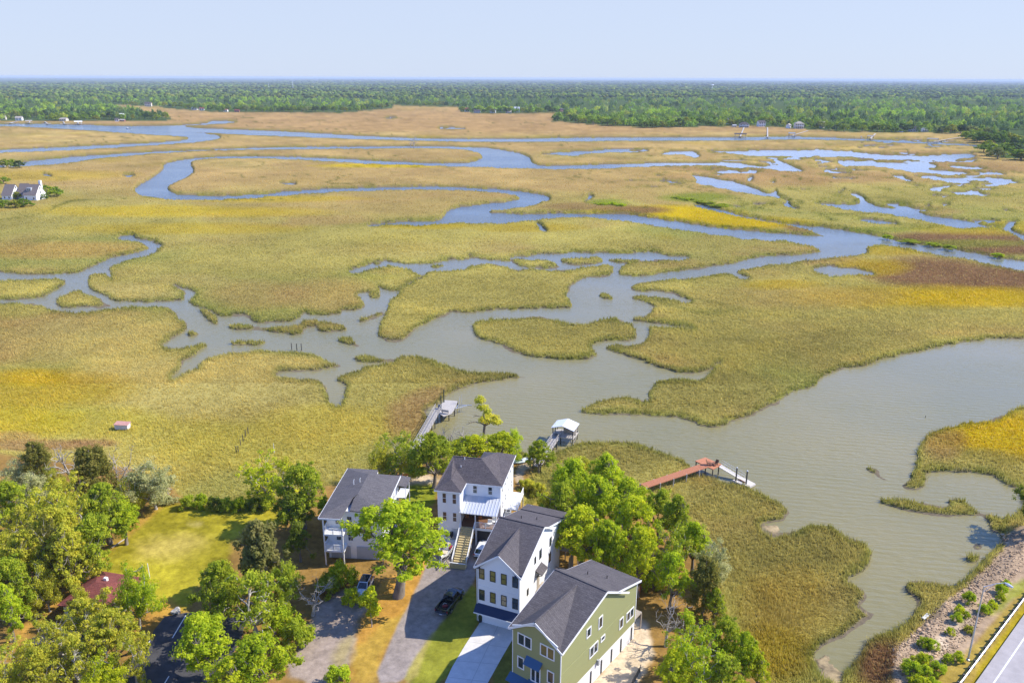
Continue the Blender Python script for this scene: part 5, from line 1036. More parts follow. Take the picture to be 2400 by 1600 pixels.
def dock_item(name, u, v, z, label, cat, group=None, rz=0): p = P(u, v, z); return empty(name, tuple(p), rz, label, cat, group)
e = dock_item('storage_box', 1031, 957, zd+.02, 'blue bin at the top of the long grey dock', 'bin'); MB().box(-.35, .35, -.35, .35, 0, .75).build('body', m_blue, e); MB().box(-.38, .38, -.38, .38, .75, .83).build('lid', m_navy, e)
e = dock_item('bench', 1044, 968, zd+.02, 'wooden bench on the platform of the long grey dock', 'bench', rz=-.3)
MB().box(-.9, .9, -.25, .25, .4, .48).build('seat', m_gwood, e); MB().box(-.9, .9, -.3, -.24, .5, .95).build('backrest', m_gwood, e); MB().box(-.8, -.7, -.2, .2, 0, .4).build('leg', m_gwood, e); MB().box(.7, .8, -.2, .2, 0, .4).build('leg', m_gwood, e)
# boathouse
zb_ = 1.7
p0 = P(1258, 1092, zb_); p1 = P(1309, 1016, zb_); dv = (p1-p0)/np.linalg.norm(p1-p0)
fp, bp_ = P(900+1965*.21259, 900+460*.21259, 4.4), P(900+2030*.21259, 900+378*.21259, 4.4)
ctr = (fp+bp_)/2; ang = math.atan2((bp_-fp)[1], (bp_-fp)[0])-math.pi/2; LB = np.linalg.norm(bp_-fp)
bh = empty('boathouse', (ctr[0], ctr[1], 0), ang, 'small boathouse on pilings with a white metal gable roof', 'boathouse')
lw, rw_ = 2.5, 2.6
MB().slab([(-lw, -LB/2, 3.6), (0, -LB/2, 4.4), (0, LB/2, 4.4), (-lw, LB/2, 3.6)], .08).slab([(0, -LB/2, 4.4), (rw_, -LB/2, 3.6), (rw_, LB/2, 3.6), (0, LB/2, 4.4)], .08).build('roof', mat('white_metal_roof', (.78,.80,.84), .35, .1), bh)
MB().box(-lw+.1, rw_-.1, -LB/2+.2, LB/2-.2, zb_-.2, zb_).build('deck', m_gwood, bh)
for x in (-lw+.3, rw_-.3):
    for y in (-LB/2+.4, 0, LB/2-.4): MB().tube([(x, y, -1), (x, y, 3.7)], .11, 7).build('post', m_post, bh)
MB().box(-.4, rw_-.5, .2, LB/2-.5, zb_, 3.3).build('shed_wall', m_wood, bh); MB().box(-lw+.3, rw_-.3, -.05, .05, 3.42, 3.57).build('tie_beam', m_post, bh)
for z in (2.4, 2.9): MB().bar((rw_-.25, -LB/2+.4, z), (rw_-.25, LB/2-.4, z), .06, .1).build('handrail', m_gwood, bh)
MB().bar((rw_-.2, -LB/2+.4, zb_-1.5), (rw_-.2, LB/2-.4, zb_-.2), .06, .12).build('brace', m_gwood, bh)
dkB = empty('dock_walkway', (p1[0], p1[1], 0), 0, 'grey wooden walkway with handrails leading to the boathouse', 'dock')
walkway('w', dkB, p0, p1, 1.5, m_gwood, rails=(-1, 1))
# red dock
zr_ = 2.0
p0 = P(1508, 1138, zr_); p1 = P(1652, 1090, zr_)
dkC = empty('red_dock', (p1[0], p1[1], 0), 0, 'red stained dock with a wide end platform over the marsh', 'dock')
walkway('w', dkC, p0, p1, 1.75, m_redw, sp=3.4, pm=m_gwood)
MB().slab([P(*q, zr_+.01)-p1*np.array([1, 1, 0]) for q in ((1629,1079.5),(1653,1071),(1692,1088),(1671,1099))], .2).build('platform', m_redw, dkC)
for q in ((1632,1080),(1654,1092),(1671,1098),(1685,1091)): c = P(*q, zr_)-p1*np.array([1, 1, 0]); MB().tube([(c[0], c[1], -1), (c[0], c[1], zr_)], .12, 7).build('piling', m_pile, dkC)
gw = [P(*q, z) for q, z in (((1688,1091), zr_), ((1742,1123), .55))]
gwe = empty('gangway', tuple(gw[1]), 0, 'pale aluminium gangway with a handrail down to the floating dock', 'gangway')
d = gw[0]-gw[1]; L = np.linalg.norm(d[:2]); n = np.array([-d[1], d[0], 0])/L
MB().slab([n*.6, -n*.6, d-n*.6, d+n*.6], .12).build('deck', m_float, gwe)
for s in (1, -1):
    r = MB()
    for z in (.5, 1.0): r.bar(n*.62*s+(0, 0, z), d+n*.62*s+(0, 0, z), .05, .05)
    for k in range(9): c = d*k/8+n*.62*s; r.box(c[0]-.025, c[0]+.025, c[1]-.025, c[1]+.025, c[2], c[2]+1.0)
    if s == -1: r.build('handrail', m_alu, gwe)
fl = P(1748, 1130, .5); fe = empty('floating_dock', (fl[0], fl[1], 0), 0, 'pale floating dock with two tall pilings below the gangway', 'dock')
sub = lambda q, z: P(*q, z)-np.array([fl[0], fl[1], 0])
MB().slab([sub(q, .5) for q in ((1744,1119),(1771,1133),(1756,1141),(1730,1129))], .4).build('deck', m_float, fe)
MB().slab([sub(q, .46) for q in ((1717,1124.5),(1724,1121.5),(1748,1133),(1741,1136.5))], .4).build('finger_deck', m_float, fe)
for q in ((1724,1131),(1748,1139)): c = sub(q, 0); MB().tube([(c[0], c[1], -1), (c[0], c[1], 3.3)], .15, 8).build('tall_piling', m_pile, fe); MB().tube([(c[0], c[1], 3.3), (c[0], c[1], 3.45)], [.17, .05], 8).build('piling_cap', m_trim, fe)
MB().bar(sub((1731,1122), .62), sub((1746,1130), .62), .25, .2).build('fender', m_brownwood, fe)
def deck_chair(u, v, rz, label):
    e = dock_item('deck_chair', u, v, zr_+.02, label, 'chair', 'dark chairs on the red dock', rz)
    MB().box(-.35, .35, -.35, .3, .32, .4).build('seat', m_brownwood, e); MB().slab([(-.35, .3, .38), (.35, .3, .38), (.35, .55, 1.05), (-.35, .55, 1.05)], .05).build('backrest', m_brownwood, e)
    for x in (-.32, .32):
        for y in (-.3, .26): MB().box(x-.03, x+.03, y-.03, y+.03, 0, .33).build('leg', m_brownwood, e)
    for x in (-.37, .37): MB().box(x-.05, x+.05, -.35, .35, .55, .6).build('armrest', m_brownwood, e)
deck_chair(1661, 1089, 1.2, 'dark deck chair left of the small table on the red dock'); deck_chair(1677, 1089.5, -.9, 'dark deck chair right of the small table on the red dock')
e = dock_item('side_table', 1669.5, 1090, zr_+.02, 'small dark table between the chairs on the red dock', 'table'); MB().cyl((0, 0, .45), 2, .35, .05).build('table_top', m_brownwood, e); MB().cyl((0, 0, .22), 2, .06, .44).build('pedestal', m_brownwood, e)

# ================================================================ VEHICLES
m_tyre = mat('tyre', (.015,.015,.015), .85); m_rim = mat('wheel_rim', (.45,.46,.47), .3, .8); m_blk = mat('black_paint', (.008,.009,.011), .18, coat=1.0); m_wpaint = mat('white_paint', (.72,.73,.74), .3, coat=1.0); m_cglass = mat('car_glass', (.012,.016,.020), .05, spec=1.0); m_lampr = mat('tail_lamp', (.30,.02,.02), .25); m_lampw = mat('head_lamp', (.7,.72,.75), .15); m_plastic = mat('black_plastic', (.02,.02,.021), .6); m_chrome = mat('chrome', (.6,.6,.62), .15, 1.0)
def wheel(par, x, y, r, w_):
    t = MB().cyl((x, y, r), 0, r, w_, 20).build('wheel', m_tyre, par); s = 1 if x > 0 else -1
    rm = MB().cyl((x+s*w_*.45, y, r), 0, r*.64, w_*.16, 14); rm.build('rim', m_rim, t)
def ring(y, w, zb, zs, zt, r=.10, tw=.9):       # one body cross-section
    return [(-w*.94, y, zb), (-w, y, zb+.12), (-w, y, zs), (-w*tw-.0, y, zt-.03), (-w*(tw-.09), y, zt), (w*(tw-.09), y, zt), (w*tw, y, zt-.03), (w, y, zs), (w, y, zb+.12), (w*.94, y, zb)]
def car(name, loc, rz, paint, label, cat, L=4.75, Wd=1.88, Ht=1.68, roofm=None, rails=True, hatch=True, roofrack=None):
    e = empty(name, loc, rz, label, cat); w = Wd/2; f = L/2           # front towards +y
    sec = [(-f, .80, .45, .70, .92), (-f+.12, .93, .30, .78, 1.02), (-f+.7, .99, .26, .80, 1.06), (-.3, 1.0, .25, .80, 1.03), (f-1.35, 1.0, .25, .80, 1.02), (f-.75, .97, .26, .76, .96), (f-.22, .88, .30, .68, .86), (f, .72, .42, .60, .72)]
    MB().loft([ring(y, w*k, zb, zs, zt) for y, k, zb, zs, zt in sec]).build('body', paint, e, smooth=False, bevel=.015)
    c0, c1, c2_, c3 = -f+.20, -f+.62, f-2.05, f-1.22                  # rear base, rear roof, front roof, front base
    def cr_(y, k, z): return (w*k, y, z)
    tb = MB(); top_k, bot_k = .70, .90
    lo = [(-w*bot_k, c0, 1.0), (w*bot_k, c0, 1.0), (w*bot_k, c3, 1.0), (-w*bot_k, c3, 1.0)]; hi = [(-w*top_k, c1, Ht-.02), (w*top_k, c1, Ht-.02), (w*top_k, c2_, Ht), (-w*top_k, c2_, Ht)]
    tb.add(lo+hi, [(0, 3, 2, 1), (4, 5, 6, 7), (0, 1, 5, 4), (1, 2, 6, 5), (2, 3, 7, 6), (3, 0, 4, 7)]); tb.build('cabin', paint, e, bevel=.03)
    lo, hi = np.array(lo), np.array(hi)
    def glass(a, b, c, d, nm, m=.10):
        q = np.array([a, b, c, d], float); ce = q.mean(0); q = ce+(q-ce)*(1-m*1.6); nn = np.cross(q[1]-q[0], q[3]-q[0]); nn /= np.linalg.norm(nn)
        if nn @ (ce-np.array([0, (c0+c3)/2, 1.2])) < 0: nn = -nn
        MB().add(list(q+nn*.022)+list(q-nn*.01), [(0, 1, 2, 3), (7, 6, 5, 4), (0, 4, 5, 1), (1, 5, 6, 2), (2, 6, 7, 3), (3, 7, 4, 0)]).build(nm, m_cglass, e)
    glass(lo[2], lo[3], hi[3], hi[2], 'windscreen'); glass(lo[0], lo[1], hi[1], hi[0], 'rear_window')
    for i, j in ((1, 2), (3, 0)):
        A, B, C_, D_ = lo[i], lo[j], hi[j], hi[i]; M1, M2 = (A+B)/2, (C_+D_)/2
        glass(A, M1, M2, D_, 'side_window', .12); glass(M1, B, C_, M2, 'side_window', .12)
    if roofm: MB().box(-w*.60, w*.60, c1+.15, c2_-.1, Ht-.01, Ht+.018).build('roof_panel', roofm, e)
    if rails:
        for s in (-1, 1): MB().bar((s*w*.66, c1+.15, Ht+.07), (s*w*.66, c2_-.15, Ht+.07), .05, .05).build('roof_rail', m_plastic, e)
    for x in (-w+.06, w-.06):
        for y in (-f+.95, f-.95): wheel(e, x, y, .35, .24)
    for s in (-1, 1):
        MB().box(s*w*.80-.17, s*w*.80+.17, -f-.02, -f+.2, .78, .96).build('tail_light', m_lampr, e); MB().box(s*w*.66-.2, s*w*.66+.2, f-.16, f+.0, .60, .74).build('headlight', m_lampw, e)
        MB().box(s*(w+.10)-.09, s*(w+.10)+.09, c3-.35, c3-.23, 1.0, 1.14).build('mirror', paint, e)
    MB().box(-w*.7, w*.7, f-.06, f+.02, .36, .56).build('grille', m_plastic, e); MB().box(-w*.85, w*.85, -f-.03, -f+.1, .36, .52).build('bumper', m_plastic, e)
    MB().box(-.26, .26, -f-.03, -f+.02, .66, .78).build('number_plate', m_lampw, e)
    return e
def heading(a, b): d = b-a; return math.atan2(d[1], d[0])-math.pi/2
# black pickup
ta, tb_ = P(1036, 1435, G+.55), P(1072.5, 1377, G+1.2); tc = (ta+tb_)/2; rzt = heading(ta, tb_)
e = empty('pickup_truck', (tc[0], tc[1], G+.03), rzt, 'black pickup truck with an open bed in the shade of the gravel drive', 'pickup truck')
w, f = 1.0, 2.95
sec = [(-.55, 1.0, .45, .95, 1.12), (f-1.35, 1.0, .45, .95, 1.14), (f-.5, .98, .45, .95, 1.12), (f-.12, .93, .5, .9, 1.06), (f, .85, .55, .85, .98)]
MB().loft([ring(y, w*k, zb, zs, zt, tw=.95) for y, k, zb, zs, zt in sec]).build('body', m_blk, e, bevel=.015)
b = MB(); b.box(-w, w, -f, -.52, .5, .72); b.box(-w, -w+.13, -f, -.52, .72, 1.28); b.box(w-.13, w, -f, -.52, .72, 1.28); b.box(-w+.13, w-.13, -.62, -.52, .72, 1.3); b.build('bed', m_blk, e, bevel=.01)
MB().box(-w+.14, w-.14, -f+.1, -.63, .725, .75).build('bed_liner', m_plastic, e); tg = MB().box(-w+.13, w-.13, -f-.02, -f+.08, .72, 1.27).build('tailgate', m_blk, e, bevel=.01); MB().box(-.14, .14, -f-.04, -f-.02, 1.05, 1.12).build('handle', m_chrome, tg)
MB().box(-w*.95, w*.95, -f-.2, -f, .5, .68).build('bumper', m_chrome, e); MB().box(-.18, .18, -f-.22, -f-.2, .53, .63).build('number_plate', m_lampw, e)
lo = np.array([(-w*.93, -.55, 1.12), (w*.93, -.55, 1.12), (w*.93, 1.72, 1.12), (-w*.93, 1.72, 1.12)]); hi = np.array([(-w*.76, -.38, 1.92), (w*.76, -.38, 1.92), (w*.76, 1.0, 1.95), (-w*.76, 1.0, 1.95)])
MB().add(list(lo)+list(hi), [(0, 3, 2, 1), (4, 5, 6, 7), (0, 1, 5, 4), (1, 2, 6, 5), (2, 3, 7, 6), (3, 0, 4, 7)]).build('cab', m_blk, e, bevel=.04)
def pane_(q, nm, par, cz, sh=.84):
    q = np.array(q, float); ce = q.mean(0); q = ce+(q-ce)*sh; nn = np.cross(q[1]-q[0], q[3]-q[0]); nn /= np.linalg.norm(nn)
    if nn @ (ce-np.array(cz)) < 0: nn = -nn
    MB().add(list(q+nn*.022)+list(q-nn*.01), [(0, 1, 2, 3), (7, 6, 5, 4), (0, 4, 5, 1), (1, 5, 6, 2), (2, 6, 7, 3), (3, 7, 4, 0)]).build(nm, m_cglass, par)
cz = (0, .6, 1.4)
pane_([lo[2], lo[3], hi[3], hi[2]], 'windscreen', e, cz); pane_([lo[0], lo[1], hi[1], hi[0]], 'rear_window', e, cz)
for i, j in ((1, 2), (3, 0)):
    M1, M2 = (lo[i]+lo[j])/2, (hi[i]+hi[j])/2; pane_([lo[i], M1, M2, hi[i]], 'side_window', e, cz, .8); pane_([M1, lo[j], hi[j], M2], 'side_window', e, cz, .8)
for x in (-w+.06, w-.06):
    for y in (-f+1.25, f-1.0): wheel(e, x, y, .41, .28)
for s in (-1, 1):
    MB().box(s*w*.94-.06, s*w*.94+.06, -f-.02, -f+.1, .85, 1.2).build('tail_light', m_lampr, e); MB().box(s*w*.74-.16, s*w*.74+.16, f-.12, f+.01, .8, .98).build('headlight', m_lampw, e)
    MB().box(s*(w+.15)-.13, s*(w+.15)+.13, 1.35, 1.48, 1.15, 1.4).build('mirror', m_blk, e)
MB().box(-w*.6, w*.6, f-.02, f+.06, .6, .95).build('grille', m_plastic, e); MB().box(-w*.9, w*.9, f-.1, f+.14, .42, .62).build('front_bumper', m_chrome, e)
bx_ = P(1043, 1420, G+.9); e2 = empty('tool_bag', (bx_[0], bx_[1], G+.79), .4, 'dark red and grey load lying in the truck bed', 'cargo'); MB().box(-.35, .35, -.25, .25, 0, .28).build('load', mat('red_cloth', (.22,.03,.03), .8), e2, bevel=.05); MB().tube([(-.3, .2, .3), (0, .25, .55), (.35, .2, .32)], .04, 6).build('hose', m_greyp, e2)
# silver-white SUV with a dark glass roof
a_, b_ = P(846, 1392, G+.5), P(861, 1350, G+1.3); c_ = (a_+b_)/2
car('parked_car', (c_[0], c_[1], G+.03), heading(b_, a_), mat('silver_white_paint', (.60,.62,.65), .25, .2, coat=1.0), 'silver white car with a dark sunroof under the bright oak', 'car', roofm=m_cglass)
a_, b_ = P(1122, 1300, G+.5), P(1136, 1264, G+1.3); c_ = (a_+b_)/2
car('parked_car', (c_[0]+.2, c_[1], G+.03), heading(a_, b_), m_wpaint, 'white car parked beside the long wooden front stair', 'car', rails=False)
# boat on a trailer
s_, b_ = P(1054, 1264, G+1.3), P(1038, 1299, G+1.3); c_ = (s_+b_)/2; rzb = heading(s_, b_); LB_ = 6.2
bt = empty('motor_boat', (c_[0], c_[1], G+.5), rzb, 'white open motor boat with an outboard, bow towards the drive', 'boat')
def hull(k):   # ring at fraction k from stern (0) to bow (1)
    wd = 1.12*(1-max(0, (k-.45)/.55)**2.2*.97); y = -LB_/2+k*LB_; ke = .0+max(0, (k-.6)/.4)**2*.62; sh = .78+.25*k*k
    return [(-wd, y, sh), (-wd*.9, y, ke+.35*(1-k*.3)), (-wd*.12, y, ke), (wd*.12, y, ke), (wd*.9, y, ke+.35*(1-k*.3)), (wd, y, sh), (wd*.86, y, sh-.02), (wd*.80, y, max(ke+.2, sh-.5)), (-wd*.80, y, max(ke+.2, sh-.5)), (-wd*.86, y, sh-.02)]
m_gel = mat('white_gelcoat', (.76,.75,.71), .25, coat=.6); m_cush = mat('cream_cushion', (.62,.50,.34), .7); m_redc = mat('red_cushion', (.40,.05,.05), .7)
MB().loft([hull(k) for k in np.linspace(0, 1, 12)]).build('hull', m_gel, bt)
cs = MB().box(-.4, .4, -.4, .45, .5, 1.25).build('console', m_gel, bt, bevel=.04); MB().slab([(-.36, .45, 1.2), (.36, .45, 1.2), (.3, .25, 1.65), (-.3, .25, 1.65)], .03).build('windscreen', m_cglass, cs)
MB().box(-.4, .4, -1.2, -.75, .5, .98).build('seat', m_cush, bt, bevel=.04); MB().box(-.45, .45, .8, 1.7, .48, .72).build('bow_cushion', m_cush, bt, bevel=.04); MB().box(-.85, -.5, -.6, .2, .5, .85).build('side_cushion', m_redc, bt, bevel=.03); MB().box(.45, .85, -.9, -.1, .5, .85).build('side_cushion', m_redc, bt, bevel=.03)
ob = MB().box(-.25, .25, -LB_/2-.65, -LB_/2-.05, .75, 1.45).box(-.12, .12, -LB_/2-.5, -LB_/2-.2, -.15, .76).build('outboard_motor', m_plastic, bt, bevel=.05)
MB().tube([(-.75, -.7, .9), (-.65, -.7, 2.1), (.65, -.7, 2.1), (.75, -.7, .9)], .03, 6).build('rail', m_alu, bt)
tr = empty('boat_trailer', (c_[0], c_[1], G+.02), rzb, 'galvanised boat trailer with its tongue pointing down the drive', 'trailer')
fm = MB(); fm.bar((-.8, -2.9, .42), (-.8, 1.2, .42), .1, .1); fm.bar((.8, -2.9, .42), (.8, 1.2, .42), .1, .1); fm.bar((-.8, 1.2, .42), (0, 4.6, .42), .1, .1); fm.bar((.8, 1.2, .42), (0, 4.6, .42), .1, .1)
for y in (-2.6, -.8, 1.0): fm.bar((-.8, y, .42), (.8, y, .42), .1, .08)
fm.build('frame', m_galv, tr)
for s in (-1, 1):
    wheel(tr, s*1.05, -1.3, .31, .2); MB().box(s*1.05-.14, s*1.05+.14, -1.75, -.85, .66, .72).build('mudguard', m_galv, tr); MB().tube([(s*1.25, -2.6, .4), (s*1.25, -2.6, 2.0)], .05, 6).build('guide_post', m_trim, tr)
MB().bar((0, 4.0, .0), (0, 4.0, .8), .08, .08).build('jack', m_galv, tr); MB().box(-.12, .12, 3.2, 3.4, .45, 1.1).build('winch_post', m_galv, tr)

# ================================================================ SMALL THINGS ON THE GROUND
def at(u, v, z=None): p = P(u, v, G if z is None else z); return p
def kayak(u, v, rz, L, w_, m, label, z=.05, cat='kayak', name='kayak'):
    p = at(u, v); e = empty(name, (p[0], p[1], ground_z(p[0], p[1])+z), rz, label, cat)
    rg = []
    for k in np.linspace(0, 1, 11):
        q = max(.03, math.sin(math.pi*k)**.7); y = (k-.5)*L; rg.append([(-w_*q/2, y, .22+.1*(2*k-1)**2), (-w_*q*.35, y, .0+.18*(2*k-1)**4), (w_*q*.35, y, .0+.18*(2*k-1)**4), (w_*q/2, y, .22+.1*(2*k-1)**2), (w_*q*.2, y, .32), (-w_*q*.2, y, .32)])
    MB().loft(rg).build('hull', m, e, smooth=True); MB().box(-w_*.2, w_*.2, -.5, .4, .30, .335).build('cockpit', m_plastic, e); return e
kayak(944, 1115, 1.9, 3.4, .8, mat('red_plastic', (.48,.03,.03), .4), 'red kayak lying on the sandy patch behind the porch house')
kayak(978, 1112, 1.2, 3.0, .7, mat('faded_green_plastic', (.20,.30,.26), .5), 'faded green kayak lying under the large leafy oak')
kayak(1219, 1083, 1.85, 4.6, 1.7, mat('pale_hull', (.60,.68,.70), .5), 'upturned pale dinghy beside the marsh house', .1, 'dinghy', 'dinghy')
kayak(1238, 1069, 1.6, 2.4, 1.3, m_gel, 'small white skiff under the tree by the boathouse dock', .1, 'skiff', 'skiff')
def stake(u, v, h, r, m, label, cat='stake', name='stake', group=None, z=0.0, lean=(0, 0)):
    p = P(u, v, z); zg = ground_z(p[0], p[1]); o = MB().tube([(0, 0, -.6), (lean[0]*.5, lean[1]*.5, h*.5), (lean[0], lean[1], h)], [r, r, r*.9], 7).build(name, m); o.location = (p[0], p[1], zg); return tag(o, label, cat, group)
for i, (u, v) in enumerate(((684, 820), (696, 821), (707, 821))): stake(u, v, 2.6, .13, m_pile, ('leftmost of three dark pilings standing in the creek', 'middle one of three dark pilings standing in the creek', 'rightmost of three dark pilings standing in the creek')[i], 'piling', 'piling', 'three pilings in the creek')
for i, (u, v) in enumerate(((582, 1016), (576, 1024), (570, 1034), (564, 1044), (554, 1061), (559, 1061))): stake(u, v, 1.6, .09, m_pile, ('topmost short stake of the broken row in the marsh', 'second stake of the broken row in the marsh', 'third stake of the broken row in the marsh', 'fourth stake of the broken row in the marsh', 'left one of the lowest two stakes in the row', 'right one of the lowest two stakes in the row')[i], 'stake', 'stake', 'old stakes crossing the marsh', .3)
stake(643, 1062, 2.2, .05, m_trim, 'thin white stake alone in the yellow marsh', z=.3)
stake(210, 1357, 3.6, .06, m_trim, 'thin white pole behind the red roof', 'pole', 'pole', None, G); stake(351, 1354, 2.6, .06, m_trim, 'thin white pole beside the airy light green tree', 'pole', 'pole', None, G); stake(620, 1517, 2.8, .06, m_trim, 'white pole beside the wide bright green tree', 'pole', 'pole', None, G)
stake(2169, 978, 1.0, .06, m_pile, 'short dark stake in open water beyond the marsh tip', z=0)
p = P(288, 1003, .5); e = empty('marsh_blind', (p[0], p[1], .25), math.radians(-6), 'weathered box shaped blind with a pinkish top standing alone in the marsh', 'hut')
MB().box(-1.5, 1.5, -.7, .7, .2, 1.3).build('wall', mat('pale_boards', (.55,.53,.52), .8, noise=.2), e); MB().slab([(-1.65, -.8, 1.35), (1.65, -.8, 1.35), (1.65, .8, 1.6), (-1.65, .8, 1.6)], .08).build('roof', mat('rusty_pink_sheet', (.52,.27,.21), .7, noise=.25), e)
p = at(413, 1434); e = empty('boulder', (p[0], p[1], G-.1), 0, 'pale boulder where the car park meets the field', 'boulder')
me = bpy.data.meshes.new('rock'); bm = bmesh.new(); bmesh.ops.create_icosphere(bm, subdivisions=2, radius=.7)
for v_ in bm.verts: v_.co *= 1+.25*math.sin(v_.co.x*5+v_.co.y*3)+.1*rng.normal(); v_.co.z *= .6
bm.to_mesh(me); bm.free(); m_rock = mat('pale_stone', (.42,.40,.37), .9, noise=.25, scale=3); me.materials.append(m_rock); o = bpy.data.objects.new('stone', me); COL.objects.link(o); o.parent = e; o.location.z = .3
p = at(281, 1272); o = MB().tube([(-.6, -1.5, .1), (0, 0, .15), (.5, 1.5, .1)], .1, 6).build('bleached_log', m_pale); o.location = (p[0], p[1], G); tag(o, 'bleached log on the orange edge of the field', 'log')
p = at(2172, 1434); o = MB().box(-.9, .9, -.22, .22, 0, .12).build('white_plank', m_trim); o.location = (p[0], p[1], ground_z(p[0], p[1])+.05); o.rotation_euler = (0, 0, math.radians(38)); tag(o, 'white plank washed up on the rubble bank', 'plank')
# silt fence by the sand and the orange netting
A, B, C_ = at(1478, 1612), at(1500, 1572), at(1506, 1566)
fe_ = MB(); fe_.slab([A+(0, 0, .0), B+(0, 0, 0), B+(.02, 0, .95), A+(.02, 0, .95)], .05)
o = fe_.build('silt_fence', mat('dark_fabric', (.05,.05,.048), .9)); tag(o, 'low dark fabric fence along the sandy side yard', 'fence')
for k in range(5): c = A+(B-A)*k/4; s2 = MB().box(c[0]-.04, c[0]+.04, c[1]-.12, c[1]-.04, G-.2, G+1.15).build('post', m_wood, o)
A, B = at(1496, 1402), at(1504, 1376); o = MB().slab([A, B, B+(0, .02, 1.3), A+(0, .02, 1.3)], .03).build('safety_fence', mat('orange_net', (.55,.12,.03), .8)); tag(o, 'orange safety netting behind the sage house', 'fence')
for c in (A, B): MB().box(c[0]-.04, c[0]+.04, c[1]-.04, c[1]+.04, G, G+1.4).build('post', m_wood, o)
p = at(1126, 1456); e = empty('potted_plant', (p[0], p[1], G), 0, 'dark potted plant left of the white garage door', 'plant'); MB().cyl((0, 0, .25), 2, .25, .5).build('pot', m_plastic, e); MB().tube([(0, 0, .5), (0, 0, .9), (0, 0, 1.4)], [.28, .3, .06], 8).build('foliage', mat('dark_leaf', (.03,.05,.012), .8), e)

# ---- rubble on the bank: nobody could count it
n = 3400; uv = np.c_[rng.uniform(2080, 2440, n*3), rng.uniform(1240, 1640, n*3)]
pts = np.array([P(u, v, G) for u, v in uv]); uu, vv = J(pts[:, 0], pts[:, 1], np.full(len(pts), G))
bank_poly = r4((1440,745),(1568,740),(1568,960),(1440,1080),(1330,1260),(1220,1380),(1080,1430),(960,1480),(900,1560),(880,1480),(880,1370),(1000,1265),(1085,1180),(1225,1065),(1292,990),(1388,905))
s = sdpoly(uu, vv, bank_poly); kk = np.where((s > 0) & (rng.random(len(s)) < np.clip(1.15-s/60, .12, 1)))[0][:n]
base = np.array([(-1,-1,-.5),(1,-1,-.5),(1,1,-.5),(-1,1,-.5),(-.8,-.7,.5),(.7,-.8,.5),(.8,.7,.5),(-.7,.8,.5)]); fq = np.array([(0,3,2,1),(4,5,6,7),(0,1,5,4),(1,2,6,5),(2,3,7,6),(3,0,4,7)])
m_ = len(kk); sz = rng.uniform(.04, .13, m_)*(1+1.6*(rng.random(m_) < .05)); a = rng.uniform(0, 6.28, m_)
V = base[None]*(1+rng.normal(0, .22, (m_, 8, 3))); V[..., 2] *= .55; V *= sz[:, None, None]
X2 = V[..., 0]*np.cos(a)[:, None]-V[..., 1]*np.sin(a)[:, None]; Y2 = V[..., 0]*np.sin(a)[:, None]+V[..., 1]*np.cos(a)[:, None]
zz = np.array([ground_z(*pts[k][:2]) for k in kk])
V = np.stack([X2+pts[kk, 0][:, None], Y2+pts[kk, 1][:, None], V[..., 2]+zz[:, None]+.03], -1).reshape(-1, 3)
cc = np.repeat(np.clip(np.array((.42,.30,.19))*rng.uniform(.4, 1.3, (m_, 1))*np.array([1, .98, .95]), 0, 1), 8, 0)
def vc_mat(name, rough=.9, tr=0.0):
    m = bpy.data.materials.new(name); m.use_nodes = True; t = m.node_tree; b = t.nodes['Principled BSDF']; b.inputs['Roughness'].default_value = rough; b.inputs['Specular IOR Level'].default_value = .15
    a = t.nodes.new('ShaderNodeAttribute'); a.attribute_name = 'Col'; t.links.new(a.outputs['Color'], b.inputs['Base Color'])
    if tr:
        x = t.nodes.new('ShaderNodeBsdfTranslucent'); t.links.new(a.outputs['Color'], x.inputs[0]); mx = t.nodes.new('ShaderNodeMixShader'); mx.inputs[0].default_value = tr
        t.links.new(b.outputs[0], mx.inputs[1]); t.links.new(x.outputs[0], mx.inputs[2]); t.links.new(mx.outputs[0], t.nodes['Material Output'].inputs[0])
    return m
o = npmesh('rubble', V, (fq[None]+8*np.arange(m_)[:, None, None]).reshape(-1, 4), [vc_mat('rubble')], attrs={'Col': ('FLOAT_COLOR', 'POINT', np.c_[cc, np.ones(len(cc))])}); tag(o, kind='stuff')

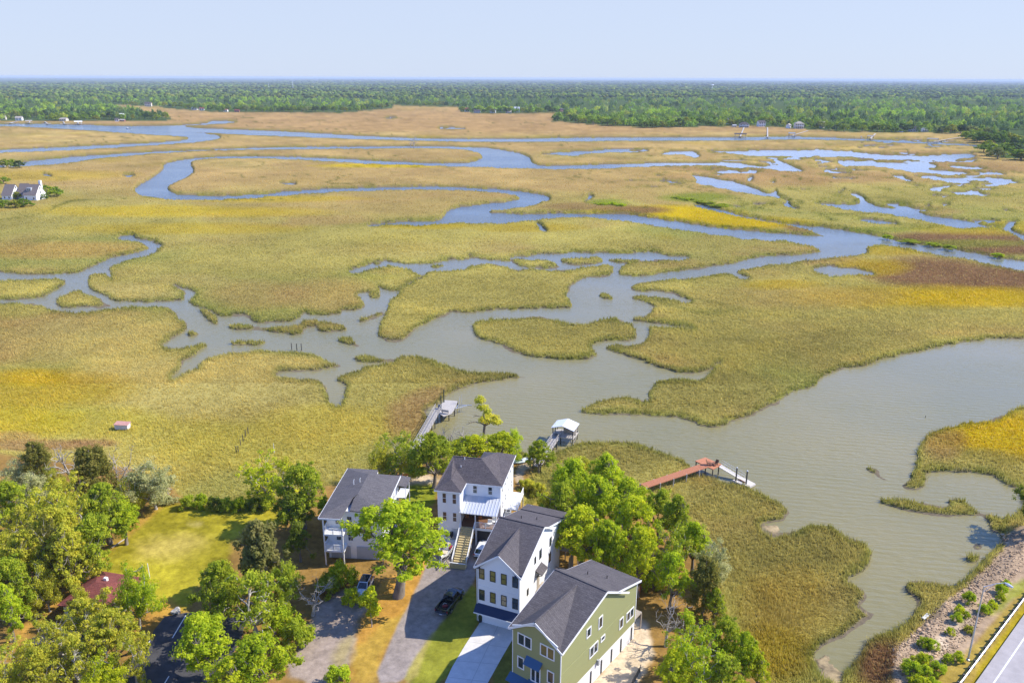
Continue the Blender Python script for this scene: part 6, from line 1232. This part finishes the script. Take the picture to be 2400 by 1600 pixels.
# ================================================================ MARSH GRASS, blade by blade where it can be told
def grass():
    n = 520000
    u = rng.uniform(-70, 2470, n); v = 560+(1640-560)*rng.random(n)**.85
    k = rng.random(n) < .42                                          # more blades along the frontier of the far, flat part
    v = np.where(k, 330+570*rng.random(n)**.8, v)
    d = FW[None]+RT[None]*((u-1200)/F)[:, None]+UP[None]*((800-v)/F)[:, None]; t = -H/d[:, 2]; x, y = d[:, 0]*t, d[:, 1]*t
    pm = F/(y*FW[1]-H*FW[2])
    j = np.clip(np.searchsorted(cols, u)-1, 0, nc-2); i = np.clip(np.searchsorted(rows, v)-1, 0, nr-2)
    fu = (u-cols[j])/(cols[j+1]-cols[j]); fv = (v-rows[i])/(rows[i+1]-rows[i])
    def samp(A):
        w = [(1-fu)*(1-fv), fu*(1-fv), (1-fu)*fv, fu*fv]
        if A.ndim == 3: w = [q[:, None] for q in w]
        return A[i, j]*w[0]+A[i, j+1]*w[1]+A[i+1, j]*w[2]+A[i+1, j+1]*w[3]
    s, up_, z, col = samp(SS), samp(UPS), samp(Z), samp(MC)
    keep = (s > .4*np.minimum(1, pm*.1)) & (up_ < 3) & (z > .10) & (rng.random(n) < np.clip((v-540)/90, .25, 1))
    keep &= samp(SANDM) < .3
    keep |= (v < 600) & (s > 1.2) & (up_ < 3) & (rng.random(n) < np.clip((v-310)/200, .15, 1)) & (samp(FS) < -.5)
    x, y, z, s, pm, col, v = x[keep], y[keep], z[keep], s[keep], pm[keep], col[keep], v[keep]; m = len(x)
    edge = np.clip(1-s/pm/2.2, 0, 1); patch = fbm(x, y, 5, 71, 3); big = fbm(x, y, 16, 72, 3)
    h = (.55+.30*patch+.25*big+.45*edge)*rng.uniform(.7, 1.25, m); h = np.clip(h, .25, 1.6)
    w = np.clip(.55/pm*1.2+.03, .06, .30)*rng.uniform(.7, 1.4, m)*1.6
    V = np.empty((m, 3, 3, 3), np.float32)
    lean0 = np.stack([fbm(x, y, 4, 73, 2), fbm(x, y, 4, 74, 2)], -1)*.9+np.array([-.25, -.1])
    for b in range(3):
        a = rng.uniform(0, 6.28, m); ox, oy = rng.normal(0, .16, m), rng.normal(0, .16, m)
        dx, dy = np.cos(a)*w/2, np.sin(a)*w/2; hb = h*rng.uniform(.7, 1.1, m)
        lx, ly = lean0[:, 0]*hb*.6+rng.normal(0, .22, m)*hb, lean0[:, 1]*hb*.6+rng.normal(0, .22, m)*hb
        V[:, b, 0] = np.stack([x+ox-dx, y+oy-dy, z-.05], -1); V[:, b, 1] = np.stack([x+ox+dx, y+oy+dy, z-.05], -1)
        V[:, b, 2] = np.stack([x+ox+lx, y+oy+ly, z+hb], -1)
    c = col*(1+.12*patch+.12*big)[:, None]*rng.uniform(.86, 1.16, (m, 1))
    st = (rng.random(m) < .10)[:, None]; c = np.where(st, c*.5+straw*.6, c)
    C3 = np.repeat(np.clip(c*GRASS_K, .01, .9), 9, 0)
    C3[2::3] *= 1.12
    o = npmesh('marsh_grass', V.reshape(-1, 3), np.arange(m*9).reshape(-1, 3), [vc_mat('marsh_grass', .8, .5)], attrs={'Col': ('FLOAT_COLOR', 'POINT', np.c_[C3, np.ones(len(C3))])})
    tag(o, kind='stuff'); return m
GRASS_K = 1.7
grass()

# ================================================================ THE FAR SHORE
def far_proto(seed, H_, R_, dark):
    g = np.random.default_rng(seed); n = 46
    a = g.uniform(0, 6.28, n); e = np.arcsin(g.uniform(.0, 1, n)); k = g.uniform(.7, 1.0, n); lob = 1+.2*np.sin(3*a+seed)
    cen = np.c_[R_*np.cos(e)*k*lob*np.cos(a), R_*np.cos(e)*k*lob*np.sin(a), H_*.30+(H_*.64)*np.sin(e)*k]
    V, Fq, ti = leaves(g, cen, g.uniform(1.2, 2.1, n), 26, .62, .7, .5)
    o = npmesh('crown', V, Fq, [m_leaf], attrs={'tint': ('FLOAT', 'FACE', ti)}); cm = o.data; bpy.data.objects.remove(o)
    L = [([np.array([0, 0, -.5]), np.array([.2, 0, H_*.3]), np.array([.1, .3, H_*.75])], [.45, .35, .1], 6)]
    for k2 in range(5): aa = k2*1.26+seed; L.append(([np.array([0, 0, H_*.25]), np.array([math.cos(aa)*R_*.35, math.sin(aa)*R_*.35, H_*.5]), np.array([math.cos(aa)*R_*.7, math.sin(aa)*R_*.7, H_*.66])], [.28, .18, .06], 5))
    V, Fq = wood(L); o = npmesh('trunk', V, Fq, [m_bark]); tm = o.data; bpy.data.objects.remove(o)
    return H_, R_, tm, cm
for i in range(4): PROTO[f'far{i}'] = far_proto(200+i, 13, 6.5, 0)
NAMES['far'] = ('shade_tree', 'tree')
FARC = ((.165,.240,.024), (.215,.275,.024), (.130,.195,.028), (.075,.115,.034), (.235,.250,.032), (.190,.215,.055))
def far_tree(u, v, h, r, label, group, z=1.2, c=None):
    p = P(u, v, z); e = plant(f'far{rng.integers(4)}', (p[0], p[1], z-.4), h, r, FARC[c if c is not None else rng.choice(6, p=[.3, .15, .25, .15, .08, .07])], label, group); return e
def shore(pts, n, label, group, h=(9, 16), depth=(0, 5)):
    pts = np.array(pts, float); L = np.r_[0, np.cumsum(np.hypot(*np.diff(pts, axis=0).T))]
    for k in range(n):
        t = (k+rng.random()*.8)/n*L[-1]; u, v = np.interp(t, L, pts[:, 0]), np.interp(t, L, pts[:, 1])
        far_tree(u, v-rng.uniform(*depth), rng.uniform(*h), rng.uniform(5, 9.5), label, group)
shore([(-20,283),(200,284),(300,283),(392,283)], 44, 'rounded green tree on the wooded point across the wide creek at far left', 'trees on the far left point', (10, 17), (0, 9))
shore([(252,243.5),(306,248.5),(374,251),(442,258),(510,263),(680,264),(800,264.5),(919,254)], 52, 'rounded tree along the wooded shore behind the far left tan marsh', 'trees along the far left shore', (10, 17), (0, 3))
shore([(922,248),(1072,251),(1084,262),(1140,266),(1242,266),(1300,264.5)], 34, 'rounded tree on the shore of the far middle cove', 'trees round the far middle cove', (9, 16), (0, 3))
shore([(1294,285.5),(1344,288.5),(1446,297),(1497,300),(1600,300)], 32, 'rounded tree on the wooded point right of the far middle cove', 'trees on the far middle point', (9, 15), (0, 6))
shore([(1600,300),(1770,295.5),(1906,304),(1988,310.5),(2178,311.5),(2263,316),(2330,322)], 62, 'rounded tree along the shore of the far docks and houses', 'trees along the dock shore', (8, 15), (0, 9))
shore([(2276,346),(2330,372),(2400,384),(2480,390)], 17, 'dense tree in the grove at the right edge before the far creek', 'trees of the right edge grove', (9, 14), (0, 22))
shore([(2262,330),(2300,338),(2360,345),(2420,352)], 16, 'tree in the back of the grove at the right edge before the far creek', 'trees of the right edge grove', (10, 15), (0, 14))
for u, v, h, r, c, lab in ((6,392,8,6,4,'yellow green tree hiding the pale building at the left edge'), (26,393,8,5,1,'bright tree in the small clump on the left edge'), (46,395,7.5,4.5,3,'dark tree at the right end of the small left edge clump'),
        (112,464,9,6.5,1,'large bright tree right of the grey roofed townhouses'), (134,460,7,4.5,0,'smaller tree at the far right of the townhouses'), (101,468,5,3.5,2,'low dark tree at the townhouse corner'),
        (12,488,6,4,1,'bright tree in front of the left townhouse'), (38,488,5.5,4,4,'yellow green tree in front of the townhouses'), (58,486,6,4.5,0,'green tree nearest the marsh before the townhouses'), (44,468,6,3,4,'slim tree between the townhouse gables'), (8,432,6,5,1,'tree tops just behind the left townhouse')):
    far_tree(u, v, h, r, lab, None, .8, c)
# dead tree and brush in the far marsh
p = P(970, 341, .8); plant('dead0', (p[0], p[1], .6), 9, 6.5, GREYG, 'bare dark tree alone on the far river bank', None)
p = P(962, 343, .8); plant('dead1', (p[0], p[1], .6), 6, 5, GREYG, 'low bare brush beside the lone tree on the far river bank', None)
def brush(u, v, h, r, c, lab): p = P(u, v, .9); plant('shrub0', (p[0], p[1], .6), h*rng.uniform(.45, .8), r*rng.uniform(.6, 1.15), c, lab, 'green brush beside the golden marsh')
for i, (u, v) in enumerate(((1590, 466), (1615, 470), (1640, 474), (1665, 478), (1690, 483))): brush(u, v, 2.6, 6, MID, ('green brush at the upper end of the bank above the golden marsh', 'second clump of brush along the bank above the golden marsh', 'third clump of brush along the bank above the golden marsh', 'fourth clump of brush along the bank above the golden marsh', 'brush at the lower end of the bank above the golden marsh')[i])
for i, (u, v) in enumerate(((1412, 480), (1434, 480), (1455, 483))): brush(u, v, 2.8, 4.5, BRIGHT, ('left clump of bright brush left of the golden marsh', 'middle clump of bright brush left of the golden marsh', 'right clump of bright brush left of the golden marsh')[i])
for i, (u, v) in enumerate(((2080, 558), (2130, 566), (2185, 574), (2225, 582), (2340, 600))): brush(u, v, 2.4, 4.5, (BRIGHT, MID)[i % 2], ('first green brush on the dark bank of the wide channel', 'second green brush on the dark bank of the wide channel', 'third green brush on the dark bank of the wide channel', 'dark round brush on the bank of the wide channel', 'last dark brush on the bank near the right edge')[i])

# ---- the wooded country beyond: one mass
def woods():
    def ico(sub):
        me = bpy.data.meshes.new('t'); bm = bmesh.new(); bmesh.ops.create_icosphere(bm, subdivisions=sub, radius=1)
        v = np.array([x.co[:] for x in bm.verts]); f = np.array([[q.index for q in x.verts] for x in bm.faces]); bm.free(); return v, f
    Vs, Fs, Cs, off = [], [], [], 0
    # nearer part: crowns of leaf sprays
    g = np.random.default_rng(400); protos = []
    for q in range(6):
        nn = 16; a = g.uniform(0, 6.28, nn); e = np.arcsin(g.uniform(0, 1, nn)); k = g.uniform(.65, 1, nn)
        cen = np.c_[np.cos(e)*k*np.cos(a), np.cos(e)*k*np.sin(a), .30+.62*np.sin(e)*k]
        pv, pf, ti = leaves(g, cen, g.uniform(.22, .42, nn), 12, .13, .8, .5); protos.append((pv, ti))
    n = 4300; u = rng.uniform(-620, 3000, n*3); v = 222+(320-222)*rng.random(n*3)**1.5; d = sdpoly(u, v, FOREST, 14); k = np.where(d > 1.5)[0][:n]; m = len(k)
    p = np.array([P(a, b, .8) for a, b in zip(u[k], v[k])]); grp = fbm(p[:, 0], p[:, 1], 260, 91, 3); con = fbm(p[:, 0], p[:, 1], 170, 92, 3) > .18
    pal = np.array(FARC); ci = rng.choice(6, m, p=[.32, .16, .30, .08, .07, .07]); ci = np.where(con & (rng.random(m) < .65), 3, ci)
    r = np.where(ci == 3, rng.uniform(4, 7, m), 4.5+6.5*rng.random(m)**1.5); hh = np.where(ci == 3, rng.uniform(12, 18, m), rng.uniform(8.5, 14, m))
    LV, LC = [], []
    for q in range(6):
        w_ = np.where(np.arange(m) % 6 == q)[0]; pv, ti = protos[q]; a = rng.uniform(0, 6.28, len(w_)); ca, sa = np.cos(a)[:, None], np.sin(a)[:, None]
        LV.append(np.stack([(pv[None, :, 0]*ca-pv[None, :, 1]*sa)*r[w_, None]+p[w_, 0:1], (pv[None, :, 0]*sa+pv[None, :, 1]*ca)*r[w_, None]+p[w_, 1:2], pv[None, :, 2]*hh[w_, None]+p[w_, 2:3]], -1).reshape(-1, 3))
        c = (pal[ci[w_]]*(1+.45*grp[w_])[:, None]*2.0)[:, None]*(.72+.6*np.repeat(ti, 4))[None, :, None]; LC.append(c.reshape(-1, 3))
    LV, LC = np.concatenate(LV), np.concatenate(LC)
    for sub, n, v0, v1 in ( (1, 11000, 203, 232), (1, 7000, 184.6, 206)):
        u = rng.uniform(-620, 3000, n*3); v = v0+(v1-v0)*rng.random(n*3)**1.5
        d = sdpoly(u, v, FOREST, 14); dist = np.array([P(a, b, 0)[1] for a, b in zip(u, v)])
        ok = (d > np.where(v > 226, 2.0, .8)) | (v < 196)
        ok &= ~((v > 187.0) & (v < 194) & (u < 640)) & (dist < 52000) & (dist > 0)
        k = np.where(ok)[0][:n]; u, v, dist = u[k], v[k], dist[k]; m = len(k)
        bv, bf = ico(sub); nv = len(bv)
        p = np.array([P(a, b, 1.0) for a, b in zip(u, v)])
        r = (4.2+7.0*rng.random(m)**1.6)*np.clip(dist/2600, 1, 14)**.9; hh = rng.uniform(9, 14, m)*np.where(rng.random(m) < .10, 1.25, 1)
        nz = 1+rng.normal(0, .27 if sub == 2 else .2, (m, nv))
        V = bv[None]*nz[..., None]; V = np.stack([V[..., 0]*r[:, None]+p[:, 0:1], V[..., 1]*r[:, None]+p[:, 1:2], V[..., 2]*hh[:, None]*.42+(hh*.60)[:, None]+1], -1)
        ci = rng.choice(6, m, p=[.26, .11, .22, .28, .06, .07]); pal = np.array(FARC)*1.0
        grp = fbm(p[:, 0], p[:, 1], 400, 91, 3); c = 1.2*pal[ci]*(1+.55*grp)[:, None]*rng.uniform(.85, 1.15, (m, 1))
        c = c[:, None]*rng.uniform(.6, 1.35, (m, nv, 1))
        Vs.append(V.reshape(-1, 3)); Fs.append((bf[None]+nv*np.arange(m)[:, None, None]).reshape(-1, 3)+off); Cs.append(c.reshape(-1, 3)); off += m*nv
    Cc = np.clip(np.concatenate(Cs), 0, 1)
    nb = off; Vs.append(LV); Cc = np.concatenate([Cc, np.clip(LC, 0, 1)])
    o = npmesh('far_woods', np.concatenate(Vs), [np.concatenate(Fs), nb+np.arange(len(LV)).reshape(-1, 4)], [vc_mat('far_woods', .95, .4)], attrs={'Col': ('FLOAT_COLOR', 'POINT', np.c_[Cc, np.ones(len(Cc))])}); tag(o, kind='stuff')
woods()

# ---- houses, docks and boats of the far shore
def simple_house(u, v, W, D, hw, hr, rz, wm, rm, label, cat='house', hip=False, z=1.2, porch=False, nwin=3, storeys=2):
    p = P(u, v, z); e = empty('shore_house', (p[0], p[1], z-.3), rz, label, cat); o = .6
    MB().box(-W/2, W/2, 0, D, 0, hw).build('wall', wm, e)
    r = MB(); e0 = hw
    if hip:
        k = min(W, D)/2*.95; a, b = (-W/2+k, D/2, hr), (W/2-k, D/2, hr)
        r.slab([(-W/2-o, -o, e0), (W/2+o, -o, e0), b, a], .2); r.slab([(W/2+o, -o, e0), (W/2+o, D+o, e0), b], .2); r.slab([(W/2+o, D+o, e0), (-W/2-o, D+o, e0), a, b], .2); r.slab([(-W/2-o, D+o, e0), (-W/2-o, -o, e0), a], .2)
    else:
        r.slab([(-W/2-o, -o, e0-.2), (W/2+o, -o, e0-.2), (W/2+o, D/2, hr), (-W/2-o, D/2, hr)], .2); r.slab([(W/2+o, D+o, e0-.2), (-W/2-o, D+o, e0-.2), (-W/2-o, D/2, hr), (W/2+o, D/2, hr)], .2)
        MB().prism([(0, e0-.05), (D, e0-.05), (D/2, hr-.25)], 0, -W/2, W/2).build('gable', wm, e)
    r.build('roof', rm, e)
    for s in range(storeys):
        for k in range(nwin):
            x = -W/2+W*(k+.5)/nwin; zz = hw*(s+.35)/storeys; w_ = W/nwin*.25
            f = MB().box(x-w_-.1, x+w_+.1, -.06, .02, zz-.1, zz+hw/storeys*.48+.1).build('window', m_trim, e); MB().box(x-w_, x+w_, -.1, -.06, zz, zz+hw/storeys*.48).build('pane', m_glass, f)
    if porch:
        MB().box(-W/2-.5, W/2+.5, -2.2, 0, hw*.48, hw*.52).build('porch_floor', m_trim, e)
        for x in np.linspace(-W/2, W/2, 5): MB().box(x-.12, x+.12, -2.1, -1.9, 0, hw).build('porch_post', m_trim, e)
    return e
m_tanroof = mat('tan_roof', (.36,.32,.27), .9, noise=.2); m_brick = mat('red_brick', (.28,.13,.09), .9, noise=.2)
simple_house(1701, 290, 10, 8, 6, 9, .1, m_white, m_shB, 'white house among trees, leftmost above the far docks', nwin=3)
simple_house(1744, 299, 14, 9, 5.5, 8.5, -.1, m_grey, m_shA, 'dark roofed grey house behind the first far dock', hip=True, porch=True)
simple_house(1722, 298, 6, 5, 2.8, 4.2, .2, m_cream, m_greyp, 'small pale shed left of the dark roofed house', storeys=1, nwin=2)
simple_house(1786, 297, 11, 9, 7, 10, .15, m_white, m_shB, 'tall white gabled house right of the dark roofed house', nwin=3)
simple_house(1852, 301, 6, 6, 5, 7.6, .9, m_white, m_tanroof, 'narrow white gable beside the big porch house', nwin=1)
simple_house(1873, 302, 13, 10, 8, 11.2, -.08, m_cream, m_tanroof, 'big house with a pale hip roof and double porches', hip=True, porch=True, nwin=4)
simple_house(1932, 300, 7, 7, 7, 9.6, .6, m_cream, m_tanroof, 'tan gabled house half hidden right of the big porch house', nwin=2)
simple_house(2114, 310, 8, 7, 4, 6.2, .5, m_white, m_shB, 'white cottage low behind the hedge of the dock shore', storeys=1, nwin=2)
simple_house(2142, 309, 11, 8, 6, 8.8, 0, m_grey, m_shA, 'grey house with pale roof peak above the hedge', nwin=3)
simple_house(2168, 309, 8, 6, 5, 5.6, -.1, m_white, m_greyp, 'flat topped white porch house at the hedge end', hip=True, porch=True, nwin=3)
simple_house(2243, 308, 10, 7, 3.2, 5.2, .1, m_brick, m_tanroof, 'low brick house in the trees near the long right dock', storeys=1)
simple_house(1387, 289, 8, 6, 4, 6.2, .3, m_white, m_shB, 'white house under the big tree on the far middle point', storeys=1, nwin=2)
simple_house(1095, 262, 10, 8, 6, 9, .2, m_white, m_red, 'white house with reddish roof at the left of the far cove', nwin=2)
simple_house(1118, 265, 14, 8, 5, 7, 0, m_grey, m_shA, 'dark low house second from left in the far cove', nwin=4)
simple_house(1155, 265, 12, 8, 5.5, 8.5, -.1, m_white, m_shC, 'white house with grey roof in the middle of the far cove', nwin=3)
simple_house(1192, 265.5, 12, 8, 3.2, 5.8, 0, m_cream, m_tanroof, 'low tan house right of the middle of the far cove', storeys=1)
simple_house(1212, 264, 12, 9, 9, 12.5, .2, m_white, m_grey, 'tall white house standing over the far cove', nwin=3, storeys=3)
simple_house(1317, 262, 9, 8, 5, 8, .6, m_brick, m_shB, 'brick house with pale gable above the far middle point', nwin=2)
simple_house(347, 250, 16, 9, 8, 11.5, .15, m_cream, m_shB, 'large cream house at the head of the far left marsh', nwin=4)
simple_house(455, 258, 12, 8, 4, 6.5, -.1, m_white, m_greyp, 'white low house left of the red roofed house', storeys=1)
simple_house(473, 259, 10, 7, 4.5, 7, .2, m_white, m_red, 'red roofed white house on the far left shore', storeys=1, nwin=2)
simple_house(528, 262, 9, 7, 4, 6, 0, m_white, m_brick, 'small white house left of the brick house on the far shore', storeys=1, nwin=2)
simple_house(555, 263, 10, 7, 4, 6, .1, m_brick, m_red, 'red brick house on the far left shore', storeys=1, nwin=2)
simple_house(7, 281, 9, 7, 4.5, 7, .3, m_cream, m_tanroof, 'tan house at the left edge of the far point', storeys=1, nwin=2)
simple_house(44, 283, 10, 8, 5, 7.5, .2, m_white, m_tanroof, 'pale house near the docks at the far left', nwin=2)
simple_house(147, 284, 12, 8, 3.5, 6, -.1, m_cream, m_tanroof, 'low tan house on the shore of the far point', storeys=1)
simple_house(288, 279, 7, 7, 7, 10, .5, m_white, m_white, 'white gable high in the trees of the far point', nwin=1)
simple_house(274, 285, 6, 5, 4, 6, .3, m_white, m_shB, 'small white cottage at the water end of the far point', storeys=1, nwin=2)
simple_house(286, 285, 8, 5, 2.8, 4.2, 0, m_brick, m_tanroof, 'long low shed beside the cottage of the far point', storeys=1)
m_oldroof = mat('weathered_brown_roof', (.215,.175,.155), .9, noise=.2)
# townhouses at the left edge: three steep gabled blocks, one building
p = P(52, 470, 1.0); tw_ = empty('townhouses', (p[0], p[1], .5), -.10, 'row of white townhouses with steep weathered roofs at the left edge', 'townhouses')
for x0, y0, w_, d_, hw, hr in ((-14.0, 1.0, 6.6, 10, 3.6, 9.6), (-6.2, 4.5, 6.0, 9, 4.0, 9.8), (1.4, 0, 8.4, 9.5, 4.2, 10.0)):
    wl = MB().box(x0, x0+w_, y0, y0+d_, 0, hw); wl.prism([(y0, hw), (y0+d_, hw), (y0+d_/2, hr)], 0, x0+w_-.3, x0+w_); wl.prism([(y0, hw), (y0+d_, hw), (y0+d_/2, hr)], 0, x0, x0+.3); wl.build('wall', m_white, tw_)
    r = MB().slab([(x0-.2, y0-.5, hw-.3), (x0+w_+.2, y0-.5, hw-.3), (x0+w_+.2, y0+d_/2, hr+.1), (x0-.2, y0+d_/2, hr+.1)], .2); r.slab([(x0-.2, y0+d_+.5, hw-.3), (x0+w_+.2, y0+d_+.5, hw-.3), (x0+w_+.2, y0+d_/2, hr+.1), (x0-.2, y0+d_/2, hr+.1)], .2); rf = r.build('roof', m_oldroof, tw_)
    for zz in (1.2, 4.2):
        for xx in (x0+1.2, x0+w_-2.4): window(tw_, 'F', xx, zz, zz+1.5, 1.2, y0, m_trim) if zz < 3 else None
    for zz in (1.5, 4.4, 7.0): window(tw_, 'R', y0+d_/2-.7, zz, zz+1.4, 1.4, x0+w_, m_trim)
dm = MB().box(3, 6, 1.5, 4.5, 5.6, 8.2).build('dormer', m_grey, tw_); window(tw_, 'F', 3.4, 6.2, 7.8, 2.2, 1.5, m_trim, cols=2)
MB().box(8.2, 9.6, 6.4, 7.8, 6, 12.2).build('chimney', m_white, tw_)
p = P(6, 391, 1.0); e = empty('left_edge_house', (p[0]-3, p[1]-6, .5), .1, 'pale building glimpsed under the trees at the left edge', 'house'); e.name = 'waterside_house'
MB().box(-6, 6, 0, 8, 0, 3.2).build('wall', m_white, e); MB().slab([(-6.5, -.5, 3.1), (6.5, -.5, 3.1), (6.5, 4, 4.8), (-6.5, 4, 4.8)], .2).slab([(-6.5, 8.5, 3.1), (6.5, 8.5, 3.1), (6.5, 4, 4.8), (-6.5, 4, 4.8)], .2).build('roof', m_greyp, e); window(e, 'F', -3, 1, 2.2, 1.5, 0, m_trim); window(e, 'F', 1, 1, 2.2, 1.5, 0, m_trim)
def far_dock(a, b, label, house=None, z=1.8, w_=1.8, roof=None, wide=7):
    A, B = P(*a, z), P(*b, z); e = empty('far_dock', (B[0], B[1], 0), 0, label, 'dock'); A = A-np.array([B[0], B[1], 0]); B2 = np.array([0, 0, z]); d = (B2-A)/np.linalg.norm(B2-A); n = np.array([-d[1], d[0], 0])
    MB().slab([A+n*w_/2, A-n*w_/2, B2-n*w_/2, B2+n*w_/2], .2).build('walkway', m_gwood, e)
    MB().slab([B2+n*wide/2-d*2, B2-n*wide/2-d*2, B2-n*wide/2+d*3, B2+n*wide/2+d*3], .25).build('platform', m_gwood, e)
    L = np.linalg.norm(B2-A)
    for k in range(int(L/9)+1):
        c = A+d*min(L, k*9.0); MB().tube([(c[0], c[1], -1), (c[0], c[1], z)], .2, 6).build('piling', m_pile, e)
    if roof is not None:
        for s1 in (-1, 1):
            for s2 in (-1.5, 2.5): c = B2+n*s1*wide*.42+d*s2; MB().tube([(c[0], c[1], -1), (c[0], c[1], z+3)], .16, 6).build('post', m_post, e)
        q = lambda s, t, h: B2+n*s*wide*.5+d*t+np.array([0, 0, h])
        MB().slab([q(-1, -2.2, 2.9), q(1, -2.2, 2.9), q(1, .5, 4.3), q(-1, .5, 4.3)], .15).slab([q(-1, 3.2, 2.9), q(1, 3.2, 2.9), q(1, .5, 4.3), q(-1, .5, 4.3)], .15).build('roof', roof, e)
    return e
far_dock((1744, 298), (1735, 320), 'dark roofed dock, leftmost of the far docks', roof=m_shA, wide=16)
far_dock((1799, 299), (1799, 321), 'straight pale dock running toward the viewer on the far creek', wide=9)
far_dock((1894, 306), (1856, 318), 'far dock slanting left to a small roofed landing', roof=m_greyp, wide=9)
far_dock((2052, 313), (2040, 325), 'far dock with twin small roofed boat lifts', roof=m_wood, wide=8)
far_dock((2280, 317), (2186, 332), 'long slanting dock with a roofed landing near the right grove', roof=m_tanroof, wide=13)
far_dock((40, 284), (22, 288.5), 'low dock at far left below the pale house', wide=14)
far_dock((70, 284.5), (68, 288), 'dock with a pale roof on the wide creek at far left', roof=m_tanroof, wide=10)
far_dock((105, 285), (112, 290), 'short slanting dock on the wide creek', wide=9); far_dock((148, 285), (152, 290), 'dock beneath the low tan house of the far point', wide=14)
far_dock((182, 285), (184, 290), 'dock with moored boats on the wide creek at far left', roof=m_white, wide=12)
def small_boat(u, v, rz, label, L=6.5, m=None, z=0.05):
    p = P(u, v, 0.3); e = empty('far_boat', (p[0], p[1], z-.25), rz, label, 'boat'); e.name = 'motor_boat'
    rg = []
    for k in np.linspace(0, 1, 8):
        wd = 1.25*(1-max(0, (k-.5)/.5)**2*.96); y = (k-.5)*L; rg.append([(-wd, y, .95), (-wd*.7, y, 0), (wd*.7, y, 0), (wd, y, .95), (wd*.8, y, .9), (-wd*.8, y, .9)])
    MB().loft(rg).build('hull', m or m_gel, e); MB().box(-.6, .6, -.6, .6, .9, 2.1).build('console', m_gel, e); MB().box(-.8, .8, -1.0, .9, 2.5, 2.6).build('hard_top', m_gel, e); MB().box(-.3, .3, -L/2-.6, -L/2, .2, 1.3).build('outboard_motor', m_plastic, e)
    for x in (-.7, .7): MB().tube([(x, -.9, .9), (x, -.9, 2.5)], .05, 5).build('post', m_alu, e)
small_boat(299, 301.5, 1.45, 'small white motor boat under way on the wide far creek')
small_boat(2214, 333.5, -1.4, 'white boat moored beside the long slanting far dock', 8); small_boat(190, 290.5, 1.3, 'white boat moored at the far left docks', 9)
small_boat(28, 289.5, 1.5, 'white boat at the low dock near the left edge', 9); small_boat(2018, 323.5, 1.5, 'low boat moored left of the twin boat lifts', 7)
# towers on the skyline
p = P(1669, 208, 8); e = empty('water_tower', (p[0], p[1], 0), 0, 'white bulb shaped water tower above the distant trees', 'water tower')
MB().tube([(0, 0, 0), (0, 0, 3), (0, 0, 24), (0, 0, 27)], [4, 2.6, 2.4, 6], 14).build('pedestal', m_trim, e); MB().tube([(0, 0, 26.5), (0, 0, 29), (0, 0, 32), (0, 0, 35), (0, 0, 36.6)], [6, 10.5, 11.5, 8.5, 2], 18).build('tank', m_trim, e)
p = P(687, 209, 5); o = MB().tube([(0, 0, 0), (0, 0, 48)], [1.5, 1.0], 8).build('mast', m_trim); o.location = (p[0], p[1], 0); tag(o, 'pale solid mast rising from the distant woods', 'mast')
p = P(630, 206, 5); o = MB().tube([(0, 0, 0), (0, 0, 34)], [1.2, .8], 8).build('mast', m_trim); o.location = (p[0], p[1], 0); tag(o, 'short pale pole in the distant woods left of the solid mast', 'mast')
p = P(457, 197, 5); e = empty('radio_mast', (p[0], p[1], 0), 0, 'thin tall radio mast on the distant skyline', 'mast'); MB().tube([(0, 0, 0), (0, 0, 95)], [1.3, .5], 5).build('mast', m_greyp, e); MB().box(-2, 2, -2, 2, 40, 46).build('antenna_array', m_trim, e)
